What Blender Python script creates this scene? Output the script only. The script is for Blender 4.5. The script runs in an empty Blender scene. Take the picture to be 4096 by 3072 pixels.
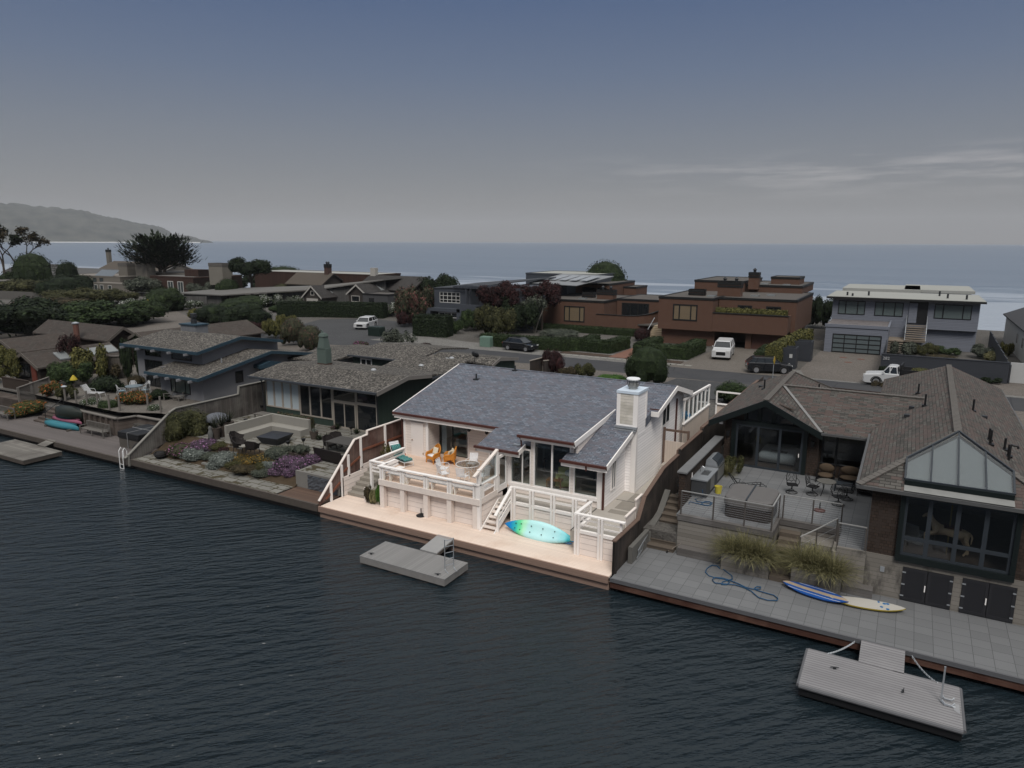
import bpy,math,random
from mathutils import Vector,Matrix
R=math.radians
rnd=random.Random(7)
SC=bpy.context.scene
COL=SC.collection
# ------------------------------------------------------------------ camera
F_PX,CX,CY=2843.0,2048.0,1536.0
YAW,PITCH,ROLL,CAM_Z=R(29.2),math.atan((1536-966)/2843),math.atan(.0039),15.1
FW=Vector((-math.sin(YAW)*math.cos(PITCH),math.cos(YAW)*math.cos(PITCH),-math.sin(PITCH)))
_r0=Vector((math.cos(YAW),math.sin(YAW),0)); _u0=_r0.cross(FW)
RT=_r0*math.cos(ROLL)+_u0*math.sin(ROLL); UP=_u0*math.cos(ROLL)-_r0*math.sin(ROLL)
cam=bpy.data.cameras.new('camera'); cam.sensor_width=36; cam.lens=F_PX/4096*36
cam.clip_start=.1; cam.clip_end=40000
co=bpy.data.objects.new('camera',cam); COL.objects.link(co)
co.matrix_world=Matrix(((RT.x,UP.x,-FW.x,0),(RT.y,UP.y,-FW.y,0),(RT.z,UP.z,-FW.z,CAM_Z),(0,0,0,1)))
SC.camera=co
# ------------------------------------------------------------------ world: overcast sky, darker blue band over the sea, bright cloud overhead
SUN_EL,SUN_AZ=R(52),R(150)
w=bpy.data.worlds.new('World'); SC.world=w; w.use_nodes=True
nt=w.node_tree; nt.nodes.clear()
def wn(t,**k):
 n=nt.nodes.new(t)
 for a,b in k.items():setattr(n,a,b)
 return n
sky=wn('ShaderNodeTexSky',sky_type='NISHITA',sun_disc=False,sun_elevation=SUN_EL,sun_rotation=SUN_AZ)
tc=wn('ShaderNodeTexCoord'); sep=wn('ShaderNodeSeparateXYZ'); nt.links.new(tc.outputs['Generated'],sep.inputs[0])
ramp=wn('ShaderNodeValToRGB'); cr=ramp.color_ramp
SKYC=[(p_,tuple(.92*q_ for q_ in c_)) if p_<.35 else (p_,c_) for p_,c_ in [(0.0,(.150,.143,.142)),(.055,(.148,.148,.154)),(.13,(.118,.132,.160)),(.21,(.078,.106,.166)),(.30,(.046,.078,.155)),(.42,(.10,.12,.15)),(.60,(.42,.44,.46)),(1.0,(.84,.84,.83))]]
while len(cr.elements)<len(SKYC):cr.elements.new(.5)
for e,(p,c) in zip(cr.elements,SKYC):e.position=p; e.color=(*c,1)
nt.links.new(sep.outputs['Z'],ramp.inputs[0])
mp=wn('ShaderNodeMapping'); mp.inputs['Scale'].default_value=(2.0,2.0,22); mp.inputs['Rotation'].default_value=(R(1.6),R(1.2),0)
nt.links.new(tc.outputs['Generated'],mp.inputs[0])
nz=wn('ShaderNodeTexNoise'); nz.inputs['Scale'].default_value=3.2; nz.inputs['Detail'].default_value=9; nz.inputs['Roughness'].default_value=.62
nt.links.new(mp.outputs[0],nz.inputs[0])
cr2=wn('ShaderNodeValToRGB'); cr2.color_ramp.elements[0].position=.47; cr2.color_ramp.elements[1].position=.72
nt.links.new(nz.outputs[0],cr2.inputs[0])
band=wn('ShaderNodeValToRGB'); b=band.color_ramp
for e in ((.085,1),(.118,0)):b.elements.new(e[0]).color=(e[1],)*3+(1,)
b.elements[0].position=.05; b.elements[0].color=(0,0,0,1); b.elements[-1].position=.2; b.elements[-1].color=(0,0,0,1)
nt.links.new(sep.outputs['Z'],band.inputs[0])
side=wn('ShaderNodeMapRange'); side.inputs[1].default_value=-.50; side.inputs[2].default_value=-.12
nt.links.new(sep.outputs['X'],side.inputs[0])
def wm(op,a,c):
 n=wn('ShaderNodeMath',operation=op)
 for i,v in enumerate((a,c)):
  if isinstance(v,(int,float)):n.inputs[i].default_value=v
  else:nt.links.new(v,n.inputs[i])
 return n.outputs[0]
cl=wm('MULTIPLY',wm('MULTIPLY',cr2.outputs[0],band.outputs[0]),wm('MULTIPLY',side.outputs[0],.75))
mix=wn('ShaderNodeMixRGB'); mix.inputs[2].default_value=(.36,.34,.34,1)
nt.links.new(cl,mix.inputs[0]); nt.links.new(ramp.outputs[0],mix.inputs[1])
bg1=wn('ShaderNodeBackground'); bg1.inputs[1].default_value=.05; nt.links.new(sky.outputs[0],bg1.inputs[0])
bg2=wn('ShaderNodeBackground'); bg2.inputs[1].default_value=1.0; nt.links.new(mix.outputs[0],bg2.inputs[0])
ms=wn('ShaderNodeMixShader'); ms.inputs[0].default_value=.94
nt.links.new(bg1.outputs[0],ms.inputs[1]); nt.links.new(bg2.outputs[0],ms.inputs[2])
wo=wn('ShaderNodeOutputWorld'); nt.links.new(ms.outputs[0],wo.inputs[0])
sun=bpy.data.lights.new('sun','SUN'); sun.energy=1.5; sun.angle=R(22); sun.color=(1,.965,.92)
so=bpy.data.objects.new('sun',sun); COL.objects.link(so)
sd=Vector((math.sin(SUN_AZ)*math.cos(SUN_EL),math.cos(SUN_AZ)*math.cos(SUN_EL),math.sin(SUN_EL)))
so.rotation_euler=sd.to_track_quat('Z','Y').to_euler()
SC.view_settings.view_transform='Standard'; SC.view_settings.look='None'
SC.view_settings.gamma=1; SC.view_settings.exposure=0.6
SC.cycles.max_bounces=6; SC.cycles.transparent_max_bounces=12; SC.cycles.volume_bounces=0
# ------------------------------------------------------------------ points of the place seen in the photo
KEY=dict(A=(1400,1400),B=(2000,1400),C=(1200,1700),D=(1900,1700),E=(2600,1400),G=(3296,1400),H=(2600,1800),I=(3296,1900),J=(0,800),K=(700,900),L=(1400,950),M=(0,1250),N=(700,1300),O=(2000,1000),Q=(2650,1000),R=(3296,1050))
K2=dict(T=(1900,1900),U=(2250,1900),W=(1500,1750),Z=(1850,1700))
def ray(k,x,y):
 if k in KEY:X,Y=KEY[k][0]+x/2.765,KEY[k][1]+y/2.765
 elif k in K2:X,Y=K2[k][0]+x/5.53,K2[k][1]+y/5.53
 elif k=='S':X,Y=3096+x/2.212,2400+y/2.212
 else:X,Y=x,y
 return FW*F_PX+RT*(X-CX)-UP*(Y-CY)
def at(k,x,y,z=1.9):
 d=ray(k,x,y); return Vector((0,0,CAM_Z))+d*((z-CAM_Z)/d.z)
def onY(k,x,y,Y):
 d=ray(k,x,y); return Vector((0,0,CAM_Z))+d*(Y/d.y)
# ------------------------------------------------------------------ objects
WM={}
SPLIT={'trim','gutter','handle','corner_board','guard_wire','rail','handrail','post','worn_slab','joint','grip','side_beam','fascia','cross_bar','bench_slat','vent_pipe','beam','hinge','parapet_cap','skylight','knob','wall_light','mirror','beam_end','down_pipe','louvre','solar_panel','rung','slat','flashing','bollard_cap','plant_tuft','steel_door','valley_flashing','coping','lower_wall','barge_board','garage_wall','armrest'}
def tag(o,label=None,cat=None,group=None,kind=None):
 if label:o['label']=label
 if cat:o['category']=cat
 if group:o['group']=group
 if kind:o['kind']=kind
 return o
def thing(name,label,cat,loc=(0,0,0),rz=0,group=None,scale=None):
 o=bpy.data.objects.new(name,None); COL.objects.link(o); o.empty_display_size=.3
 o.location=loc; o.rotation_euler=(0,0,rz)
 if scale:o.scale=scale
 WM[o.name]=Matrix.Translation(loc)@Matrix.Rotation(rz,4,'Z')
 return tag(o,label,cat,group)
class MB:
 def __init__(s):s.v=[]; s.f=[]; s.mi=[]; s.m=0
 def add(s,vs,fs):
  n=len(s.v); s.v+=[tuple(p) for p in vs]
  for f in fs:s.f.append([n+i for i in f]); s.mi.append(s.m)
  return s
 def box(s,x0,x1,y0,y1,z0,z1):
  if x0>x1:x0,x1=x1,x0
  if y0>y1:y0,y1=y1,y0
  if z0>z1:z0,z1=z1,z0
  return s.add([(x0,y0,z0),(x1,y0,z0),(x1,y1,z0),(x0,y1,z0),(x0,y0,z1),(x1,y0,z1),(x1,y1,z1),(x0,y1,z1)],[(3,2,1,0),(4,5,6,7),(0,1,5,4),(1,2,6,5),(2,3,7,6),(3,0,4,7)])
 def ex(s,pts,vec):
  n=len(pts); v=Vector(vec); a=[Vector(p) for p in pts]
  nrm=Vector((0,0,0))
  for i in range(n):
   p,q=a[i],a[(i+1)%n]; nrm+=p.cross(q)
  if nrm.dot(v)>0:a.reverse()
  return s.add(a+[p+v for p in a],[list(range(n)),list(range(2*n-1,n-1,-1))]+[(i+n,(i+1)%n+n,(i+1)%n,i) for i in range(n)])
 def prism(s,pts,z0,z1):return s.ex([(x,y,z0) for x,y in pts],(0,0,z1-z0))
 def bar(s,p,q,w_,h,up=(0,0,1)):
  p,q=Vector(p),Vector(q); d=(q-p).normalized(); u=Vector(up)
  if abs(d.dot(u))>.98:u=Vector((0,1,0))
  r=d.cross(u).normalized(); u=r.cross(d)
  r*=w_/2; u*=h/2
  return s.add([p-r-u,p+r-u,p+r+u,p-r+u,q-r-u,q+r-u,q+r+u,q-r+u],[(0,1,2,3),(7,6,5,4),(4,5,1,0),(5,6,2,1),(6,7,3,2),(7,4,0,3)])
 def tube(s,pts,r,n=6,cap=True):
  P=[Vector(p) for p in pts]; rings=[]; rr=r if isinstance(r,(list,tuple)) else [r]*len(P)
  t0=(P[1]-P[0]).normalized(); u=t0.orthogonal().normalized()
  base=len(s.v)
  for i,p in enumerate(P):
   t=(P[min(i+1,len(P)-1)]-P[max(i-1,0)])
   t=t.normalized() if t.length>1e-9 else t0
   u=(u-t*u.dot(t)); u=u.normalized() if u.length>1e-6 else t.orthogonal().normalized()
   b_=t.cross(u)
   s.v+=[tuple(p+(u*math.cos(a)+b_*math.sin(a))*rr[i]) for a in (2*math.pi*k/n for k in range(n))]
  for i in range(len(P)-1):
   for k in range(n):
    a=base+i*n+k; b_=base+i*n+(k+1)%n
    s.f.append([a,b_,b_+n,a+n]); s.mi.append(s.m)
  if cap:
   s.f.append([base+k for k in range(n-1,-1,-1)]); s.mi.append(s.m)
   e=base+(len(P)-1)*n; s.f.append([e+k for k in range(n)]); s.mi.append(s.m)
  return s
 def lathe(s,c,prof,n=16):
  c=Vector(c); base=len(s.v)
  for r,z in prof:s.v+=[(c.x+r*math.cos(2*math.pi*k/n),c.y+r*math.sin(2*math.pi*k/n),c.z+z) for k in range(n)]
  for i in range(len(prof)-1):
   for k in range(n):
    a=base+i*n+k; b_=base+i*n+(k+1)%n
    s.f.append([a,b_,b_+n,a+n]); s.mi.append(s.m)
  s.f.append([base+k for k in range(n-1,-1,-1)]); s.mi.append(s.m)
  e=base+(len(prof)-1)*n; s.f.append([e+k for k in range(n)]); s.mi.append(s.m)
  return s
 def cyl(s,x,y,z0,z1,r,n=12,r2=None):return s.lathe((x,y,0),[(r,z0),(r if r2 is None else r2,z1)],n)
 def ell(s,c,rx,ry,rz,n=10,m=6,lo=-1.0):
  a0=math.asin(max(-1,lo)); pr=[(math.cos(a0+(math.pi/2-a0)*i/m),math.sin(a0+(math.pi/2-a0)*i/m)) for i in range(m+1)]
  base=len(s.v)
  for r,z in pr:s.v+=[(c[0]+rx*max(r,.01)*math.cos(2*math.pi*k/n),c[1]+ry*max(r,.01)*math.sin(2*math.pi*k/n),c[2]+rz*z) for k in range(n)]
  for i in range(m):
   for k in range(n):
    a=base+i*n+k; b_=base+i*n+(k+1)%n
    s.f.append([a,b_,b_+n,a+n]); s.mi.append(s.m)
  return s
 def loft(s,secs,cap=True):
  n=len(secs[0]); base=len(s.v)
  for q in secs:s.v+=[tuple(p) for p in q]
  for i in range(len(secs)-1):
   for k in range(n):
    a=base+i*n+k; b_=base+i*n+(k+1)%n
    s.f.append([a,b_,b_+n,a+n]); s.mi.append(s.m)
  if cap:
   s.f.append([base+k for k in range(n-1,-1,-1)]); s.mi.append(s.m)
   e=base+(len(secs)-1)*n; s.f.append([e+k for k in range(n)]); s.mi.append(s.m)
  return s
 def islands(s):
  par=list(range(len(s.v)))
  def fd(a):
   while par[a]!=a:par[a]=par[par[a]]; a=par[a]
   return a
  for f in s.f:
   r_=fd(f[0])
   for i in f[1:]:par[fd(i)]=r_
  out={}
  for f,m_ in zip(s.f,s.mi):
   q=out.setdefault(fd(f[0]),MB()); q.f.append(f); q.mi.append(m_)
  res=[]
  for q in out.values():
   ids=sorted({i for f in q.f for i in f}); mp_={i:k for k,i in enumerate(ids)}
   q.v=[s.v[i] for i in ids]; q.f=[[mp_[i] for i in f] for f in q.f]; res.append(q)
  return res
 def build(s,name,mats,parent=None,local=False,smooth=False,label=None):
  if name in SPLIT and parent is not None:
   k=s.islands()
   if len(k)>1:return [q._build(name,mats,parent,local,smooth,label) for q in k][0]
  return s._build(name,mats,parent,local,smooth,label)
 def _build(s,name,mats,parent=None,local=False,smooth=False,label=None):
  me=bpy.data.meshes.new(name); vs=s.v
  if parent is not None and not local:
   inv=WM[parent.name].inverted(); vs=[tuple(inv@Vector(p)) for p in s.v]
  me.from_pydata(vs,[],s.f)
  for m_ in (mats if isinstance(mats,(list,tuple)) else [mats]):me.materials.append(m_)
  me.polygons.foreach_set('material_index',s.mi)
  if smooth:me.polygons.foreach_set('use_smooth',[True]*len(s.f))
  me.update()
  o=bpy.data.objects.new(name,me); COL.objects.link(o)
  if parent is not None:
   o.parent=parent; WM[o.name]=WM[parent.name]
  else:WM[o.name]=Matrix()
  if label:o['label']=label
  return o
KIDS={}
def dup(root,loc,rz=0,label=None,group=None,scale=None):
 r=root.copy(); COL.objects.link(r); r.location=loc; r.rotation_euler=(0,0,rz)
 if scale:r.scale=scale
 if label:r['label']=label
 if group:r['group']=group
 WM[r.name]=Matrix.Translation(loc)@Matrix.Rotation(rz,4,'Z')
 for ch in list(root.children):
  c=ch.copy(); COL.objects.link(c); c.parent=r; WM[c.name]=WM[r.name]
  for g_ in list(ch.children):
   d=g_.copy(); COL.objects.link(d); d.parent=c; WM[d.name]=WM[r.name]
 return r
# ------------------------------------------------------------------ materials
class NT:
 def __init__(s,name):
  s.m=bpy.data.materials.new(name); s.m.use_nodes=True; s.t=s.m.node_tree
  s.p=s.t.nodes['Principled BSDF']; s.o=s.t.nodes['Material Output']
  s.tc=None
 def n(s,t,ins=None,**k):
  q=s.t.nodes.new(t)
  for a,b_ in k.items():setattr(q,a,b_)
  for a,b_ in (ins or {}).items():s.set(q.inputs[a],b_)
  return q
 def set(s,sock,v):
  if hasattr(v,'is_output'):s.t.links.new(v,sock)
  elif isinstance(v,tuple) and len(v)==3 and sock.type=='RGBA':sock.default_value=(*v,1)
  else:sock.default_value=v
 def math(s,op,a,b_=None,c=None):
  q=s.t.nodes.new('ShaderNodeMath'); q.operation=op
  for i,v in enumerate((a,b_,c)):
   if v is not None:s.set(q.inputs[i],v)
  return q.outputs[0]
 def coord(s):
  if not s.tc:s.tc=s.n('ShaderNodeTexCoord')
  return s.tc.outputs['Object']
 def xyz(s):
  q=s.n('ShaderNodeSeparateXYZ',{0:s.coord()}); return q.outputs
 def vec(s,x,y,z=0.0):
  return s.n('ShaderNodeCombineXYZ',{0:x,1:y,2:z}).outputs[0]
 def noise(s,scale,detail=4,vec=None,rough=.55):
  return s.n('ShaderNodeTexNoise',{'Vector':vec if vec is not None else s.coord(),'Scale':scale,'Detail':detail,'Roughness':rough}).outputs[0]
 def ramp(s,fac,stops):
  q=s.n('ShaderNodeValToRGB',{0:fac}); e=q.color_ramp.elements
  while len(e)<len(stops):e.new(.5)
  for a,(p,c) in zip(e,stops):a.position=p; a.color=(*c,1) if isinstance(c,tuple) else (c,c,c,1)
  return q.outputs[0]
 def mix(s,fac,a,b_,mode='MIX'):
  return s.n('ShaderNodeMixRGB',{0:fac,1:a,2:b_},blend_type=mode).outputs[0]
 def bump(s,h,strength=.5,dist=.05):
  s.set(s.p.inputs['Normal'],s.n('ShaderNodeBump',{'Height':h,'Strength':strength,'Distance':dist}).outputs[0])
 def out(s,col,rough=.7,metal=0.0,spec=.3):
  s.set(s.p.inputs['Base Color'],col); s.set(s.p.inputs['Roughness'],rough); s.set(s.p.inputs['Metallic'],metal)
  s.p.inputs['Specular IOR Level'].default_value=spec
  return s.m
def mul(c,k):return tuple(x*k for x in c)
MC={}
def plain(name,col=None,rough=.6,var=.16,scale=3.0,metal=0.0,spec=.3,bump=0):
 if name in MC:return MC[name]
 t=NT(name); f=t.noise(scale,5)
 c=t.mix(f,mul(col,1-var),mul(col,1+var))
 f2=t.noise(scale*.21,3); c=t.mix(t.math('MULTIPLY',f2,.35),c,mul(col,.72))
 if bump:t.bump(t.noise(scale*8,3),bump,.02)
 MC[name]=t.out(c,rough,metal,spec); return MC[name]
def planks(name,col,axis='Y',width=.14,gap=.06,var=.22,rough=.65,worn=None,gapcol=.35,grain=1.0,stain=None):
 """boards side by side along `axis` (the axis ACROSS the boards)"""
 if name in MC:return MC[name]
 t=NT(name); q=t.xyz(); a={'X':q[0],'Y':q[1],'Z':q[2]}
 ac=a[axis]
 u=t.math('DIVIDE',ac,width); fl=t.math('FLOOR',u); fr=t.math('FRACT',u)
 wn_=t.n('ShaderNodeTexWhiteNoise',{1:fl},noise_dimensions='1D').outputs[0]
 st={'X':t.vec(t.math('MULTIPLY',q[0],14.0),q[1],t.math('MULTIPLY',q[2],.9)),'Y':t.vec(t.math('MULTIPLY',q[0],.9),t.math('MULTIPLY',q[1],14.0),q[2]),'Z':t.vec(t.math('MULTIPLY',q[0],.9),t.math('MULTIPLY',q[1],.9),t.math('MULTIPLY',q[2],14.0))}[axis]
 g_=t.noise(2.0,6,st,.65)
 c=t.mix(wn_,mul(col,1-var),mul(col,1+var))
 c=t.mix(t.math('MULTIPLY',g_,.55*grain),c,mul(col,.55))
 if worn:c=t.mix(t.ramp(t.noise(.8,6),[(.45,0.0),(.7,1.0)]),c,worn)
 if stain:c=t.mix(t.ramp(t.noise(.55,6,None,.7),[(.52,0.0),(.68,.75)]),c,stain)
 edge=t.math('LESS_THAN',fr,gap)
 c=t.mix(edge,c,mul(col,gapcol))
 t.bump(t.math('SUBTRACT',1.0,edge),.6,.012)
 MC[name]=t.out(c,rough); return MC[name]
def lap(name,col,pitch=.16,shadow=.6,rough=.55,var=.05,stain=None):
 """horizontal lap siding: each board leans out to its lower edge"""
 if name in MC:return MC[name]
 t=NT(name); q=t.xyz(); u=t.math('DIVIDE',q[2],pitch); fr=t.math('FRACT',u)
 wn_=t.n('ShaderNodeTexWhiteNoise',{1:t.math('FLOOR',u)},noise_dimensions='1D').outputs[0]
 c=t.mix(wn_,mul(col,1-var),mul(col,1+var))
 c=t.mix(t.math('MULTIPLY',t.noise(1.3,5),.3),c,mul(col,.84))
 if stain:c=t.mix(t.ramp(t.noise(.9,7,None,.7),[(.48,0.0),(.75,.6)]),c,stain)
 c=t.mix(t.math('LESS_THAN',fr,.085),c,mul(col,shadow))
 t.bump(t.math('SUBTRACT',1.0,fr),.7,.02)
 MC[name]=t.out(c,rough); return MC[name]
def bricks(name,c1,c2,mortar,u='X',v='Y',w_=.3,h=.14,ms=.012,vs=1.0,bump=.5,rough=.85,extra=None,tone=.35,bd=.02,off=.5):
 """courses of shingles, bricks or slabs: u runs along the course, v across (scaled by vs for slopes)"""
 if name in MC:return MC[name]
 t=NT(name); q=t.xyz(); a={'X':q[0],'Y':q[1],'Z':q[2],'H':t.math('ADD',q[0],q[1])}
 vec=t.vec(a[u],t.math('MULTIPLY',a[v],vs))
 b_=t.n('ShaderNodeTexBrick',{'Vector':vec,'Color1':c1,'Color2':c2,'Mortar':mortar,'Scale':1.0,'Mortar Size':ms,'Mortar Smooth':.1,'Bias':0.0,'Brick Width':w_,'Row Height':h},offset=off)
 c=b_.outputs[0]
 vec2=t.n('ShaderNodeVectorMath',{0:vec,1:(1/(w_*1.0),1/h,1)},operation='MULTIPLY').outputs[0]
 sn=t.n('ShaderNodeTexWhiteNoise',{0:t.n('ShaderNodeVectorMath',{0:vec2},operation='FLOOR').outputs[0]},noise_dimensions='2D')
 if extra:c=t.mix(t.ramp(sn.outputs[0],[(.55,0.0),(.6,.8)]),c,extra)
 c=t.mix(t.math('MULTIPLY',t.noise(.35,4),tone),c,mul(c1,.6))
 c=t.mix(t.math('MULTIPLY',t.noise(24,2),.35),c,mul(c2,.5))
 fr=t.math('FRACT',t.math('DIVIDE',t.math('MULTIPLY',a[v],vs),h))
 t.bump(t.math('ADD',t.math('MULTIPLY',b_.outputs[1],-1.0),t.math('MULTIPLY',fr,-.6)),bump,bd)
 MC[name]=t.out(c,rough); return MC[name]
def speckle(name,cols,scale=14,rough=.9,bump=.6,big=.35,bigcol=None,bs=.4):
 """gravel: cells of several colours"""
 if name in MC:return MC[name]
 t=NT(name)
 v=t.n('ShaderNodeTexVoronoi',{'Vector':t.coord(),'Scale':scale})
 k=t.n('ShaderNodeSeparateColor',{0:v.outputs['Color']}).outputs[0]
 c=t.ramp(k,[(i/max(1,len(cols)-1),cc) for i,cc in enumerate(cols)])
 c=t.mix(t.math('MULTIPLY',t.ramp(t.noise(bs,6),[(.35,0.0),(.7,1.0)]),big),c,bigcol or mul(cols[0],.55))
 t.bump(v.outputs['Distance'],bump,.03)
 MC[name]=t.out(c,rough); return MC[name]
def leaf(name,dark,light,rough=.75,tip=None):
 if name in MC:return MC[name]
 t=NT(name); g_=t.n('ShaderNodeNewGeometry'); rp=g_.outputs['Random Per Island']
 st=[(0.0,dark),(.6,tuple((a+b_)/2 for a,b_ in zip(dark,light))),(1.0,light)]
 if tip:st=[(0.0,dark),(.5,light),(.72,light),(.8,tip),(1.0,mul(tip,1.3))]
 c=t.ramp(rp,st)
 c=t.mix(t.ramp(t.noise(5.5,4),[(.36,.85),(.62,0.0)]),c,mul(dark,.75))
 MC[name]=t.out(c,rough,0,.15); return MC[name]
def glass(name,tint=(.75,.8,.8),refl=1.0):
 if name in MC:return MC[name]
 t=NT(name)
 tr=t.n('ShaderNodeBsdfTransparent',{0:tint}); gl=t.n('ShaderNodeBsdfGlossy',{0:(.9,.92,.95),1:.02})
 ge=t.n('ShaderNodeNewGeometry'); dt=t.n('ShaderNodeVectorMath',{0:ge.outputs['Incoming'],1:ge.outputs['Normal']},operation='DOT_PRODUCT').outputs['Value']
 fr=t.math('ADD',.05,t.math('MULTIPLY',.95,t.math('POWER',t.math('SUBTRACT',1.0,t.math('ABSOLUTE',dt)),5.0)))
 mx=t.n('ShaderNodeMixShader',{0:t.math('MULTIPLY',fr,refl),1:tr.outputs[0],2:gl.outputs[0]})
 t.t.links.new(mx.outputs[0],t.o.inputs[0]); MC[name]=t.m; return t.m
# ------------------------------------------------------------------ the setting
def leafm(*a,**k):return leaf(*a,**k)
M_sand=speckle('gravel_ground',[(.06,.056,.052),(.09,.084,.078),(.125,.118,.108),(.075,.07,.062)],9,big=.55,bigcol=(.045,.036,.028),bs=.12)
M_pale=speckle('pale_gravel',[(.095,.092,.085),(.145,.14,.13),(.20,.192,.18),(.12,.115,.108)],10,big=.3,bigcol=(.075,.066,.056),bs=.3)
M_pink=speckle('pink_gravel',[(.078,.068,.060),(.115,.10,.088),(.155,.136,.12),(.096,.084,.073)],12,big=.3,bigcol=(.065,.055,.045),bs=.25)
M_mulch=speckle('bark_mulch',[(.035,.022,.016),(.06,.04,.028),(.085,.055,.038)],16)
M_dark=speckle('dark_gravel',[(.036,.036,.038),(.050,.050,.052),(.07,.07,.07)],10,big=.35,bigcol=(.03,.03,.03),bs=.3)
def asphalt():
 t=NT('asphalt'); c=t.mix(t.noise(60,3),(.029,.029,.032),(.048,.048,.051))
 c=t.mix(t.math('MULTIPLY',t.ramp(t.noise(.4,6),[(.4,0.0),(.7,1.0)]),.35),c,(.064,.062,.06))
 q=t.xyz(); crack=t.n('ShaderNodeTexVoronoi',{0:t.coord(),'Scale':.16},feature='DISTANCE_TO_EDGE').outputs[0]
 c=t.mix(t.math('MULTIPLY',t.math('LESS_THAN',crack,.006),.7),c,(.02,.02,.022))
 t.bump(t.noise(90,2),.3,.01); return t.out(c,.85)
M_asph=asphalt()
def land():
 xs=[-900,-700,-500,-400,-320]+list(range(-280,41,5))+[60,90,140,220]
 ys=[31.6,33,36,40,45,50,54,58,62,68,75,82,90,100,110,120,128,136,145,155,165,178,190]
 def h(x,y):
  if y<50:z=1.45
  elif y<60:z=1.45+(y-50)/10*.42
  elif y<118:z=1.87
  elif y<128:z=1.87+(y-118)/10*.4
  else:z=2.27-(y-128)/22*2.6
  return z
 mb=MB(); nx=len(xs)
 mb.add([(x,y,h(x,y)) for y in ys for x in xs],[(j*nx+i,j*nx+i+1,(j+1)*nx+i+1,(j+1)*nx+i) for j in range(len(ys)-1) for i in range(nx-1)])
 mb.add([(-900,31.6,1.45),(220,31.6,1.45),(220,31.6,-3),(-900,31.6,-3)],[(3,2,1,0)])
 tag(mb.build('ground',M_sand,smooth=False),kind='structure')
land()
def sheet(name,pts,z,mat,kind='structure'):
 mb=MB(); mb.prism(pts,z-.03,z); return tag(mb.build(name,mat),kind=kind)
def wob(x0,x1,y,n,amp,seed):
 r=random.Random(seed); return [(x0+(x1-x0)*i/n,y+r.uniform(-amp,amp)) for i in range(n+1)]
sheet('near_gravel_verge',wob(-260,60,69.2,90,.2,1)+wob(60,-260,62.5,60,.8,2),1.884,M_pink)
sheet('far_gravel_verge',wob(-100,60,79.5,60,.5,3)+wob(60,-100,74.0,60,.2,4),1.884,M_pale)
sheet('road',wob(-64,60,74.5,80,.12,5)+wob(60,-64,68.5,80,.12,6),1.892,M_asph)
sheet('road_bend',[(-64,68.5),(-64,74.5),(-62.5,80),(-66,92),(-82,96),(-88,90),(-84,80),(-90,73),(-92,66.5),(-80,66)],1.889,M_dark)
sheet('left_lane',[(-88,66.5),(-89.8,73.5),(-104,78),(-124,88),(-140,94),(-150,88),(-124,74),(-106,66)],1.886,M_pink)
sheet('asphalt_apron',wob(-19.5,-7,68.3,12,.1,7)+wob(-7,-20.5,60,12,.5,8),1.888,M_dark)
M_paver=bricks('driveway_pavers',(.125,.108,.092),(.165,.145,.125),(.06,.054,.045),'X','Y',.34,.17,.012,bump=.3)
sheet('paver_driveway',[(-22.4,74.5),(-21.3,80),(-20.7,93),(-13.6,93),(-13.2,80),(-8.6,76),(-8.4,74.5)],1.894,M_paver)
sheet('gravel_forecourt',[(-8.6,76),(-9.6,80),(-9.2,95.2),(-2,95.2),(-2.1,81.7),(9,81.9),(9.2,82.6),(16,82.6),(16,75.5),(-8.4,75.2)],1.890,M_pink)
sheet('gravel_drive',[(-67,76.8),(-66.5,84),(-66,92),(-61,95),(-60,92.5),(-60.2,82),(-57,80.5),(-46,79.0),(-46,76.5),(-60,76)],1.888,M_pale)
def lagoon():
 t=NT('lagoon_water')
 def turned(deg,sx,sy):
  a=t.n('ShaderNodeMapping',{'Vector':t.coord(),'Rotation':(0,0,R(-deg))}).outputs[0]
  return t.n('ShaderNodeMapping',{'Vector':a,'Scale':(sx,sy,1)}).outputs[0]
 mp_=turned(45,.42,1.6); mp2=turned(33,.6,1.5)
 a=t.noise(1.6,3,mp_,.5); b_=t.noise(4.2,3,mp2,.55); c_=t.noise(.16,2,mp_,.5)
 hgt=t.math('ADD',t.math('MULTIPLY',a,.75),t.math('ADD',t.math('MULTIPLY',b_,.22),t.math('MULTIPLY',c_,.7)))
 calm=t.ramp(t.noise(.035,3),[(.35,.5),(.65,1.0)])
 s_=t.n('ShaderNodeBump',{'Height':hgt,'Strength':calm,'Distance':.36}).outputs[0]
 t.set(t.p.inputs['Normal'],s_)
 t.p.inputs['IOR'].default_value=1.33
 return t.out((.010,.0165,.021),.07,0,.5)
mb=MB(); mb.add([(-900,-300,0),(220,-300,0),(220,31.7,0),(-900,31.7,0)],[(0,1,2,3)])
tag(mb.build('lagoon_water',lagoon()),kind='structure')
def sea():
 t=NT('sea_water'); q=t.xyz()
 v=t.vec(t.math('MULTIPLY',q[0],.35),q[1])
 hgt=t.math('ADD',t.noise(.30,4,v,.6),t.math('MULTIPLY',t.noise(.05,3,v),2.0))
 t.set(t.p.inputs['Normal'],t.n('ShaderNodeBump',{'Height':hgt,'Strength':.8,'Distance':.7}).outputs[0])
 c=t.mix(t.ramp(t.noise(.012,5,v),[(.35,0.0),(.7,1.0)]),(.130,.162,.206),(.158,.188,.232))
 fm=t.ramp(t.math('ADD',t.noise(.028,6,t.vec(t.math('MULTIPLY',q[0],.25),t.math('MULTIPLY',q[1],1.3)),.62),t.math('MULTIPLY',t.n('ShaderNodeMapRange',{0:q[1],1:140.0,2:375.0,3:.36,4:-.35}).outputs[0],1.0)),[(.52,0.0),(.60,1.0)])
 c=t.mix(t.math('MULTIPLY',fm,.8),c,(.34,.37,.41))
 return t.out(c,.34,0,.45)
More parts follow.
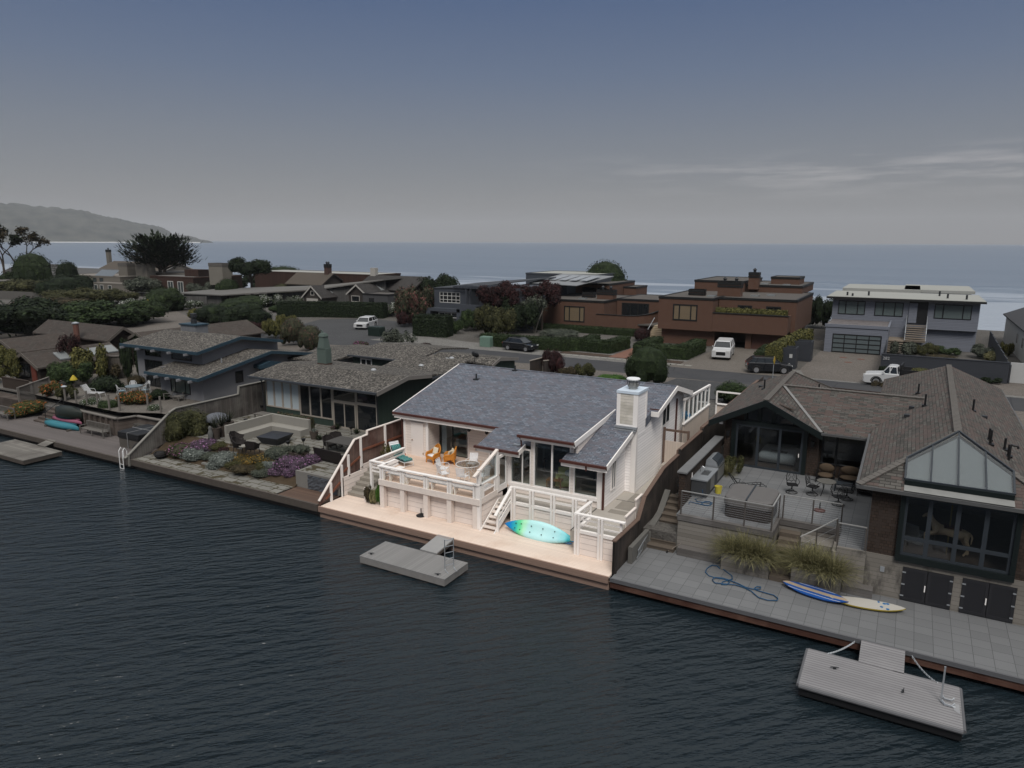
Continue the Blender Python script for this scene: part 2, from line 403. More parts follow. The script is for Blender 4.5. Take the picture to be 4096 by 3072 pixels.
mb=MB(); ys=[142,262,268,272,275,279,286,300,12500]; zz=[0,0,.25,1.2,1.8,1.1,.25,0,0]
xs=[-26000,-400]+list(range(-200,200,6))+[400,9000]
wr=random.Random(3); wv=[0 if abs(x)>150 else wr.uniform(-.25,.1)+(.95 if x>-30 else .75*max(0,(x+150)/120)) for x in xs]
off=[x*-.03 if abs(x)<210 else 0 for x in xs]; nx=len(xs)
mb.add([(x,y+(o_ if 0<j<8 else 0),z*w_) for j,(y,z) in enumerate(zip(ys,zz)) for x,w_,o_ in zip(xs,wv,off)],[(j*nx+i,j*nx+i+1,(j+1)*nx+i+1,(j+1)*nx+i) for j in range(8) for i in range(nx-1)])
tag(mb.build('sea_water',sea(),smooth=True),kind='structure')
mb=MB(); mb.add([(-26000,-400,-3),(9000,-400,-3),(9000,12500,-3),(-26000,12500,-3)],[(0,1,2,3)])
tag(mb.build('seabed',plain('seabed',(.05,.05,.045),.9)),kind='structure')
def headland():
 prof=[(-700,40),(-420,55),(-150,110),(0,138),(70,137),(160,131),(250,125),(340,119),(380,110),(420,101),(470,92),(500,87),(560,76),(600,69),(640,63),(660,55),(680,44),(690,33),(715,30),(760,26),(785,20),(800,12),(830,8),(845,4),(852,0)]
 f=[]
 D0=5200
 r_=random.Random(5); rows=9; n=0; V=[]
 P=[]
 for i in range(len(prof)-1):
  (x0,h0),(x1,h1)=prof[i],prof[i+1]; k=6
  for j in range(k):P.append((x0+(x1-x0)*j/k,h0+(h1-h0)*j/k))
 P.append(prof[-1])
 for x,hp in P:
  d=ray('px',x,960); d.z=0; fd=d.length/d.dot(FW); d.normalize()
  Hm=hp/3300*(D0+500)
  for k in range(rows+1):
   s=k/rows; dist=D0-350+s*1000+(14*math.sin(x*.05) if k else 0)
   z=(Hm*1.02)*math.sin(min(1,s*1.18)*math.pi/2)**.85 if s<.85 else Hm*(1-(s-.85)*2)
   if 0<k<rows-1:z*=1+r_.uniform(-.035,.025)
   V.append((d.x*dist,d.y*dist,z if k else -1.5))
 m=len(P); w_=rows+1
 t=NT('headland_scrub'); c=t.mix(t.ramp(t.noise(.012,6),[(.35,0.0),(.65,1.0)]),(.035,.039,.037),(.085,.084,.076))
 c=t.mix(t.math('MULTIPLY',t.noise(.05,4),.4),c,(.02,.03,.02))
 mb=MB(); mb.add(V,[(i*w_+k,(i+1)*w_+k,(i+1)*w_+k+1,i*w_+k+1) for i in range(m-1) for k in range(rows)])
 tag(mb.build('headland',t.out(c,.95),smooth=True),kind='structure')
 mb=MB(); V=[]
 for i,(x,hp) in enumerate(P):
  if x<120 or x>800:continue
  d=ray('px',x,960); d.z=0; d.normalize(); a=D0-420-(90 if i%5 else 150)*(.4+.6*(i%3)/2)
  V+=[tuple(d*(D0-330))+(),tuple(d*a)]
 V=[(p[0],p[1],.3 if i%2 else 4.0) for i,p in enumerate(V)]
 mb.add(V,[(i*2,i*2+1,i*2+3,i*2+2) for i in range(len(V)//2-1)])
 tag(mb.build('surf_line',plain('foam',(.6,.6,.6),.8)),kind='structure')
headland()
t=NT('haze'); t.t.nodes.remove(t.p); pv=t.n('ShaderNodeVolumePrincipled',{'Color':(.86,.88,.92),'Density':0.000075})
t.t.links.new(pv.outputs[0],t.o.inputs['Volume'])
mb=MB(); mb.box(-26500,9500,-450,13000,-4.5,420)
tag(mb.build('haze',t.m),kind='stuff')
# ------------------------------------------------------------------ building helpers
def wall(mb,ax,c,th,a0,a1,z0,top,holes=(),breaks=()):
 """wall in the plane ax=c running a0..a1, with openings (a0,a1,z0,z1); top may follow a slope"""
 tf=top if callable(top) else (lambda a:top)
 br=sorted(set([a0,a1]+[min(max(v,a0),a1) for h in holes for v in h[:2]]+[b_ for b_ in breaks if a0<b_<a1]))
 V=(0,th,0) if ax=='Y' else (th,0,0)
 P=(lambda a,z:(a,c,z)) if ax=='Y' else (lambda a,z:(c,a,z))
 for u,v in zip(br,br[1:]):
  if v-u<1e-5:continue
  m_=(u+v)/2; cuts=sorted([(h[2],h[3]) for h in holes if h[0]<=m_<=h[1]]); z=z0
  for q0,q1 in cuts:
   if q0-z>1e-4:mb.ex([P(u,z),P(v,z),P(v,q0),P(u,q0)],V)
   z=q1
  if min(tf(u),tf(v))-z>1e-4 or max(tf(u),tf(v))-z>1e-3:
   mb.ex([P(u,z),P(v,z),P(v,max(tf(v),z+.001)),P(u,max(tf(u),z+.001))],V)
def rects(mb,ax,c0,c1,lst):
 for a0,a1,z0,z1 in lst:
  if ax=='Y':mb.box(a0,a1,c0,c1,z0,z1)
  else:mb.box(c0,c1,a0,a1,z0,z1)
def window(root,ax,c,a0,a1,z0,z1,fm,gm,mull=(),rows=(),fw=.08,mw=.05,d0=-.05,d1=.05,gd=0.0,name='window',pane='pane',label=None):
 """framed window: frame part with a pane below it"""
 mb=MB(); L=[(a0,a1,z0,z0+fw),(a0,a1,z1-fw,z1),(a0,a0+fw,z0+fw,z1-fw),(a1-fw,a1,z0+fw,z1-fw)]
 rects(mb,ax,c+d0,c+d1,L)
 rects(mb,ax,c+d0+.006,c+d1-.006,[(m-mw/2,m+mw/2,z0+fw,z1-fw) for m in mull])
 ed=[a0+fw]+sorted(mull)+[a1-fw]
 for r_ in rows:
  rects(mb,ax,c+d0+.012,c+d1-.012,[(p+(mw/2 if i else 0),q-(mw/2 if i<len(ed)-2 else 0),r_-mw/2,r_+mw/2) for i,(p,q) in enumerate(zip(ed,ed[1:]))])
 f=mb.build(name,fm,root,label=label)
 g_=MB(); rects(g_,ax,c+gd-.006,c+gd+.006,[(a0+fw*.5,a1-fw*.5,z0+fw*.5,z1-fw*.5)])
 g_.build(pane,gm,f)
 return f
def slab(mb,pts,th):
 return mb.ex([(p[0],p[1],p[2]-th) for p in pts],(0,0,th))
# ------------------------------------------------------------------ shared paints
WHITE=plain('white_trim',(.86,.815,.775),.45,.05,2)
WHITEW=plain('weathered_white_paint',(.74,.66,.60),.6,.14,6)
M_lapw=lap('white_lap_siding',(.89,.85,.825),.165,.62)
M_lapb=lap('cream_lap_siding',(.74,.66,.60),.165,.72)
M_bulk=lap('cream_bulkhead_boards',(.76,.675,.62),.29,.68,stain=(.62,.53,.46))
M_brown=plain('brown_gutter',(.075,.028,.022),.4,.1)
M_roof=bricks('blue_grey_shingles',(.094,.105,.130),(.202,.222,.262),(.03,.032,.038),'X','Y',.30,.15,.012,1.03,.8,.9,extra=(.132,.124,.142),tone=.12,bd=.03)
M_gut_d=plain('dark_metal',(.025,.027,.03),.5,.1)
M_glass=glass('window_glass',(.82,.86,.86),1.0)
M_glassd=glass('dark_window_glass',(.30,.34,.35),1.0)
M_pane=plain('dark_pane',(.012,.014,.016),.05,.1,spec=.6)
M_pane2=plain('grey_pane',(.05,.06,.062),.06,.15,.8,spec=.6)
M_blackf=plain('black_frame',(.012,.012,.013),.45,.1)
M_steel=plain('galvanised_metal',(.42,.44,.46),.35,.12,metal=.6)
M_chrome=plain('bright_metal',(.6,.6,.62),.25,.05,metal=.9)
M_deckw=planks('tan_deck_boards',(.76,.62,.52),'Y',.14,.07,.06,.7,gapcol=.6,grain=.35,stain=(.62,.47,.37))
M_conc=plain('concrete',(.40,.365,.32),.85,.16,1.2,bump=.3)
M_concd=plain('stained_concrete',(.26,.235,.20),.9,.22,1.6,bump=.3)
M_greyw=planks('grey_dock_boards',(.205,.20,.195),'X',.14,.07,.10,.8,gapcol=.4,grain=.4)
M_pile=plain('wet_timber',(.075,.062,.052),.8,.3,4)
M_black=plain('black_plastic',(.012,.012,.013),.5,.1)
# ------------------------------------------------------------------ the white beach house
RZ=lambda y:4.3+.25*(y-31.4)
DZ=lambda y:5.2+.10*(y-31.6)
H=thing('beach_house','white lap sided beach house with blue grey shingle roof and tall chimney','house',(-19,37,1.75))
mb=MB()
def under(y):return RZ(y)-.10
wall(mb,'Y',35.0,.14,-24.85,-18.15,2.0,5.05,[(-24.84,-22.58,2.12,4.16),(-21.0,-19.7,2.5,4.2),(-19.62,-18.3,2.5,4.2)])
wall(mb,'Y',33.85,.14,-26.5,-24.71,2.0,RZ(33.85)-.1)
wall(mb,'X',-24.71,-.14,33.99,35.0,2.0,under)
wall(mb,'X',-26.5,.14,33.99,44,1.6,lambda y:min(under(y),6.58-.27*(y-41)))
mb.build('front_wall',M_lapb,H)
mb=MB()
wall(mb,'Y',32.15,.14,-18.15,-12.79,1.75,4.30,[(-18.05,-16.75,2.28,4.3),(-16.62,-14.46,2.28,4.3),(-14.30,-12.92,2.28,4.02)])
wall(mb,'Y',32.15,.14,-17.0,-14.2,5.08,5.16)
for x0,x1 in ((-18.25,-18.05),(-16.78,-16.62),(-14.46,-14.30)):mb.box(x0,x1,32.10,32.29,2.28,5.1 if x1>-17 else 4.3)
mb.box(-14.22,-14.1,32.15,37,4.4,5.2)
mb.build('sunroom_wall',M_lapb,H)
mb=MB()
wall(mb,'X',-12.65,-.14,32.15,35.3,1.75,under,[(33.18,33.80,2.4,4.0)])
wall(mb,'Y',35.3,.14,-12.79,-12.1,1.66,5.1)
wall(mb,'X',-12.1,-.14,35.44,44.2,1.6,lambda y:min(under(y),6.55-.27*(y-41)),[(39.86,40.34,4.5,5.55),(40.55,41.03,4.55,5.68)],breaks=(36.8,41.0))
mb.build('side_wall',M_lapw,H)
mb=MB()
for x0,x1 in ((-12.95,-12.63),):mb.box(x0,x1,32.09,32.20,1.7,4.3)
mb.box(-12.82,-12.62,32.2,32.3,1.7,4.28); mb.box(-18.15,-12.95,32.06,32.16,2.12,2.285)
mb.box(-18.2,-18.0,32.08,32.3,1.75,4.4); mb.box(-12.35,-12.07,35.24,35.32,1.66,5.2); mb.box(-12.12,-12.07,35.32,35.5,1.66,5.2)
for x in (-24.9,-22.6,-21.05,-19.66):mb.box(x-.06,x+.06,34.95,35.02,2.1,4.3)
mb.box(-26.55,-26.40,33.80,33.9,2.1,4.7); mb.box(-24.86,-24.69,33.80,33.9,2.1,4.7); mb.box(-12.16,-12.06,40.40,40.5,4.4,5.7)
mb.box(-12.14,-12.07,39.72,39.86,4.35,5.62); mb.box(-12.14,-12.07,39.86,41.12,4.36,4.5); mb.box(-12.14,-12.07,41.03,41.14,4.5,5.75)
mb.build('trim',WHITE,H)
mb=MB(); mb.box(-25.97,-25.06,33.80,33.84,2.15,4.2); mb.box(-26.02,-25.0,33.77,33.83,4.2,4.28)
d=mb.build('closet_door',plain('closet_paint',(.80,.735,.69),.5,.05),H)
mb=MB(); mb.ell((-25.88,33.76,3.15),.04,.04,.04); mb.box(-25.12,-25.06,33.785,33.80,2.3,2.42); mb.build('handle',plain('rusty_brass',(.3,.18,.08),.5,.2),d)
mb=MB()
slab(mb,[(-27.1,33.55,RZ(33.55)),(-19.7,33.55,RZ(33.55)),(-19.7,31.4,RZ(31.4)),(-17.2,31.4,RZ(31.4)),(-17.2,32.32,RZ(32.32)),(-17.2,41,6.7),(-27.1,41,6.7)],.12)
slab(mb,[(-17.2,32.32,RZ(32.32)),(-14.64,32.32,RZ(32.32)),(-14.64,41,6.7),(-17.2,41,6.7)],.12)
slab(mb,[(-14.64,31.4,RZ(31.4)),(-12.25,31.4,RZ(31.4)),(-12.25,37.55,RZ(37.55)),(-11.65,37.55,RZ(37.55)),(-11.65,41,6.7),(-14.64,41,6.7)],.12)
slab(mb,[(-17.15,31.6,DZ(31.6)),(-14.08,31.6,DZ(31.6)),(-14.08,37.4,DZ(37.4)),(-17.15,37.4,DZ(37.4))],.12)
slab(mb,[(-12.26,36.7,RZ(36.7)),(-12.05,36.7,RZ(36.7)),(-12.05,37.56,RZ(37.56)),(-12.26,37.56,RZ(37.56))],.5)
slab(mb,[(-27.1,41,6.7),(-11.65,41,6.7),(-11.65,44.5,5.76),(-27.1,44.5,5.76)],.12)
mb.box(-27.1,-11.65,40.9,41.1,6.69,6.73)
RF=mb.build('roof',M_roof,H)
mb=MB()
mb.box(-27.05,-19.7,33.56,33.62,RZ(33.55)-.38,RZ(33.55)-.11); mb.box(-19.75,-17.12,31.42,31.48,3.98,4.19); mb.box(-14.7,-12.2,31.42,31.48,3.95,4.19); mb.box(-17.15,-14.03,31.62,31.68,4.9,5.09)
def rake(x,y0,y1,zf,h_=.26,t_=.06,up=.02):mb.ex([(x,y0,zf(y0)-h_),(x,y1,zf(y1)-h_),(x,y1,zf(y1)+up),(x,y0,zf(y0)+up)],(t_,0,0))
rake(-12.25,31.42,35.3,RZ); rake(-14.08,31.62,37.2,lambda y:DZ(y),.26); rake(-17.2,31.42,32.2,RZ,.25); rake(-11.65,37.55,41.0,RZ,.27); rake(-11.65,41.0,44.5,lambda y:6.7-.2686*(y-41),.27); rake(-27.16,33.55,41,RZ); rake(-27.16,41,44.5,lambda y:6.7-.2686*(y-41))
mb.box(-12.2,-11.6,37.49,37.55,RZ(37.55)-.3,RZ(37.55)-.02); mb.box(-27.1,-11.6,44.5,44.56,5.5,5.74)
mb.build('fascia',WHITE,RF)
mb=MB()
for x0,x1,y,z in ((-27.1,-19.55,33.55,RZ(33.55)),(-19.85,-17.12,31.4,4.3),(-14.72,-12.2,31.4,4.3),(-17.3,-14.05,31.6,5.2)):
 mb.box(x0,x1,y-.13,y+.0,z-.13,z-.005)
mb.box(-12.3,-12.15,37.45,37.5,RZ(37.5)-.13,RZ(37.5)); mb.tube([(-17.22,31.5,5.1),(-17.2,31.75,4.95),(-17.2,31.85,4.5)],.045); mb.tube([(-13.3,31.36,4.2),(-13.3,31.38,3.9)],.045)
mb.box(-12.66,-12.56,32.0,32.1,1.75,4.2); mb.tube([(-26.9,33.6,4.75),(-26.62,33.75,4.5),(-26.6,33.78,2.1)],.045); mb.box(-12.09,-12.0,42.5,42.6,1.9,5.6)
mb.box(-12.2,-11.66,37.7,37.76,RZ(37.7)+.01,RZ(37.7)+.06)
mb.build('gutter',M_brown,RF)
for x,y,hh in ((-24.46,38.95,.38),(-22.6,40.85,.34)):
 mb=MB(); mb.cyl(x,y,RZ(y)-.1,RZ(y)+hh,.055,8); mb.box(x-.17,x+.17,y-.15,y+.2,RZ(y)-.02,RZ(y)+.055); mb.build('vent_pipe',[M_gut_d],RF)
mb=MB()
for x,y in ((-17.6,31.9),(-17.85,31.9)):pass
mb.box(-17.75,-17.35,31.9,32.1,RZ(32)-.01,RZ(32)+.06); mb.build('flashing',M_steel,RF)
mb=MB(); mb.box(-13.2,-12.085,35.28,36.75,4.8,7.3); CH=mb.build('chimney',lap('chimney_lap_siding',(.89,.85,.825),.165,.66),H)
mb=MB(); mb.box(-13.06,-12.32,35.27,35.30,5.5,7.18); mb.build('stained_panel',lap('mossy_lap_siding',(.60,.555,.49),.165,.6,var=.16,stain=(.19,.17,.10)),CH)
mb=MB(); mb.box(-13.25,-13.05,35.255,35.32,5.3,7.2); mb.box(-12.32,-12.06,35.255,35.32,5.2,7.2); mb.box(-12.10,-12.06,36.62,36.8,5.6,7.2); mb.build('corner_board',WHITE,CH)
mb=MB(); mb.box(-13.27,-12.03,35.22,36.83,7.19,7.33); mb.build('cap',plain('blue_white_metal',(.62,.70,.78),.4,.1,3),CH)
mb=MB(); mb.box(-13.3,-12.04,35.12,35.28,5.3,5.42); mb.box(-13.3,-12.05,35.0,35.2,RZ(35.1)-.02,RZ(35.1)+.03); mb.build('flashing',M_steel,CH)
mb=MB(); mb.lathe((-12.62,35.98,7.33),[(.24,0),(.24,.12),(.30,.14),(.30,.3),(.25,.33),(.25,.42),(.20,.5)],16); fl=mb.build('flue',plain('flue_metal',(.40,.39,.37),.35,.15,metal=.7),CH,smooth=False)
mb=MB(); mb.lathe((-12.62,35.98,7.33),[(.37,.52),(.37,.57),(.34,.60),(.03,.62)],18); mb.build('cowl',plain('white_metal',(.8,.8,.8),.35,.05),fl)
mb=MB()
for k in range(10):
 a=k*math.pi/5; x,y=-12.62+.33*math.cos(a),35.98+.33*math.sin(a); mb.tube([(x,y,7.6),(x,y,7.86)],.012,4)
mb.build('guard_wire',M_gut_d,fl)
window(H,'Y',32.15,-18.03,-16.77,2.28,4.28,WHITE,M_glass,[-17.3],fw=.07,name='sunroom_window')
window(H,'Y',32.15,-16.62,-14.46,2.28,5.08,WHITE,M_glass,[-15.54],fw=.07,mw=.09,name='sunroom_window')
window(H,'Y',32.15,-14.30,-12.93,2.28,4.02,WHITE,M_glass,[],fw=.07,name='sunroom_window')
window(H,'X',-12.65,33.18,33.80,2.4,4.0,WHITE,M_glassd,[33.5],fw=.06,name='side_window')
window(H,'X',-12.1,39.86,40.34,4.5,5.55,M_blackf,M_pane2,[],fw=.04,name='side_window')
window(H,'X',-12.1,40.55,41.03,4.55,5.68,M_blackf,M_pane2,[],fw=.04,name='side_window')
window(H,'Y',35.0,-24.84,-22.6,2.12,4.16,M_blackf,M_glass,[-23.7],fw=.05,name='sliding_door')
window(H,'Y',35.0,-21.0,-19.7,2.5,4.2,M_blackf,M_glassd,[],fw=.05)
window(H,'Y',35.0,-19.62,-18.3,2.5,4.2,M_blackf,M_glassd,[],fw=.05)
window(H,'X',-18.1,32.35,34.9,2.15,4.2,M_blackf,M_glassd,[33.6],fw=.06,name='sunroom_window')
for x in (-22.45,-21.22):
 mb=MB(); mb.ell((x,34.9,3.98),.10,.12,.14); mb.build('wall_speaker',M_black,H,smooth=True)
mb=MB(); mb.box(-22.05,-21.88,34.95,35.01,2.72,2.86); mb.build('outlet_box',M_steel,H)
mb=MB(); mb.box(-26.3,-12.8,35.2,43.5,1.9,2.14); mb.box(-18.0,-12.8,32.3,35.19,1.9,2.13); mb.build('floor',plain('tan_carpet',(.5,.43,.34),.9,.1,3),H)
mb=MB(); mb.box(-26.3,-12.4,43.3,43.45,2.1,6.0); mb.box(-18.3,-18.15,36.5,43.2,2.14,5.4); mb.box(-26.3,-18.3,39.6,39.7,2.14,5.4); mb.build('inner_wall',plain('inner_wall_paint',(.5,.48,.45),.8,.1),H)
def arm_chair(name,label,loc,rz,m1,m2):
 t_=thing(name,label,'armchair',loc,rz)
 mb=MB(); mb.box(-.42,.42,-.42,.42,.14,.44); mb.build('seat',m1,t_,local=True)
 mb=MB(); mb.ex([(-.42,.3,.44),(.42,.3,.44),(.40,.42,.95),(-.40,.42,.95)],(0,.12,0)); mb.build('backrest',m1,t_,local=True)
 for s in (-1,1):
  mb=MB(); mb.box(s*.42,s*.55,-.4,.4,.14,.62); mb.build('armrest',m1,t_,local=True)
 mb=MB(); mb.box(-.3,.3,-.3,.25,.44,.52); mb.build('seat_cushion',m2,t_,local=True)
 return t_
arm_chair('armchair','pale yellow armchair standing inside the sunroom window',(-15.3,33.35,2.13),R(25),plain('yellow_cloth',(.62,.60,.28),.9,.08),plain('yellow_cloth2',(.66,.63,.34),.9,.08))
mb=MB(); mb.ell((-15.2,33.55,2.83),.26,.14,.2); tag(mb.build('cushion',plain('white_cloth',(.75,.74,.72),.9,.05),smooth=True),'plump white cushion on the yellow sunroom armchair','cushion')
def simple_table(name,label,cat,loc,rz,sx,sy,h,mt,leg=.03,group=None):
 t_=thing(name,label,cat,loc,rz,group)
 mb=MB(); mb.box(-sx,sx,-sy,sy,h-.05,h); mb.build('table_top',mt,t_,local=True)
 for a in (-1,1):
  for b_ in (-1,1):
   mb=MB(); x,y=a*(sx-leg-.02),b_*(sy-leg-.02); mb.box(x-leg,x+leg,y-leg,y+leg,0,h-.05); mb.build('leg',mt,t_,local=True)
 return t_
simple_table('side_table','small wooden side table in front of the yellow armchair','table',(-15.65,32.72,2.13),R(10),.42,.25,.55,plain('orange_wood',(.32,.14,.05),.5,.1))
simple_table('dining_table','long dark wooden dining table seen through the tall sunroom glass','table',(-15.9,35.6,2.14),0,1.6,.6,.76,plain('dark_wood',(.14,.10,.085),.4,.15),.05)
t_=thing('bed','bed with a pale blue quilt inside the sliding door','bed',(-23.4,37.4,2.14))
mb=MB(); mb.box(-.95,.95,-1.0,1.0,.1,.3); mb.build('bed_base',plain('dark_wood',(.14,.10,.085)),t_,local=True)
mb=MB(); mb.loft([[(x*.98,y,z) for x,z in ((-1,.18),(1,.18),(1,.58),(.9,.66),(-.9,.66),(-1,.58))] for y in (-1.02,-.5,.3,1.0)]); mb.build('quilt',plain('blue_quilt',(.30,.46,.52),.9,.25,4),t_,local=True)
for s in (-.5,.5):
 mb=MB(); mb.ell((s,.7,.74),.38,.25,.13); mb.build('pillow',plain('white_cloth',(.75,.74,.72)),t_,local=True,smooth=True)
for i,(x0,x1,lb) in enumerate(((-24.7,-24.35,'white curtain on the closet side of the sliding door'),(-22.85,-22.66,'narrow white curtain on the wall light side of the sliding door'))):
 mb=MB(); n=12; pts=[(x0+(x1-x0)*k/n,35.26+.05*math.sin(k*2.1)) for k in range(n+1)]
 mb.prism(pts+[(p[0],p[1]+.02) for p in reversed(pts)],2.16,4.15); tag(mb.build('curtain',plain('blue_white_cloth',(.68,.74,.80),.9,.05)),lb,'curtain')
# ------------------------------------------------------------------ wharf, upper deck, stairs and terrace of the beach house
t_=thing('wharf_deck','tan boarded waterfront deck below the white house','deck',(-19,28.5,.65))
mb=MB(); mb.box(-27.5,-10.4,27.4,31.5,.57,.65); mb.build('boards',M_deckw,t_)
mb=MB(); mb.box(-27.55,-10.4,27.30,27.40,.36,.67); mb.box(-27.55,-10.4,27.44,27.6,.0,.36); mb.build('edge_beam',planks('edge_timber',(.30,.20,.155),'Z',.12,.05,.15,.8),t_)
mb=MB(); mb.box(-27.5,-10.4,27.9,28.05,-2,.56)
mb.build('sea_wall',M_pile,t_)
for i in range(9):
 mb=MB(); mb.cyl(-27.1+i*2.05,27.62,-2.5,.55,.13,10); mb.build('pile',M_pile,t_)
t_=thing('deck_bulkhead','white boarded bulkhead under the upper deck','bulkhead',(-21.3,29.3,.65))
mb=MB(); mb.box(-24.35,-18.15,29.32,29.42,.65,2.0); mb.box(-18.22,-18.10,29.42,31.4,.65,1.98); mb.build('boards',M_bulk,t_)
UDK=thing('upper_deck','raised wooden deck with white railings and built in benches','deck',(-21.5,31.5,2.15))
mb=MB(); mb.box(-24.5,-18.12,29.0,33.84,2.05,2.15); mb.box(-27.4,-24.5,31.6,33.84,2.05,2.15); mb.box(-24.70,-18.12,33.84,34.99,2.05,2.15); mb.box(-27.4,-26.51,33.84,36,2.05,2.149); mb.box(-25.5,-24.5,30.3,31.6,2.05,2.15); mb.build('boards',planks('upper_deck_boards',(.66,.50,.395),'Y',.14,.07,.08,.7,gapcol=.6,grain=.45,stain=(.50,.36,.26)),UDK)
mb=MB(); mb.box(-24.55,-18.05,28.92,28.99,1.96,2.28); mb.box(-18.11,-18.04,28.99,30.85,1.96,2.28); mb.box(-24.58,-24.5,28.99,30.4,1.96,2.27); mb.build('fascia',WHITEW,UDK)
mb=MB(); mb.box(-24.4,-18.3,29.0,29.16,2.151,2.185); mb.build('moss_strip',plain('yellow_moss',(.42,.37,.05),.95,.4,5),UDK)
for x in (-24.4,-23.0,-21.44,-19.94,-18.35):
 for dx in (-.07,.09):
  mb=MB(); mb.box(x+dx-.055,x+dx+.055,29.0,29.16 if dx>0 else 29.12,.65,3.0 if dx<0 else 2.98); mb.build('post',WHITE,UDK)
 mb=MB(); mb.box(x-.13,x+.15,28.98,29.24,.65,1.95); mb.build('post_sleeve',WHITEW,UDK)
mb=MB(); mb.box(-24.6,-18.12,28.93,29.16,2.99,3.05); mb.box(-24.6,-24.42,29.16,30.4,2.985,3.045); mb.box(-25.6,-25.42,29.6,32.5,2.985,3.04); mb.box(-25.6,-24.42,29.42,29.6,2.99,3.05)
mb.ex([(-18.20,28.95,3.0),(-18.20,30.75,2.99),(-18.20,30.75,3.05),(-18.20,28.95,3.06)],(.17,0,0)); mb.build('handrail',WHITE,UDK)
mb=MB(); mb.box(-24.3,-18.4,29.03,29.08,2.78,2.9); mb.box(-24.55,-24.5,29.2,30.3,2.5,2.6); mb.box(-24.55,-24.5,29.2,30.3,2.75,2.85)
for z in (2.4,2.62,2.82):mb.box(-25.56,-25.51,29.6,32.5,z,z+.09); mb.box(-25.5,-24.5,29.5,29.55,z,z+.08)
mb.box(-18.13,-18.08,29.2,30.7,2.55,2.6); mb.build('rail',WHITE,UDK)
mb=MB()
for x in (-25.53,):
 mb.box(x-.07,x+.07,29.45,29.6,1.2,3.0); mb.box(x-.06,x+.06,32.4,32.5,2.1,3.0)
for y in (29.25,29.4,30.55,30.7):mb.box(-18.13,-18.05,y-.05,y+.05,1.96,3.0)
mb.build('post',WHITE,UDK)
mb=MB()
for k in range(3):mb.box(-24.2,-18.5,29.25+k*.15,29.38+k*.15,2.56,2.6)
for k in range(3):mb.box(-24.42+k*.15,-24.29+k*.15,29.75,30.6,2.56,2.6)
for x in (-24.0,-22.85,-21.2,-19.75,-18.6):mb.ex([(x,29.2,2.15),(x,29.3,2.15),(x,29.66,2.56),(x,29.2,2.56)],(.06,0,0))
for z in (2.7,2.86):mb.box(-24.45,-24.38,29.3,30.5,z,z+.1)
for k in range(3):mb.box(-18.3-k*.13,-18.2-k*.13,29.3,30.6,2.56,2.6)
mb.build('bench_slats',WHITE,UDK)
t_=thing('wind_screen','sloping white framed glass wind screen on the upper deck corner','wind screen',(-18.1,30,2.15))
mb=MB(); mb.box(-18.20,-18.03,28.98,29.14,.66,3.85); mb.box(-18.19,-18.03,30.72,30.86,2.1,4.28); mb.build('post',WHITE,t_)
mb=MB(); mb.bar((-18.11,28.55,3.58),(-18.11,30.85,4.42),.17,.10); mb.build('sloping_rail',WHITEW,t_)
mb=MB(); mb.ex([(-18.11,29.14,3.06),(-18.11,30.72,3.06),(-18.11,30.72,4.30),(-18.11,29.14,3.72)],(.012,0,0)); mb.build('pane',M_glass,t_)
t_=thing('glazed_door','white glazed door between upper deck and concrete terrace','door',(-18.1,31.4,2.1))
mb=MB(); rects(mb,'X',-18.13,-18.07,[(30.9,31.84,2.08,2.4),(30.9,31.84,3.9,4.05),(30.9,31.04,2.4,3.9),(31.70,31.84,2.4,3.9)]); fr=mb.build('frame',WHITE,t_)
mb=MB(); mb.box(-18.11,-18.09,31.0,31.74,2.38,3.92); mb.build('pane',M_glass,fr)
mb=MB(); mb.ell((-18.04,30.96,3.02),.03,.03,.03); mb.build('handle',plain('rusty_brass',(.3,.18,.08)),t_)
t_=thing('concrete_terrace','stained concrete terrace with slabs beside the sunroom','terrace',(-14,31,1.75))
mb=MB(); mb.box(-18.0,-13.0,30.72,32.14,1.2,1.75); mb.box(-12.99,-10.45,28.95,35.28,1.2,1.748); mb.box(-12.05,-10.45,35.29,40.0,1.2,1.745); mb.build('slab',M_conc,t_)
mb=MB()
for x0,x1,y0,y1 in ((-12.3,-11.1,31.9,32.4),(-12.2,-11.2,32.6,33.8),(-12.0,-10.5,33.9,35.2)):mb.box(x0,x1,y0,y1,1.74,1.753)
mb.build('worn_slab',M_concd,t_)
mb=MB(); mb.box(-12.98,-12.93,28.9,32.1,1.74,1.756); mb.box(-12.6,-10.5,33.84,33.87,1.74,1.757); mb.build('joint',M_gut_d,t_)
for k in range(3):
 mb=MB(); mb.box(-11.95,-10.5,38.6+k*.4,40.2,1.74+k*.16,1.9+k*.16); mb.build('step',M_conc,t_)
t_=thing('terrace_bulkhead','white boarded bulkhead with post railing behind the kayak','bulkhead',(-14.8,30.6,.65))
mb=MB(); mb.box(-17.1,-12.95,30.62,30.71,.65,1.72); mb.build('boards',M_bulk,t_)
mb=MB(); mb.box(-17.0,-12.7,30.56,30.72,1.72,1.86); mb.box(-17.05,-12.9,30.52,30.70,2.62,2.68); mb.box(-17.0,-12.95,30.60,30.64,2.18,2.30); mb.build('rail',WHITE,t_)
for x in (-16.98,-15.9,-14.7,-13.5):
 for dx in (-.08,.09):
  mb=MB(); mb.box(x+dx-.05,x+dx+.05,30.50,30.61,.65,2.62); mb.build('post',WHITE,t_)
 mb=MB(); mb.box(x-.03,x+.04,30.51,30.6,.65,1.7); mb.build('post_block',WHITEW,t_)
t_=thing('corner_bulkhead','white boarded corner bulkhead with three rail balustrade','bulkhead',(-11.6,28.9,.65))
mb=MB(); mb.box(-12.55,-10.45,28.86,28.94,.65,1.74); mb.box(-12.7,-12.6,28.95,30.6,.65,1.74); mb.build('boards',M_bulk,t_)
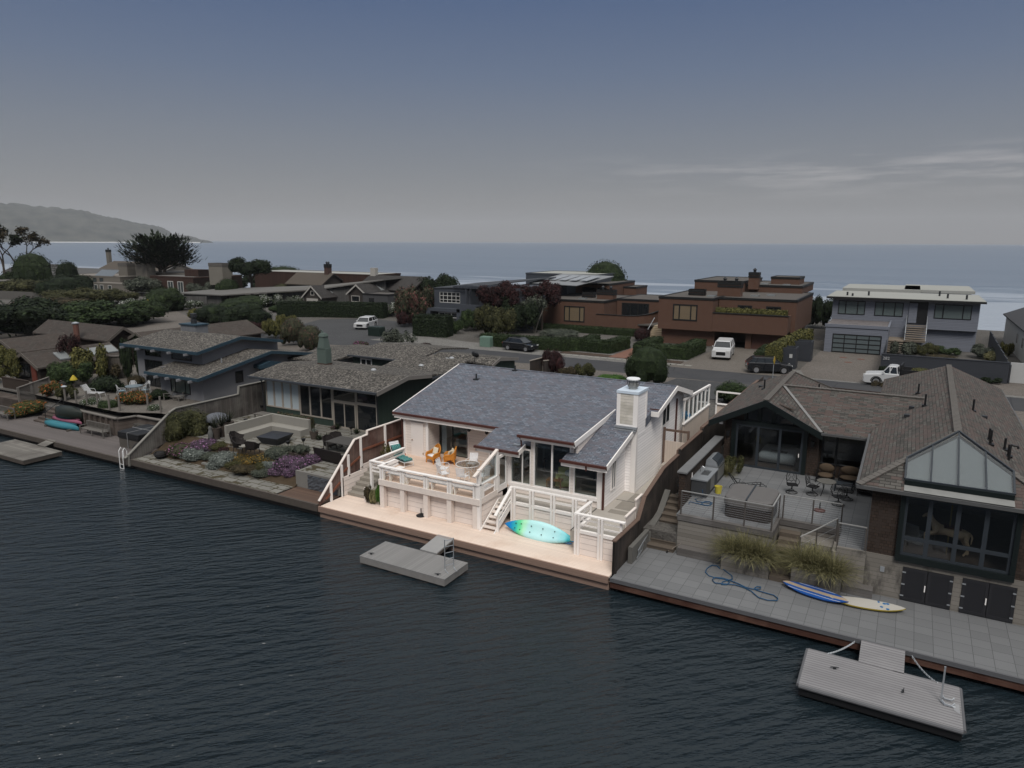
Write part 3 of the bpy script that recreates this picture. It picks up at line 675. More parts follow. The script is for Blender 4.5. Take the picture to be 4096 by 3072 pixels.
mb=MB(); mb.box(-12.6,-10.5,28.80,28.96,1.74,1.88); mb.box(-12.75,-12.58,28.97,30.55,1.74,1.90)
mb.box(-12.75,-10.25,28.76,28.96,2.63,2.69); mb.box(-12.75,-12.58,28.96,30.65,2.625,2.685)
for z in (2.1,2.37):mb.box(-12.5,-10.5,28.88,28.91,z,z+.07); mb.box(-12.68,-12.64,28.96,30.55,z,z+.09)
mb.build('rail',WHITE,t_)
for x in (-12.57,-11.40):
 for dx in (-.08,.08):
  mb=MB(); mb.box(x+dx-.05,x+dx+.05,28.74,28.85,.65,2.63); mb.build('post',WHITE,t_)
 mb=MB(); mb.box(x-.03,x+.03,28.75,28.84,.65,1.86); mb.build('post_block',WHITEW,t_)
mb=MB(); mb.box(-10.52,-10.42,28.9,29.0,1.8,2.63); mb.box(-12.68,-12.6,30.5,30.6,1.75,2.63); mb.build('post',WHITE,t_)
t_=thing('picket_screen','low weathered white picket screen by the dark fence','screen',(-10.6,31,1.75))
for y0,y1,z in ((29.9,31.2,2.55),(31.25,32.1,2.95)):
 mb=MB(); n=int((y1-y0)/.14)
 for k in range(n):mb.box(-10.62,-10.58,y0+k*.14,y0+k*.14+.12,1.75,z-.05)
 mb.build('pickets',WHITEW,t_)
 mb=MB(); mb.box(-10.66,-10.54,y0-.05,y1+.03,z-.05,z+.02); mb.build('cap_rail',WHITEW,t_)
t_=thing('white_stairs','white wooden stairs with open risers beside the kayak','stairs',(-17.6,30,.65))
for x in (-18.02,-17.2):
 mb=MB(); mb.ex([(x,28.9,.65),(x,29.2,.65),(x,30.95,1.62),(x,30.95,1.78),(x,30.75,1.78)],(.05,0,0)); mb.build('stringer',WHITE,t_)
for k in range(6):
 mb=MB(); y=29.12+k*.31; z=.82+k*.158; mb.box(-17.97,-17.2,y,y+.27,z-.045,z); mb.build('tread',WHITEW,t_)
mb=MB(); mb.bar((-17.12,28.95,1.60),(-17.12,30.7,2.64),.15,.07); mb.bar((-17.12,29.2,1.35),(-17.12,30.7,2.2),.04,.09); mb.bar((-17.12,29.2,1.1),(-17.12,30.7,1.95),.04,.09); mb.build('handrail',WHITE,t_)
mb=MB(); mb.box(-17.17,-17.07,29.15,29.27,.65,1.72); mb.build('newel_post',WHITE,t_)
mb=MB(); mb.box(-18.0,-17.0,30.75,31.5,1.2,1.77); mb.build('landing',M_conc,t_)
def boundary(name,label,x,prof,zb,mats,posts,capw=.14,rails=True,th=.03,board='X'):
 f_=thing(name,label,'fence',(x,prof[0][0],zb(prof[0][0])))
 mb=MB()
 for (y0,z0),(y1,z1) in zip(prof,prof[1:]):
  if abs(y1-y0)<.01:continue
  mb.ex([(x-th/2,y0,zb(y0)),(x-th/2,y1,zb(y1)),(x-th/2,y1,z1-.04),(x-th/2,y0,z0-.04)],(th,0,0))
 mb.build('boards',mats[0],f_)
 mb=MB()
 for (y0,z0),(y1,z1) in zip(prof,prof[1:]):
  mb.bar((x,y0,z0-.01),(x,y1,z1-.01),capw,.06)
 mb.build('cap_rail',mats[1],f_)
 for y,z0,z1 in posts:
  mb=MB(); mb.box(x+.02,x+.13,y-.055,y+.055,z0,z1); mb.build('post',mats[2],f_)
 return f_
M_redfence=planks('reddish_fence_boards',(.115,.062,.05),'Y',.15,.06,.35,.85,gapcol=.3,grain=1.0,worn=(.17,.12,.10))
f_=boundary('boundary_fence','reddish brown board fence with white cap beside the green house garden',-27.55,[(27.4,.95),(30.45,3.74),(31.57,3.78),(31.58,4.02),(36.5,4.0),(44,4.0)],lambda y:.66 if y<29.15 else (1.76 if y<30.7 else 2.05),(M_redfence,WHITEW,WHITE),[(28.3,.65,1.75),(29.22,.65,2.55),(29.8,1.7,3.0),(30.9,1.9,3.75),(33.15,2.1,3.98)])
mb=MB(); mb.box(-27.5,-27.42,29.2,30.8,.65,1.78); mb.box(-27.5,-27.42,30.8,32.2,.9,2.0); mb.box(-27.5,-27.44,31.0,36,2.02,2.1); mb.build('lower_boards',M_bulk,f_)
mb=MB(); mb.bar((-27.50,29.3,2.05),(-27.5,30.85,2.6),.05,.12); mb.bar((-27.5,31,2.95),(-27.5,36,2.95),.05,.12); mb.bar((-27.5,27.9,.9),(-27.5,29.1,1.55),.05,.1); mb.build('rail',plain('red_stained_wood',(.19,.07,.04),.8,.2),f_)
t_=thing('concrete_steps','mossy concrete steps beside the reddish boundary fence','steps',(-26.9,30,.65))
for k in range(8):
 mb=MB(); y=29.55+k*.36; z=.65+(k+1)*.19; mb.box(-27.4,-25.62,y,y+.6 if k<7 else 32.6,.6,z); mb.build('step',M_concd,t_)
PL=thing('concrete_planter','low grey planter box holding trailing plants beside the bulkhead','planter',(-25.1,29.4,.65))
mb=MB(); mb.box(-25.75,-24.5,29.2,29.32,.65,1.45); mb.box(-25.75,-25.62,29.32,31.5,.65,1.6); mb.box(-25.62,-24.5,29.33,30.2,.65,1.4); mb.build('box',M_concd,PL)
mb=MB(); mb.box(-25.8,-25.66,29.12,29.25,.65,1.5); mb.build('post',WHITEW,PL)
M_dkfence=planks('dark_fence_boards',(.040,.032,.028),'Y',.15,.08,.4,.85,gapcol=.25,worn=(.07,.055,.045))
f_=boundary('dark_fence','tall dark brown board fence on the right side of the white house',-10.35,[(27.75,2.2),(30.9,2.12),(31.75,3.0),(34.6,3.62),(37.3,3.66),(37.32,3.86),(42.2,3.86),(42.22,4.05),(60,4.0)],lambda y:.6 if y<35 else 1.4,(M_dkfence,plain('brown_cap',(.13,.085,.065),.8,.25,6),plain('dark_post',(.03,.025,.022),.9,.2)),[(27.85,.3,2.15),(30.9,.6,2.1),(37.3,1.6,3.95),(42.2,1.6,4.0)],.2,th=.1)
t_=thing('garden_gate','cream boarded gate with brown frame beside the white house','gate',(-11.3,40,2.1))
mb=MB(); mb.box(-11.95,-10.5,40.0,40.06,2.15,3.55); mb.build('panel',planks('cream_gate_boards',(.62,.52,.44),'X',.16,.06,.06,.6,gapcol=.6),t_)
mb=MB(); mb.box(-12.05,-11.93,39.95,40.08,2.1,4.35); mb.box(-10.62,-10.5,39.95,40.08,2.1,4.3); mb.box(-11.93,-10.62,39.97,40.06,4.15,4.28); mb.build('frame',plain('brown_cap',(.13,.085,.065)),t_)
t_=thing('glass_windbreak','white framed glass windbreak behind the white house','windbreak',(-11.5,45,1.9))
mb=MB(); mb.box(-11.8,-11.72,43.2,49.5,1.9,3.85); mb.build('panel',planks('cream_panel_boards',(.66,.56,.48),'Y',.6,.02,.04,.6,gapcol=.6),t_)
mb=MB()
for k in range(7):mb.box(-11.8,-11.70,43.2+k*1.03,43.28+k*1.03,3.85,5.4-k*.03)
mb.box(-11.82,-11.66,43.1,49.6,3.83,3.92); mb.bar((-11.76,43.1,5.45),(-11.76,49.6,5.25),.14,.12); mb.build('frame',WHITE,t_)
mb=MB(); mb.box(-11.77,-11.75,43.2,49.4,3.9,5.3); mb.build('pane',M_glass,t_)
t_=thing('yard_fence','cream board fence with white rail behind the green bin','fence',(-9.5,52,1.9))
mb=MB(); mb.box(-11.7,-8.2,51.5,51.56,1.9,3.5); mb.build('boards',planks('cream_panel_boards',(.66,.56,.48)),t_)
mb=MB(); mb.box(-11.7,-8.2,51.4,51.6,3.5,3.58); mb.box(-11.7,-8.0,51.45,51.55,4.4,4.5); mb.box(-11.7,-11.6,51.4,51.5,1.9,4.5); mb.box(-9.7,-9.6,51.4,51.5,1.9,4.5); mb.build('rail',WHITE,t_)
t_=thing('wheelie_bin','dark green wheelie bin behind the cream gate','bin',(-10.85,45.6,2.1),.2)
M_bin=plain('bin_green',(.012,.075,.055),.45,.08)
mb=MB(); mb.loft([[(sx*x,sy*y,z) for x,y in ((-1,-1),(1,-1),(1,1),(-1,1))] for z,sx,sy in ((.1,.22,.26),(1.0,.29,.34))]); mb.build('body',M_bin,t_,local=True)
mb=MB(); mb.ex([(-.31,-.38,1.0),(-.31,.38,1.0),(-.31,.38,1.08),(-.31,0,1.13),(-.31,-.38,1.04)],(.62,0,0)); mb.build('lid',plain('bin_lid_green',(.02,.10,.075),.45,.08),t_,local=True)
for s in (-.24,.24):
 mb=MB(); mb.tube([(s-.03,.3,.1),(s+.03,.3,.1)],.1,10); mb.build('wheel',M_black,t_,local=True)
mb=MB(); mb.ell((-11.95,44.4,4.15),.28,.28,.28,14,10); tag(mb.build('blue_ball',plain('blue_rubber',(.01,.22,.45),.4,.05),smooth=True),'bright blue ball behind the glass windbreak','ball')
mb=MB(); mb.tube([(-11.25+(.2+.006*k)*math.cos(k*.6),37.6+(.2+.008*k)*math.sin(k*.6),1.79+.012*(k%5)) for k in range(46)],.022,5); tag(mb.build('garden_hose',plain('green_hose',(.03,.22,.13),.5,.1),smooth=True),'coiled green garden hose on the concrete beside the white wall','hose')
mb=MB(); mb.box(-26.48,-26.28,33.5,33.6,2.15,2.27); tag(mb.build('brick',plain('red_brick',(.45,.10,.05),.9,.1)),'single red brick at the foot of the closet wall','brick')
# ---- furniture on the upper deck
M_wick=plain('orange_wicker',(.60,.235,.035),.6,.22,26,bump=.8)
M_cush=bricks('cream_check_cloth',(.78,.68,.50),(.70,.58,.40),(.85,.78,.65),'X','Z',.09,.09,.01,1,0,.9)
M_wcl=plain('white_cloth',(.75,.74,.72))
def wicker(label,loc,rz,cush):
 t_=thing('wicker_chair',label,'armchair',loc,rz,'orange wicker chairs on the upper deck')
 mb=MB(); mb.box(-.29,.29,-.32,.26,.30,.40); mb.build('seat',M_wick,t_,local=True)
 mb=MB()
 n=18; pr=[]
 for k in range(n+1):
  a=math.pi*(-.06+1.12*k/n); c_,s_=math.cos(a),math.sin(a)
  h_=.62+.42*max(0,s_)**2.2
  pr.append((.36*c_,.03+.30*s_ if s_>0 else .03-.3*(-s_*3),h_))
 for (x0,y0,h0),(x1,y1,h1) in zip(pr,pr[1:]):
  mb.ex([(x0,y0,.32),(x1,y1,.32),(x1*1.04,y1*1.04+.04*(h1>.7),h1),(x0*1.04,y0*1.04+.04*(h0>.7),h0)],(0,.035,0))
 mb.tube([(x*1.04,y*1.04+.04*(h_>.7),h_) for x,y,h_ in pr],.035,6); mb.build('backrest',M_wick,t_,local=True,smooth=False)
 mb=MB()
 for s in (-1,1):mb.tube([(s*.36,.0,.62),(s*.37,-.25,.60),(s*.33,-.34,.5),(s*.31,-.33,.34)],.045,6)
 for s in (-1,1):mb.ex([(s*.33,-.30,.34),(s*.33,.1,.34),(s*.35,.1,.60),(s*.35,-.28,.58)],(s*.03,0,0))
 mb.build('armrest',M_wick,t_,local=True)
 mb=MB(); n=14
 for k in range(n):
  for f in (0,1):
   pass
 arch=[(-.31+.62*k/n,.10+.17*math.sin(math.pi*k/n)**.6) for k in range(n+1)]
 for (x0,z0),(x1,z1) in zip(arch,arch[1:]):mb.ex([(x0,-.33,z0),(x1,-.33,z1),(x1,-.33,.32),(x0,-.33,.32)],(0,.03,0))
 for s in (-1,1):
  ar=[(-.32+.58*k/n,.10+.17*math.sin(math.pi*k/n)**.6) for k in range(n+1)]
  for (y0,z0),(y1,z1) in zip(ar,ar[1:]):mb.ex([(s*.31,y0,z0),(s*.31,y1,z1),(s*.31,y1,.32),(s*.31,y0,.32)],(.03*-s,0,0))
 mb.build('skirt',M_wick,t_,local=True)
 for x in (-.30,.30):
  for y in (-.31,.25):
   mb=MB(); mb.tube([(x,y,.32),(x*1.06,y*1.06,0)],[.035,.028],6); mb.build('leg',M_wick,t_,local=True)
 mb=MB(); mb.loft([[(x*s_,-.03+y*s_,z) for x,y in ((-.27,-.27),(.27,-.27),(.29,0),(.27,.25),(-.27,.25),(-.29,0))] for z,s_ in ((.40,.95),(.44,1.0),(.48,.93))]); mb.build('seat_cushion',M_wcl,t_,local=True,smooth=True)
 for (x,y,z,rot,sc) in cush:
  mb=MB(); q=[]
  for zz,s_ in ((-.055,.80),(-.02,1.0),(.02,1.0),(.055,.80)):q.append([(px_*s_,zz,pz*s_) for px_,pz in ((-.21,-.21),(0,-.195),(.21,-.21),(.195,0),(.21,.21),(0,.195),(-.21,.21),(-.195,0))])
  M_=Matrix.Translation((x,y,z))@Matrix.Rotation(rot,4,'Z')@Matrix.Rotation(R(-16),4,'X')
  mb.loft([[tuple(M_@Vector(p)*1) for p in ring] for ring in q]); o=mb.build('pillow',M_cush,t_,local=True,smooth=False)
 return t_
wicker('orange wicker armchair with one cream pillow, facing the lagoon',(-23.93,33.30,2.15),R(-14),[(0,.14,.68,0,1)])
wicker('orange wicker armchair with two cream pillows, turned sideways',(-22.95,33.55,2.15),R(-58),[(-.08,.16,.68,.25,1),(.1,0,.64,-.45,1)])
M_strap=bricks('white_strap_weave',(.82,.82,.83),(.80,.80,.82),(.05,.05,.06),'X','Z',.075,.075,.012,1,0,.5)
M_strapw=plain('white_vinyl_strap',(.82,.82,.83),.4,.04)
M_wtube=plain('white_tube_metal',(.72,.71,.70),.35,.06)
def strap_weave(mb,O_,U_,V_,w_,h_,n,m):
 O_,U_,V_=Vector(O_),Vector(U_).normalized(),Vector(V_).normalized(); N_=U_.cross(V_)
 for k in range(n):
  a=O_+U_*(w_*(k+.5)/n); mb.bar(a+N_*.004,a+V_*h_+N_*.004,w_/n*.52,.006,N_)
 for k in range(m):
  a=O_+V_*(h_*(k+.5)/m); mb.bar(a-N_*.004,a+U_*w_-N_*.004,h_/m*.52,.006,N_)
def strap_chair():
 t_=thing('strap_chair','white strap chair','chair',(0,0,0),0,'white strap chairs round the glass table')
 mb=MB(); strap_weave(mb,(-.24,-.22,.43),(1,0,0),(0,1,0),.48,.44,6,6); mb.build('seat',M_strapw,t_,local=True)
 mb=MB(); strap_weave(mb,(-.24,.24,.50),(1,0,0),(0,.22,1),.48,.44,6,6); mb.build('backrest',M_strapw,t_,local=True)
 for s in (-1,1):
  mb=MB(); mb.tube([(s*.26,-.24,0),(s*.25,-.24,.43),(s*.25,.22,.43),(s*.25,.35,.96)],.014,5); mb.tube([(s*.25,.25,.44),(s*.26,.30,0)],.014,5); mb.build('side_frame',M_wtube,t_,local=True)
  mb=MB(); mb.tube([(s*.25,-.22,.43),(s*.28,-.26,.60),(s*.30,-.18,.66),(s*.29,.1,.66),(s*.25,.27,.64)],.016,5); mb.build('armrest',M_wtube,t_,local=True)
 mb=MB(); mb.tube([(-.25,.35,.96),(.25,.35,.96)],.014,5); mb.tube([(-.25,-.24,.43),(.25,-.24,.43)],.014,5); mb.tube([(-.26,-.24,.12),(.26,-.24,.12)],.01,5); mb.build('cross_bar',M_wtube,t_,local=True)
 return t_
SCH=strap_chair()
TCX,TCY=-20.75,32.1
spots=[(-22.05,31.55,R(100),'white strap chair on the left of the glass table, nearest the armchairs'),(-21.15,33.15,R(10),'white strap chair behind the glass table, below the house wall'),(-19.95,32.95,R(-38),'white strap chair beyond the glass table, beside the sunroom window'),(-20.35,30.95,R(185),'white strap chair with its back to the railing in front of the glass table'),(-19.45,31.6,R(-100),'white strap chair partly hidden by the sloping wind screen rail'),(-21.55,30.85,R(150),'white strap chair pulled in at the front left of the glass table')]
for i,(x,y,rz,lb) in enumerate(spots):
 if i==0:SCH.location=(x,y,2.15); SCH.rotation_euler=(0,0,rz); SCH['label']=lb
 else:dup(SCH,(x,y,2.15),rz,lb)
t_=thing('glass_table','round glass topped patio table with white metal frame','table',(TCX,TCY,2.15))
mb=MB(); mb.lathe((0,0,0),[(.64,.70),(.66,.715),(.66,.735),(.62,.735)],36);
mb=MB(); n=36; mb.tube([(.66*math.cos(2*math.pi*k/n),.66*math.sin(2*math.pi*k/n),.72) for k in range(n+1)],.02,6,False); mb.build('rim',M_wtube,t_,local=True)
mb=MB(); mb.cyl(0,0,.715,.725,.65,36); mb.build('table_top',glass('table_glass',(.80,.80,.78),1.0),t_,local=True)
for k in range(4):
 a=math.pi/4+k*math.pi/2; c_,s_=math.cos(a),math.sin(a)
 mb=MB(); mb.tube([(.6*c_,.6*s_,.70),(.25*c_,.25*s_,.62),(.18*c_,.18*s_,.35),(.42*c_,.42*s_,0)],.02,6); mb.build('leg',M_wtube,t_,local=True)
t_=thing('chaise_longue','white strap chaise longue with green striped cushion','sun lounger',(-25.75,32.2,2.15),R(-21))
def stripes(name,ax):
 t=NT(name); q=t.xyz(); f=t.math('FRACT',t.math('MULTIPLY',q[1],8.5))
 c=t.ramp(f,[(0.0,(.03,.22,.20)),(.42,(.03,.22,.20)),(.43,(.012,.05,.06)),(.60,(.012,.05,.06)),(.61,(.36,.52,.48)),(.72,(.36,.52,.48)),(.73,(.012,.05,.06)),(1.0,(.012,.05,.06))])
 c.node.color_ramp.interpolation='CONSTANT'
 return t.out(c,.9)
M_str=stripes('green_stripe_cloth','Y')
def pad(mb,O_,U_,L_,w_,th_,seg):
 O_,U_=Vector(O_),Vector(U_).normalized(); V_=Vector((0,1,0)); N_=U_.cross(V_)
 if N_.z<0:N_=-N_
 s_=[]
 for k in range(seg*4+1):
  f=k/4; b_=th_*(.55+.45*abs(math.sin(math.pi*f))) if k%4 else th_*.5
  p=O_+U_*(L_*k/(seg*4)); s_.append([p-V_*w_,p+V_*w_,p+V_*w_+N_*b_,p+N_*b_*1.15,p-V_*w_+N_*b_])
 mb.loft(s_)
mb=MB(); pad(mb,(0,0,.34),(1,0,.02),1.15,.29,.12,3); mb.build('seat_cushion',M_str,t_,local=True)
mb=MB(); pad(mb,(0,0,.36),(-.42,0,.72),.74,.29,.12,2); mb.build('back_cushion',M_str,t_,local=True)
mb=MB(); strap_weave(mb,(-.40,-.29,1.0),(0,1,0),(-.42,0,.72),.58,.2,8,2); strap_weave(mb,(-.0,-.29,.30),(0,1,0),(1,0,0),.58,1.2,6,10); mb.build('straps',M_strapw,t_,local=True)
mb=MB()
for s in (-1,1):mb.tube([(-.50,s*.31,1.18),(0,s*.31,.31),(1.2,s*.31,.31),(1.22,s*.31,0)],.015,5); mb.tube([(-.15,s*.31,.31),(-.7,s*.31,0)],.015,5); mb.tube([(0,s*.31,.31),(-.4,s*.31,.32)],.015,5)
mb.tube([(-.50,-.31,1.18),(-.50,.31,1.18)],.015,5); mb.tube([(1.22,-.31,.1),(1.22,.31,.1)],.012,5); mb.tube([(-.7,-.31,0),(-.7,.31,0)],.012,5); mb.build('frame',M_wtube,t_,local=True)
def umbrella_base(label,loc,col):
 t_=thing('umbrella_base',label,'umbrella stand',loc)
 mb=MB(); mb.lathe((0,0,0),[(.26,0),(.27,.04),(.2,.08),(.06,.11)],20); mb.build('base',col,t_,local=True)
 mb=MB(); mb.cyl(0,0,.1,.42,.03,8); mb.build('tube',M_black,t_,local=True)
umbrella_base('black umbrella stand on the tan wharf below the railing',at('C',1340,1005,.65),M_black)
def kayak():
 t_=thing('kayak','turquoise and blue sit on top kayak leaning against the bulkhead','kayak',(-15.03,29.60,1.0),R(-2))
 L_,W_=1.98,.50; secs=[]
 n=26
 for k in range(n+1):
  u=-1+2*k/n; hw=W_*max(.02,(1-abs(u)**1.9))**.85; d_=.17*max(.05,1-abs(u)**4)**.6; rk=.10*abs(u)**3
  ring=[]
  for a in range(16):
   th=2*math.pi*a/16; c_,s_=math.cos(th),math.sin(th)
   y=hw*(abs(c_)**.8)*(1 if c_>0 else -1); z=d_*(abs(s_)**.8)*(1 if s_>0 else -1)
   if s_<0:z*=1.15-.55*(1-abs(c_))*(1-abs(u)**2);
   if s_<-.6 and abs(c_)<.2:z+=.05*(1-u*u)
   ring.append((u*L_,y,z+rk))
  secs.append(ring)
 M_=Matrix.Rotation(R(-122),4,'X')
 t=NT('kayak_plastic'); q=t.xyz()
 w_=t.math('ADD',q[0],t.math('MULTIPLY',t.math('SUBTRACT',t.noise(1.6,4),.5),.5))
 c=t.ramp(t.n('ShaderNodeMapRange',{0:w_,1:-2.0,2:2.0}).outputs[0],[(0.0,(.0,.17,.50)),(.12,(.0,.22,.55)),(.19,(.03,.45,.40)),(.24,(.12,.66,.30)),(.30,(.40,.78,.50)),(.36,(.44,.76,.74)),(.6,(.50,.80,.80)),(.78,(.42,.74,.76)),(.87,(.22,.62,.66)),(.92,(.03,.42,.48)),(1.0,(.08,.50,.55))])
 mk=t.out(c,.35,0,.4)
 mb=MB(); mb.loft([[tuple(M_@Vector(p)) for p in r_] for r_ in secs]); mb.build('hull',mk,t_,local=True,smooth=True)
 for i,u in enumerate((-1.25,-.95,-.35,.3,.95)):
  for s in (-.15,.15):
   mb=MB(); p=M_@Vector((u,s*(1 if abs(u)<1.1 else .8),-.135-(.02 if abs(u)<.5 else -.01))); mb.ell(p,.035,.03,.03,8,4); mb.build('scupper',M_black,t_,local=True)
kayak()
M_pad=plain('blue_paddle',(.05,.27,.62),.4,.06)
def paddle(label,p,q,blades):
 p,q=Vector(p),Vector(q); d=(q-p).normalized()
 t_=thing('paddle',label,'paddle',(p+q)/2)
 mb=MB(); mb.tube([p,q],.018,6); mb.build('shaft',M_black,t_)
 mb=MB(); mb.tube([p+d*.75,p+d*1.2],.021,6); mb.tube([p+d*.3,p+d*.36],.022,6); mb.tube([q-d*.36,q-d*.3],.022,6); mb.build('grip',WHITE,t_)
 for e,s in blades:
  c_=p if e==0 else q; s_=-d if e==0 else d; V_=Vector((-d.y,d.x,0)); mb=MB()
  pr=[(0,.03),(.1,.08),(.3,.1),(.42,.07),(.47,.01)]
  ring=[c_+s_*a+V_*b_ for a,b_ in pr]+[c_+s_*a-V_*b_ for a,b_ in reversed(pr)]
  mb.ex([r_+Vector((0,0,-.008)) for r_ in ring],(0,0,.016)); mb.build('blade',M_pad,t_)
a,b_=at('T',1400,1345,.69),at('T',2010,1440,.69); paddle('blue bladed paddle lying closest to the kayak',a,b_,((0,1),(1,1)))
a,b_=at('T',1560,1385,.68),at('T',1950,1480,.68); paddle('blue bladed paddle lying outermost on the wharf boards',a,b_,((1,1),))
def float_dock(name,label,corners,z,th,mat,edge,extras=()):
 t_=thing(name,label,'floating dock',(sum(c[0] for c in corners)/4,sum(c[1] for c in corners)/4,0))
 mb=MB(); mb.prism(corners,z-.05,z); mb.build('boards',mat,t_)
 cx_,cy_=t_.location[0],t_.location[1]
 mb=MB(); mb.prism([(cx_+(x-cx_)*.996,cy_+(y-cy_)*.996) for x,y in corners],z-th,z-.055); mb.build('frame',edge,t_)
 return t_
pts=[at('C',680,1440,.42),at('C',960,1290,.42),at('C',1840,1530,.42),at('C',1640,1690,.42)]
a=pts[0]; FD=float_dock('floating_dock','grey square floating dock in front of the white house',[(-21.68,24.0),(-21.68,25.93),(-16.8,25.93),(-16.8,24.0)],.42,.34,M_greyw,plain('grey_dock_edge',(.20,.19,.18),.8,.3,4))
t_=thing('gangway','narrow grey gangway from the tan wharf to the floating dock','gangway',(-19.05,26.6,.5))
mb=MB(); mb.ex([(-19.54,25.9,.44),(-18.56,25.9,.44),(-18.56,27.42,.62),(-19.54,27.42,.62)],(0,0,.06)); mb.build('boards',plain('grey_gangway',(.27,.265,.26),.8,.1,3),t_)
mb=MB(); mb.bar((-19.54,25.95,.38),(-19.54,27.3,.54),.06,.14); mb.bar((-18.56,25.95,.38),(-18.56,27.3,.54),.06,.14); mb.build('side_beam',M_pile,t_)
def swim_ladder(name,label,loc,rz,h_,m_):
 t_=thing(name,label,'ladder',loc,rz)
 for s in (-.22,.22):
  mb=MB(); mb.tube([(s,0,h_),(s,0,.1),(s,-.1,.03),(s,-.35,.0)],.022,6); mb.tube([(s,0,h_),(s,.25,h_+.02),(s,.45,h_-.15),(s,.45,-.3)],.022,6) if h_<1 else None; mb.build('side_rail',m_,t_,local=True)
 mb=MB()
 for z in (.25,.55,.85,1.15,1.45):
  if z<h_+.05:mb.tube([(-.22,0,z),(.22,0,z)],.016,5)
 mb.build('rung',m_,t_,local=True)
 return t_
p=Vector((-17.15,24.9,.42)); swim_ladder('swim_ladder','raised metal swim ladder on the square grey floating dock',(p.x,p.y,.42),R(60),1.5,M_steel)
def cleat(label,loc,rz=0,grp='mooring cleats'):
 t_=thing('mooring_cleat',label,'cleat',loc,rz,grp)
 mb=MB(); mb.box(-.05,.05,-.03,.03,0,.06); mb.build('base',M_gut_d,t_,local=True)
 mb=MB(); mb.tube([(-.14,0,.06),(-.06,0,.075),(.06,0,.075),(.14,0,.06)],.018,6); mb.build('horn',M_gut_d,t_,local=True)
cleat('dark mooring cleat at the far left corner of the square grey dock',(-21.3,24.4,.42),R(30)); cleat('dark mooring cleat at the near edge of the square grey dock',(-17.3,24.2,.42),R(30))
# ------------------------------------------------------------------ the dark shingle house on the right
M_shR=bricks('brown_grey_shingles',(.045,.041,.037),(.120,.112,.10),(.022,.02,.018),'X','Y',.40,.165,.014,1.04,.8,.95,extra=(.10,.066,.058),tone=.25,bd=.03)
M_shRy=bricks('brown_grey_shingles_side',(.050,.045,.040),(.120,.112,.10),(.022,.02,.018),'Y','X',.40,.165,.014,1.12,.8,.95,extra=(.10,.070,.062),tone=.25,bd=.03)
M_wallR=bricks('dark_wall_shingles',(.030,.020,.015),(.064,.042,.031),(.010,.008,.006),'H','Z',.16,.13,.012,1,.6,.95,extra=(.045,.034,.028),tone=.5)
M_green=plain('dark_green_trim',(.007,.011,.011),.4,.15)
M_slate=plain('slate_frame',(.030,.036,.043),.45,.12)
def board_conc():
 t=NT('board_formed_concrete'); q=t.xyz(); u=t.math('DIVIDE',q[2],.19)
 wn_=t.n('ShaderNodeTexWhiteNoise',{1:t.math('FLOOR',u)},noise_dimensions='1D').outputs[0]
 c=t.mix(wn_,(.165,.15,.13),(.23,.21,.185)); c=t.mix(t.math('MULTIPLY',t.noise(9,4,t.vec(q[0],q[1],t.math('MULTIPLY',q[2],5.0))),.5),c,(.12,.108,.094))
 c=t.mix(t.ramp(t.noise(1.1,7,t.vec(q[0],q[1],t.math('MULTIPLY',q[2],.45)),.7),[(.52,0.0),(.66,.85)]),c,(.04,.037,.033))
 e=t.math('LESS_THAN',t.math('FRACT',u),.07); c=t.mix(e,c,(.09,.08,.07)); t.bump(t.math('SUBTRACT',1.0,e),.5,.01)
 return t.out(c,.9)
M_bconc=board_conc()
M_tile=bricks('grey_pavers',(.142,.144,.147),(.180,.182,.185),(.06,.06,.062),'X','Y',.62,.62,.010,1,.2,.8,tone=.4,bd=.006,off=0)
M_greyb=planks('weathered_grey_boards',(.115,.105,.098),'Z',.15,.06,.2,.85,gapcol=.4,worn=(.15,.14,.135))
TR=2.42
t_=thing('paver_wharf','grey square paver deck along the water on the right','deck',(-3,29.5,.65))
mb=MB(); mb.box(-10.28,30,27.35,31.7,.56,.65); mb.build('pavers',M_tile,t_)
mb=MB(); mb.box(-10.3,30,27.27,27.35,.50,.67); mb.build('edge_strip',plain('grey_edge_strip',(.10,.10,.105),.6,.1),t_)
mb=MB(); mb.box(-10.3,30,27.33,27.45,.2,.5); mb.build('edge_beam',planks('red_brown_beam',(.085,.036,.024),'Z',.16,.04,.25,.8,worn=(.13,.07,.05)),t_)
mb=MB(); mb.box(-10.3,30,28.0,28.2,-2,.5); mb.build('sea_wall',M_black,t_)
D=thing('shingle_house','dark shingled house with hipped brown grey roof and triangular skylight','house',(-2,42,TR))
zG=lambda x:6.55-.5*abs(x+6.45)
zW=lambda x:7.2-.508*abs(x-2.4)
zX=lambda y:6.55-.285*(45.3-y)
mb=MB()
wall(mb,'Y',41.0,.2,-8.7,-3.6,TR-.3,lambda x:zG(x)-.12,[(-8.05,-4.42,TR,4.92),(-7.55,-5.05,5.1,6.0)],breaks=(-7.55,-6.45,-5.05))
wall(mb,'X',-8.7,.2,41.2,55,1.5,5.2); wall(mb,'Y',41.3,.2,-3.6,-.6,TR-.3,5.1,[(-3.5,-.7,3.12,4.95)]); wall(mb,'X',-3.6,-.2,41.2,41.3,TR-.3,4.9)
mb.build('gable_wall',M_wallR,D)
mb=MB()
wall(mb,'Y',31.5,.2,-.6,5.6,2.45,5.35,[(.6,4.3,2.6,5.16)]); wall(mb,'X',-.6,.2,31.7,41.3,2.42,5.45); wall(mb,'X',5.6,-.2,31.7,55,1.5,5.4)
mb.build('wing_wall',M_wallR,D)
mb=MB(); wall(mb,'Y',31.46,.24,-.6,5.65,.65,2.45,[(.80,2.58,.65,2.12),(2.88,4.66,.65,2.14)]); mb.box(5.4,12,31.5,31.7,.65,2.3); mb.build('foundation',M_bconc,D)
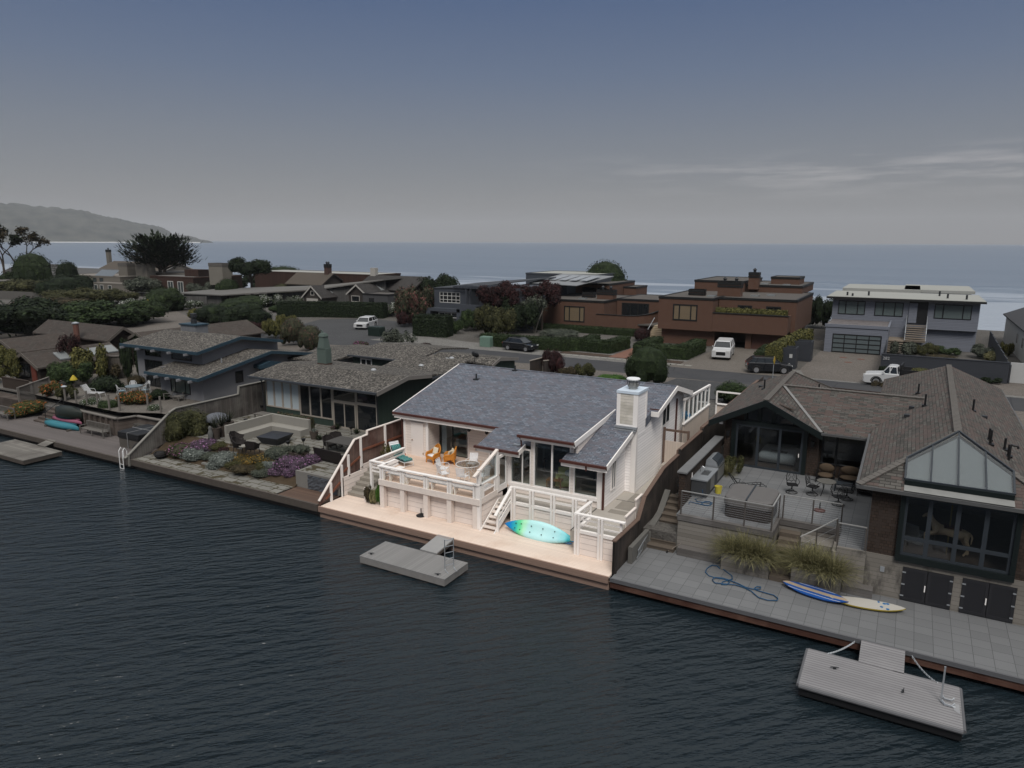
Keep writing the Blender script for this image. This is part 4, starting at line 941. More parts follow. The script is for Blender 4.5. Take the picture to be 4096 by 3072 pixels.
mb=MB()
slab(mb,[(-9.45,40.3,zG(-9.45)),(-6.45,40.3,6.55),(-6.45,50.5,6.55),(-9.45,52.5,zG(-9.45))],.14)
slab(mb,[(-6.45,40.3,6.55),(-3.45,40.3,zG(-3.45)),(-3.45,52.5,zG(-3.45)),(-6.45,50.5,6.55)],.14)
slab(mb,[(2.3,34.75,7.2),(-1.14,31.15,5.4),(-1.14,57.5,5.4),(2.6,54.5,7.2)][::-1],.14)
slab(mb,[(2.3,34.75,7.2),(2.6,54.5,7.2),(5.95,57.5,5.4),(5.85,31.15,5.4)][::-1],.14)
RL=mb.build('roof',M_shRy,D)
mb=MB()
slab(mb,[(-3.35,40.3,zX(40.3)),(-1.0,40.3,zX(40.3)),(2.0,45.3,6.55),(-6.3,45.3,6.55)],.14)
slab(mb,[(-6.3,45.3,6.55),(2.0,45.3,6.55),(2.0,51,5.2),(-6.3,51,5.2)],.14)
mb.build('roof',M_shR,D); mb=MB()
slab(mb,[(-1.14,31.15,5.4),(.5,31.15,5.4),(.5,32.86,6.26),(2.3,34.75,7.2)],.14)
mb.build('roof',M_shR,D); mb=MB()
slab(mb,[(4.16,31.15,5.4),(5.85,31.15,5.4),(2.3,34.75,7.2),(4.16,32.87,6.26)],.14)
mb.build('roof',M_shR,D); mb=MB()
slab(mb,[(-6.45,50.5,6.55),(-3.45,52.5,5.05),(-9.45,52.5,5.05)],.14); mb.build('roof',M_shR,D); mb=MB(); slab(mb,[(2.6,54.5,7.2),(5.95,57.5,5.4),(-1.14,57.5,5.4)],.14)
mb.build('roof',M_shR,D)
mb=MB()
def cap(p,q,n=22):
 mb=MB(); p,q=Vector(p),Vector(q)
 for k in range(n):
  a,b_=p.lerp(q,k/n),p.lerp(q,(k+1.12)/n); mb.bar(a+Vector((0,0,.03)),b_+Vector((0,0,.015)),.30,.05)
 mb.build('ridge_cap',plain('brown_grey_cap',(.115,.105,.095),.95,.25,5),RL)
cap((-1.14,31.15,5.4),(2.3,34.75,7.2),20); cap((5.85,31.15,5.4),(2.3,34.75,7.2),20); cap((2.3,34.75,7.2),(2.6,54.5,7.2),70); cap((-6.45,40.3,6.55),(-6.45,50.5,6.55),34); cap((-6.45,50.5,6.55),(-3.45,52.5,5.05),14)
cap((-6.3,45.3,6.55),(1.8,45.3,6.55),30); mb=MB(); mb.bar((-6.3,45.3,6.58),(-3.5,40.35,5.12),.16,.03); mb.bar((1.7,45.0,6.6),(-1.0,40.3,5.32),.16,.03); mb.build('valley_flashing',plain('worn_grey_metal',(.19,.185,.18),.6,.2),RL)
mb=MB(); mb.box(-1.2,5.9,31.05,31.15,5.26,5.40); mb.box(-1.24,-1.14,31.15,40.2,5.27,5.39); mb.box(-3.5,-1.2,40.2,40.3,4.98,5.10); mb.box(5.86,5.98,31.15,57.5,5.27,5.39); mb.build('gutter',plain('grey_gutter',(.085,.085,.085),.5,.2),RL)
mb=MB()
for s in (-1,1):mb.ex([(-6.45+s*3.05,40.24,zG(-9.5)-.34),(-6.45,40.24,6.55-.34),(-6.45,40.24,6.57),(-6.45+s*3.05,40.24,zG(-9.5)+.02)],(0,.07,0))
mb.build('barge_board',M_green,RL)
for x,y,z0,h_ in ((-7.6,46.5,zG(-7.6),.6),(-4.6,48.6,zG(-4.6),.6),(.9,47.5,zW(.9),.55),(1.2,43.2,zW(1.2),.6),(3.3,42.2,zW(3.3),.6),(3.62,36.9,zW(3.62),.5),(3.6,36.0,zW(3.6),.62),(4.2,36.6,zW(4.2),.5),(4.25,35.6,zW(4.25),.5)):
 mb=MB(); mb.cyl(x,y,z0-.2,z0+h_,.05,8); mb.box(x-.14,x+.14,y-.16,y+.16,z0-.06,z0+.02); mb.build('vent_pipe',M_black,RL)
mb=MB(); z0=zW(4.2); mb.tube([(4.2,34.9,z0-.1),(4.2,34.9,z0+.55),(4.25,34.9,z0+.62),(4.45,34.9,z0+.6),(4.47,34.9,z0+.5)],.05,8); mb.build('vent_pipe',M_black,RL)
for x,y in ((-8.1,48.3),(.6,43.6),(.4,41.8),(3.8,42.0)):
 z0=zG(x) if x<-4 else zW(x); mb=MB(); mb.box(x-.13,x+.13,y-.13,y+.13,z0-.05,z0+.10); mb.build('roof_vent',M_gut_d,RL)
mb=MB(); p=[(.5,31.62,5.78),(4.16,31.62,5.78),(4.16,32.75,6.36),(2.33,34.72,7.28),(.5,32.75,6.36)]
mb.ex([Vector(q)-Vector((0,0,.03)) for q in p],(0,0,.02)); SKL=mb.build('roof_light',glass('roof_light_glass',(.70,.72,.72),1.2),D)
mb=MB()
for a,b_ in zip(p,p[1:]+p[:1]):mb.bar(a,b_,.07,.08)
for x,yt,zt in ((1.40,33.72,6.80),(2.33,34.7,7.25),(3.26,33.72,6.80)):mb.bar((x,31.62,5.80),(x,yt,zt),.06,.06)
mb.build('frame',M_slate,SKL)
mb=MB(); mb.box(.5,4.16,31.5,31.66,5.50,5.76); mb.build('sill',M_green,SKL)
mb=MB(); mb.ex([(.5,31.12,5.43),(4.16,31.12,5.43),(4.16,31.55,5.56),(.5,31.55,5.56)],(0,0,.02)); mb.build('flashing',plain('lead_sheet',(.21,.21,.20),.6,.3,2),SKL)
mb=MB(); mb.add([(.55,31.75,5.68),(4.1,31.75,5.68),(4.1,32.7,6.18),(2.33,34.5,7.05),(.55,32.7,6.18)],[(0,1,2,3,4)]); mb.build('blind',plain('grey_blind',(.36,.38,.385),.8,.1),SKL)
mb=MB(); mb.box(.45,4.5,31.34,31.5,5.14,5.36); mb.box(.45,4.5,31.34,31.5,2.36,2.62); mb.box(.45,.62,31.36,31.5,2.62,5.14); mb.box(4.32,4.5,31.36,31.5,2.62,5.14); mb.build('window_surround',M_green,D)
window(D,'Y',31.5,.62,4.32,2.62,5.14,M_slate,glass('tinted_glass',(.74,.77,.78),.9),[1.5,2.46,3.4],[3.36],fw=.10,mw=.16)
window(D,'Y',41.0,-8.05,-4.42,TR,4.92,M_slate,glass('tinted_glass'),[-6.82,-5.64],fw=.11,mw=.14,d0=-.12,d1=-.02,gd=-.06,name='sliding_door')
mb=MB(); mb.box(-4.62,-4.58,40.84,40.9,3.4,3.6); mb.build('handle',WHITE,D)
mb=MB(); mb.box(-8.3,-8.06,40.86,41.0,TR,5.05); mb.box(-4.42,-4.2,40.86,41.0,TR,5.05); mb.box(-8.3,-4.2,40.84,41.0,4.92,5.12); mb.build('door_surround',M_green,D)
window(D,'Y',41.3,-3.5,-.7,3.12,4.95,M_blackf,glass('tinted_glass'),[-2.75],fw=.09,mw=.12,name='dining_window')
mb=MB()
for x0,x1 in ((-7.55,-6.95),(-6.72,-6.18),(-5.95,-5.05)):
 zt=lambda x:min(6.1,zG(x)-.38); mb.ex([(x0,41.05,5.12),(x1,41.05,5.12),(x1,41.05,zt(x1)),(x0,41.05,zt(x0))],(0,.01,0))
gw=mb.build('gable_window',M_pane,D)
mb=MB(); zt=lambda x:min(6.1,zG(x)-.38)
for x in (-6.84,-6.06):mb.box(x-.12,x+.12,40.95,41.04,5.1,zt(x)+.05)
mb.box(-7.65,-4.95,40.95,41.04,5.08,5.17); mb.ex([(-7.65,40.95,5.17),(-7.55,40.95,5.17),(-7.55,40.95,zt(-7.55)),(-7.65,40.95,zt(-7.65))],(0,.09,0)); mb.ex([(-5.05,40.95,5.17),(-4.95,40.95,5.17),(-4.95,40.95,zt(-4.95)),(-5.05,40.95,zt(-5.05))],(0,.09,0))
mb.build('frame',M_green,gw)
for x in (-8.5,-3.95):
 mb=MB(); mb.box(x-.08,x+.08,40.86,41.0,4.1,4.42); mb.build('wall_lantern',M_black,D)
mb=MB(); mb.box(-8.95,-8.75,40.5,40.6,4.85,4.98); mb.build('security_light',WHITE,D)
M_ddoor=plain('charcoal_door',(.018,.018,.021),.5,.1)
for x0,z1 in ((.80,2.12),(2.88,2.14)):
 for k in (0,1):
  a0,a1=x0+k*.89,x0+k*.89+.885
  mb=MB(); mb.box(a0+.005,a1-.005,31.44,31.5,.68,z1-.01); dr=mb.build('cupboard_door',M_ddoor,D)
  mb=MB(); rects(mb,'Y',31.425,31.44,[(a0+.01,a1-.01,z1-.14,z1-.02),(a0+.01,a1-.01,.69,.81),(a0+.01,a0+.12,.81,z1-.14),(a1-.12,a1-.01,.81,z1-.14)]); mb.build('panel_frame',plain('charcoal_frame',(.022,.022,.025),.5,.1),dr)
  mb=MB(); hx=a0 if k==0 else a1
  for z in (.88,1.38,1.9):mb.box(hx-.01,hx+(.12 if k==0 else -.12),31.405,31.425,z-.025,z+.025)
  mb.build('hinge',M_steel,dr)
  if k==0:
   mb=MB(); mb.box(a1-.07,a1-.03,31.38,31.425,1.22,1.48); mb.build('handle',WHITE,dr)
mb=MB(); mb.box(-.02,.14,31.43,31.46,1.72,1.95); mb.build('wall_box',M_steel,D)
mb=MB(); mb.box(-.35,5.4,31.72,41,2.44,2.5); mb.box(-8.5,-.62,41.25,50,2.38,2.44); mb.build('floor',plain('brown_floor',(.14,.10,.08),.6,.2),D)
mb=MB(); mb.box(-.35,5.4,38.5,38.6,2.5,5.5); mb.box(-8.5,-3.6,46,46.1,2.4,5.1); mb.box(-3.6,-.6,45.0,45.1,2.4,5.6); mb.build('inner_wall',plain('dim_wall',(.30,.27,.24),.9,.2),D)
def horse():
 t_=thing('carousel_horse','pale carved carousel horse prancing inside the big right hand window','statue',(2.4,32.7,2.5),R(180))
 me=bpy.data.meshes.new('body')
 P=[(0,0,1.0,.20),(.35,0,1.03,.21),(.55,0,1.12,.18),(.72,0,1.34,.12),(.84,0,1.56,.085),(.98,0,1.58,.07),(1.10,0,1.44,.045),(-.35,0,1.0,.21),(-.52,0,.98,.17),(-.62,0,1.05,.05),(-.72,0,.9,.04),(-.7,0,.6,.02)]
 E=[(0,1),(1,2),(2,3),(3,4),(4,5),(5,6),(0,7),(7,8),(8,9),(9,10),(10,11)]
 def leg(root,pts):
  k=root
  for p in pts:P.append(p); E.append((k,len(P)-1)); k=len(P)-1
 leg(2,[(.6,.12,.9,.09),(.95,.12,.82,.05),(.92,.12,.58,.04),(.96,.12,.52,.05)]); leg(1,[(.5,-.12,.82,.09),(.82,-.12,.68,.05),(.78,-.12,.42,.04),(.84,-.12,.36,.05)])
 leg(8,[(-.5,.12,.72,.10),(-.66,.12,.46,.055),(-.52,.12,.18,.04),(-.46,.12,.1,.05)]); leg(7,[(-.4,-.12,.7,.10),(-.56,-.12,.42,.055),(-.66,-.12,.16,.04),(-.6,-.12,.08,.05)])
 leg(4,[(.80,.05,1.70,.02)]); leg(4,[(.80,-.05,1.70,.02)])
 me.from_pydata([p[:3] for p in P],E,[]); o=bpy.data.objects.new('body',me); COL.objects.link(o); o.parent=t_
 sk=o.modifiers.new('skin','SKIN'); sb=o.modifiers.new('sub','SUBSURF'); sb.levels=sb.render_levels=2
 for i,v in enumerate(me.skin_vertices[0].data):v.radius=(P[i][3],P[i][3]); v.use_root=i==0
 me.materials.append(plain('carved_cream_wood',(.62,.44,.28),.6,.25,4))
 mb=MB(); mb.cyl(.1,0,0,2.6,.03,8); mb.build('pole',plain('brass_pole',(.4,.28,.1),.3,.1,metal=.8),t_,local=True)
 mb=MB(); mb.loft([[(.0+a*.3,b_*.22,z) for a,b_ in ((-1,-1),(1,-1),(1,1),(-1,1))] for z in (1.19,1.24)]); mb.build('saddle',plain('saddle_leather',(.12,.05,.03),.5),t_,local=True)
 for f in [0]:o.data.update()
 return t_
horse()
arm_chair('armchair','grey covered armchair behind the left pane of the big window',(1.1,33.4,2.5),R(150),plain('grey_cloth',(.30,.29,.28),.9,.1),plain('grey_cloth'))
t_=thing('bed','bed with white covers behind the dark sliding doors','bed',(-5.9,43.0,2.44))
mb=MB(); mb.box(-.95,.95,-.95,1.0,.05,.35); mb.build('bed_base',M_slate,t_,local=True)
mb=MB(); mb.loft([[(x*.98,y,z) for x,z in ((-1,.12),(1,.12),(1.02,.55),(.85,.66),(-.85,.66),(-1.02,.55))] for y in (-1.0,-.4,.3,1.0)]); mb.build('quilt',plain('white_cloth'),t_,local=True,smooth=True)
mb=MB(); mb.box(-.4,.5,-.7,-.3,.66,.69); mb.build('blanket',plain('grey_cloth'),t_,local=True)
# ---- terrace, retaining walls, steps
t_=thing('upper_terrace','upper grey paver terrace in front of the sliding doors','terrace',(-4.5,36,TR))
mb=MB(); mb.box(-8.75,-4.35,31.75,41.0,2.3,TR); mb.box(-4.35,-1.7,33.55,41.0,2.3,TR); mb.box(-1.7,-.6,31.55,41.3,2.3,TR); mb.box(-3.6,-1.7,41.0,41.3,2.3,TR); mb.build('pavers',M_tile,t_)
t_=thing('retaining_wall','stained board formed concrete wall below the hot tub terrace','wall',(-6.5,31.7,.65))
mb=MB(); mb.box(-8.6,-4.35,31.55,31.74,.65,2.24); mb.box(-4.5,-4.35,31.74,33.5,.65,2.24); mb.box(-4.34,-1.7,33.35,33.54,.65,2.24); mb.build('concrete',M_bconc,t_)
mb=MB(); mb.box(-8.62,-4.33,31.50,31.74,2.24,2.50); mb.box(-4.5,-4.31,31.75,33.5,2.24,2.50); mb.box(-4.31,-1.7,33.3,33.54,2.24,2.50); mb.build('curb_board',M_greyb,t_)
mb=MB(); mb.box(-1.72,-.6,31.42,31.55,.65,2.44); mb.box(-1.9,-1.72,31.42,33.5,.65,2.2); mb.build('stair_wall',M_bconc,t_)
t_=thing('bench_step','low weathered board bench along the concrete wall','bench',(-7.4,31.3,.65))
mb=MB(); mb.box(-8.45,-6.3,31.1,31.55,.98,1.03); mb.build('seat',M_greyb,t_); mb=MB(); mb.box(-8.45,-6.3,31.1,31.16,.65,.97); mb.build('front_board',M_greyb,t_)
t_=thing('bench_step','short weathered board bench by the white surfboard','bench',(-.8,31.2,.65))
mb=MB(); mb.box(-1.36,-.2,30.95,31.42,.95,1.0); mb.build('seat',M_greyb,t_); mb=MB(); mb.box(-1.36,-.2,30.95,31.0,.65,.94); mb.build('front_board',M_greyb,t_)
M_step=plain('brown_step',(.10,.08,.062),.9,.2,4)
t_=thing('garden_steps','brown timber edged steps between dark fence and concrete wall','steps',(-9.3,33,.65))
for k in range(9):
 y=31.2+k*.38; z=.65+(k+1)*.185
 mb=MB(); mb.box(-9.85 if k>1 else -10.1,-8.66,y,y+.44,z-.18,z-.045); mb.box(-9.85 if k>1 else -10.1,-8.66,y-.03,y+.40,z-.045,z); mb.build('step',[M_step],t_)
mb=MB(); mb.ex([(-10.2,31.5,.65),(-10.2,34.6,.65),(-10.2,34.6,2.5),(-10.2,33.4,1.7),(-10.2,31.6,1.35)],(.3,0,0)); mb.box(-10.15,-9.95,29.1,31.5,.65,1.45); mb.build('side_wall',plain('grey_rendered_wall',(.12,.115,.105),.9,.2,3),t_)
t_=thing('planter_steps','brown steps rising between the two grass planters','steps',(-3.8,31.4,.65))
for k in range(7):
 y=30.6+k*.38; z=.65+(k+1)*.2
 mb=MB(); mb.box(-4.22,-3.36,y,y+.42,z-.2,z); mb.build('step',M_step,t_)
mb=MB(); mb.box(-3.3,-1.95,32.3,33.3,1.0,2.0); mb.build('landing',M_bconc,t_)
for x0,x1,lb in ((-6.3,-4.25,'concrete planter with tall grass left of the planter steps'),(-3.34,-1.38,'concrete planter with tall grass right of the planter steps')):
 t_=thing('concrete_planter',lb,'planter',(x0+1,31,.65),0,'concrete planters on the paver deck')
 mb=MB(); mb.box(x0,x1,30.6,31.5,.65,1.45); mb.build('box',M_bconc,t_); mb=MB(); mb.box(x0+.1,x1-.1,30.7,31.45,1.45,1.47); mb.build('soil',M_mulch,t_)
M_rpost=plain('bronze_post',(.075,.066,.06),.5,.15)
def cable_rail(label,pts,h_=1.05,ncab=9,cap=.06):
 t_=thing('cable_railing',label,'railing',pts[0])
 for p in pts:
  mb=MB(); mb.box(p[0]-.03,p[0]+.03,p[1]-.03,p[1]+.03,p[2]-.3,p[2]+h_); mb.build('post',M_rpost,t_)
 mb=MB()
 for p,q in zip(pts,pts[1:]):mb.bar((p[0],p[1],p[2]+h_+.015),(q[0],q[1],q[2]+h_+.015),cap,.035)
 mb.build('handrail',plain('bare_metal_rail',(.40,.39,.37),.4,.1,metal=.5),t_)
 mb=MB()
 for p,q in zip(pts,pts[1:]):
  for k in range(ncab):
   z=.08+(h_-.12)*k/ncab; mb.tube([(p[0],p[1],p[2]+z),(q[0],q[1],q[2]+z)],.004,3)
 mb.build('cables',M_steel,t_)
cable_rail('cable railing in front of the covered hot tub',[(-8.5,31.6,2.6),(-7.0,31.6,2.6),(-5.6,31.6,2.6),(-4.42,31.6,2.6),(-4.40,33.42,2.6)])
cable_rail('cable railing beyond the hot tub above the planter steps',[(-4.22,33.42,2.6),(-2.95,33.42,2.6),(-1.75,33.42,2.6)])
cable_rail('sloping stair railing beside the right grass planter',[(-3.2,31.7,1.65),(-2.6,32.2,1.95),(-1.85,32.6,2.45)],.8,2,.05)
cable_rail('short cable railing at the corner of the big shingled wing',[(-1.72,31.55,2.5),(-.66,31.55,2.5)],.95)
# ---- outdoor kitchen
t_=thing('screen_wall','dark shingled screen wall behind the outdoor kitchen','wall',(-9.0,37,TR))
mb=MB(); mb.box(-9.15,-8.85,33.4,41.0,1.8,3.92); mb.build('shingles',M_wallR,t_); mb=MB(); mb.box(-9.25,-8.75,33.3,41.0,3.92,4.0); mb.build('cap',plain('grey_wall_cap',(.14,.14,.14),.7,.2),t_)
mb=MB(); mb.box(-8.85,-8.83,34.6,34.72,3.3,3.6); mb.build('switch_plate',WHITE,t_)
t_=thing('outdoor_kitchen','grey outdoor kitchen counter with sink and lidded grill','kitchen',(-8.3,37,TR))
mb=MB(); mb.box(-8.82,-8.05,34.5,36.7,TR,3.3); mb.box(-8.82,-8.1,36.7,38.6,TR,3.25); mb.build('cabinet',plain('slate_cabinet',(.05,.052,.055),.6,.15),t_)
mb=MB()
for q in ((-8.85,-8.0,34.45,35.3),(-8.85,-8.6,35.3,36.2),(-8.2,-8.0,35.3,36.2),(-8.85,-8.0,36.2,36.75)):mb.box(*q,3.3,3.37)
mb.build('counter_top',plain('grey_stone_top',(.19,.20,.21),.5,.1),t_)
mb=MB(); mb.box(-8.6,-8.2,35.3,36.2,3.12,3.16); mb.build('sink',M_gut_d,t_)
mb=MB(); mb.box(-8.045,-8.03,35.3,36.1,2.6,3.25); mb.box(-8.095,-8.08,37,38.4,2.6,3.2); mb.build('steel_door',plain('brushed_steel',(.22,.22,.21),.4,.1,metal=.4),t_)
mb=MB(); pr=[(-8.75,3.25),(-8.1,3.25),(-8.1,3.42),(-8.2,3.62),(-8.45,3.78),(-8.7,3.7)]
mb.ex([(x,36.9,z) for x,z in pr],(0,1.5,0)); gr=mb.build('grill',M_steel,t_)
mb=MB(); mb.ex([(-8.09,37.0,3.44),(-8.19,37.0,3.64),(-8.44,37.0,3.80),(-8.42,37.0,3.82),(-8.16,37.0,3.66),(-8.06,37.0,3.45)],(0,1.3,0)); mb.build('lid',M_slate,gr)
mb=MB(); mb.tube([(-8.03,37.1,3.46),(-8.03,38.2,3.46)],.02,6); mb.build('handle',M_chrome,gr)
mb=MB(); mb.tube([(-8.7,35.75,3.37),(-8.7,35.75,3.65),(-8.6,35.75,3.7),(-8.5,35.75,3.62)],.015,6); mb.build('tap',M_chrome,t_)
t_=thing('bucket','yellow plastic bucket at the corner of the outdoor kitchen','bucket',(-7.7,35.6,TR))
mb=MB(); mb.lathe((0,0,0),[(.15,0),(.19,.36),(.20,.38),(.18,.38),(.15,.08)],16); mb.build('body',plain('yellow_plastic',(.50,.42,.06),.45,.1),t_,local=True)
mb=MB(); mb.tube([(.19*math.cos(a),.05,.36-.2*math.sin(a)) for a in [math.pi*k/10 for k in range(11)]],.008,4); mb.build('handle',M_steel,t_,local=True)
def hot_tub(label,x0,x1,y0,y1,z,h_,cover,skirt,strap=False):
 t_=thing('hot_tub',label,'hot tub',((x0+x1)/2,(y0+y1)/2,z))
 def ring(x0,x1,y0,y1,r_,zz):
  out=[]
  for cx_,cy_,a0 in ((x1-r_,y1-r_,0),(x0+r_,y1-r_,90),(x0+r_,y0+r_,180),(x1-r_,y0+r_,270)):
   for k in range(5):a=R(a0+22.5*k); out.append((cx_+r_*math.cos(a),cy_+r_*math.sin(a),zz))
  return out
 rr=.35 if not strap else .06
 mb=MB(); mb.loft([ring(x0,x1,y0,y1,rr,z),ring(x0,x1,y0,y1,rr,z+h_*.62)]); mb.build('skirt',skirt,t_)
 mb=MB(); mb.loft([ring(x0-.04,x1+.04,y0-.04,y1+.04,rr,z+h_*.60),ring(x0-.05,x1+.05,y0-.05,y1+.05,rr,z+h_*.72),ring(x0-.03,x1+.03,y0-.03,y1+.03,rr,z+h_*.96),ring(x0+.05,x1-.05,y0+.05,y1-.05,rr,z+h_)]); cv=mb.build('cover',cover,t_)
 mb=MB(); xm=(x0+x1)/2-.05
 if not strap:mb.box(xm-.04,xm+.04,y0-.06,y1+.06,z+h_-.02,z+h_+.015)
 else:mb.box(x0-.07,x1+.07,(y0+y1)/2-.03,(y0+y1)/2+.03,z+h_-.02,z+h_+.012); mb.box(xm,xm+.05,y0-.07,y1+.07,z+h_-.021,z+h_+.01); mb.box(xm,xm+.05,y0-.075,y0-.05,z,z+h_)
 mb.build('seam' if not strap else 'strap',M_slate if not strap else plain('grey_strap',(.2,.2,.2)),cv)
 return t_
hot_tub('covered hot tub with grey lid behind the cable railing',-6.75,-4.62,32.55,34.8,TR,1.0,plain('grey_vinyl_cover',(.115,.108,.104),.6,.15,2),plain('dark_brown_tub',(.035,.028,.025),.7,.15))
M_iron=plain('black_iron',(.008,.008,.009),.5,.1)
def swivel_chair():
 t_=thing('iron_chair','x','chair',(0,0,0),0,'black wrought iron swivel chairs')
 mb=MB(); n=18; mb.tube([(.28*math.cos(2*math.pi*k/n),.28*math.sin(2*math.pi*k/n),.02) for k in range(n+1)],.018,5,False)
 for k in range(4):
  a=math.pi/4+k*math.pi/2; mb.tube([(.28*math.cos(a),.28*math.sin(a),.02),(.12*math.cos(a),.12*math.sin(a),.14),(0,0,.22)],.014,4)
 mb.tube([(0,0,.18),(0,0,.42)],.03,6); mb.build('swivel_base',M_iron,t_,local=True)
 mb=MB(); mb.loft([[(x*s_,y*s_,z) for x,y in ((-.25,-.25),(.25,-.25),(.27,0),(.23,.23),(-.23,.23),(-.27,0))] for z,s_ in ((.42,1),(.46,1))]); mb.build('seat',M_iron,t_,local=True)
 mb=MB(); mb.tube([(-.22,.22,.44),(-.24,.30,.8),(-.18,.34,1.0),(0,.35,1.06),(.18,.34,1.0),(.24,.30,.8),(.22,.22,.44)],.018,5)
 for s in (-1,1):
  mb.tube([(s*.0,.26,.5),(s*.12,.28,.62),(s*.02,.30,.74),(s*.13,.32,.86),(s*.03,.34,.98)],.013,4); mb.tube([(s*.2,.26,.55),(s*.08,.28,.66),(s*.18,.30,.78),(s*.07,.32,.9)],.012,4)
 mb.tube([(-.23,.25,.55),(.23,.25,.55)],.012,4); mb.build('backrest',M_iron,t_,local=True)
 for s in (-1,1):
  mb=MB(); mb.tube([(s*.24,.26,.72),(s*.30,.05,.70),(s*.31,-.15,.68),(s*.30,-.24,.62),(s*.27,-.2,.57),(s*.28,-.12,.50),(s*.25,-.12,.44)],.016,5); mb.build('armrest',M_iron,t_,local=True)
 return t_
IC=swivel_chair()
isp=[(-4.42,37.6,R(18),'black iron swivel chair nearest the sliding doors, apart from the table'),(-3.45,37.8,R(75),'black iron swivel chair on the left of the stone topped table'),(-2.15,36.85,R(215),'black iron swivel chair in front of the stone topped table'),(-1.85,37.9,R(285),'black iron swivel chair on the right of the stone topped table')]
for i,(x,y,rz,lb) in enumerate(isp):
 if i==0:IC.location=(x,y,TR); IC.rotation_euler=(0,0,rz); IC['label']=lb
 else:dup(IC,(x,y,TR),rz,lb)
t_=thing('patio_table','small round stone topped iron patio table','table',(-2.85,38.1,TR))
mb=MB(); mb.lathe((0,0,0),[(.44,.70),(.46,.72),(.46,.74),(.42,.75)],24); mb.build('table_top',plain('mottled_stone',(.10,.095,.085),.6,.5,14),t_,local=True)
for k in range(3):
 a=k*2.1; mb=MB(); mb.tube([(.3*math.cos(a),.3*math.sin(a),.7),(.22*math.cos(a),.22*math.sin(a),.35),(.4*math.cos(a),.4*math.sin(a),0)],.02,5); mb.build('leg',M_iron,t_,local=True)
t_=thing('iron_lounger','black wrought iron chaise longue on the upper terrace','sun lounger',(-6.65,36.5,TR),R(38))
mb=MB()
for s in (-.28,0,.28):mb.tube([(-.45,s,.34),(1.15,s,.34)],.018,5)
for k in range(7):mb.tube([(-.4+k*.25,-.28,.34),(-.4+k*.25,.28,.34)],.012,4)
mb.build('seat_frame',M_iron,t_,local=True)
mb=MB()
for s in (-.26,.26):mb.tube([(-.3,s,.34),(-.75,s,.98)],.018,5)
mb.tube([(-.75,-.26,.98),(-.82,0,1.04),(-.75,.26,.98)],.018,5)
for k in range(4):mb.tube([(-.38-k*.1,-.26,.45+k*.14),(-.42-k*.1,.0,.55+k*.12),(-.38-k*.1,.26,.45+k*.14)],.012,4)
mb.build('backrest',M_iron,t_,local=True)
for s in (-.3,.3):
 mb=MB(); mb.tube([(-.45,s,.34),(-.6,s,.2),(-.55,s,.05),(-.42,s,.12)],.018,5); mb.build('leg',M_iron,t_,local=True)
 mb=MB(); mb.tube([(1.12,s,.34),(1.14,s,0)],.018,5); mb.build('leg',M_iron,t_,local=True)
 mb=MB(); mb.tube([(-.5,s,.6),(-.2,s,.62),(-.02,s,.56),(-.1,s,.36)],.016,5); mb.build('armrest',M_iron,t_,local=True)
umbrella_base('brown umbrella stand between the iron table and the cable railing',(-2.85,35.55,TR),plain('red_brown_iron',(.07,.03,.025),.6,.3))
M_tan=plain('tan_cushion',(.075,.052,.033),.9,.15)
def patio_sofa(label,x,y,w_,rz=0):
 t_=thing('patio_chair',label,'armchair',(x,y,TR),rz,'patio chairs with tan cushions')
 mb=MB(); mb.box(-w_,w_,-.35,.35,.22,.28); mb.tube([(-w_,-.35,0),(-w_,-.35,.6),(-w_,.35,.6),(-w_,.35,0)],.02,5); mb.tube([(w_,-.35,0),(w_,-.35,.6),(w_,.35,.6),(w_,.35,0)],.02,5); mb.tube([(-w_,.35,.3),(-w_,.42,.9),(w_,.42,.9),(w_,.35,.3)],.02,5); mb.build('frame',M_iron,t_,local=True)
 mb=MB(); mb.ell((0,-.02,.38),w_,.36,.12,12,6); mb.build('seat_cushion',M_tan,t_,local=True,smooth=True)
 mb=MB(); mb.ell((0,.3,.7),w_*.95,.12,.26,12,6); mb.build('back_cushion',M_tan,t_,local=True,smooth=True)
patio_sofa('tan cushioned patio chair under the left end of the dining window',-3.1,40.3,.42); patio_sofa('tan cushioned patio sofa under the middle of the dining window',-1.9,40.4,.55,R(4)); patio_sofa('tan cushioned patio chair against the side of the shingled wing',-1.15,39.2,.38,R(-80))
simple_table('coffee_table','low dark coffee table among the tan cushioned chairs','table',(-2.1,39.2,TR),0,.45,.28,.42,M_slate)
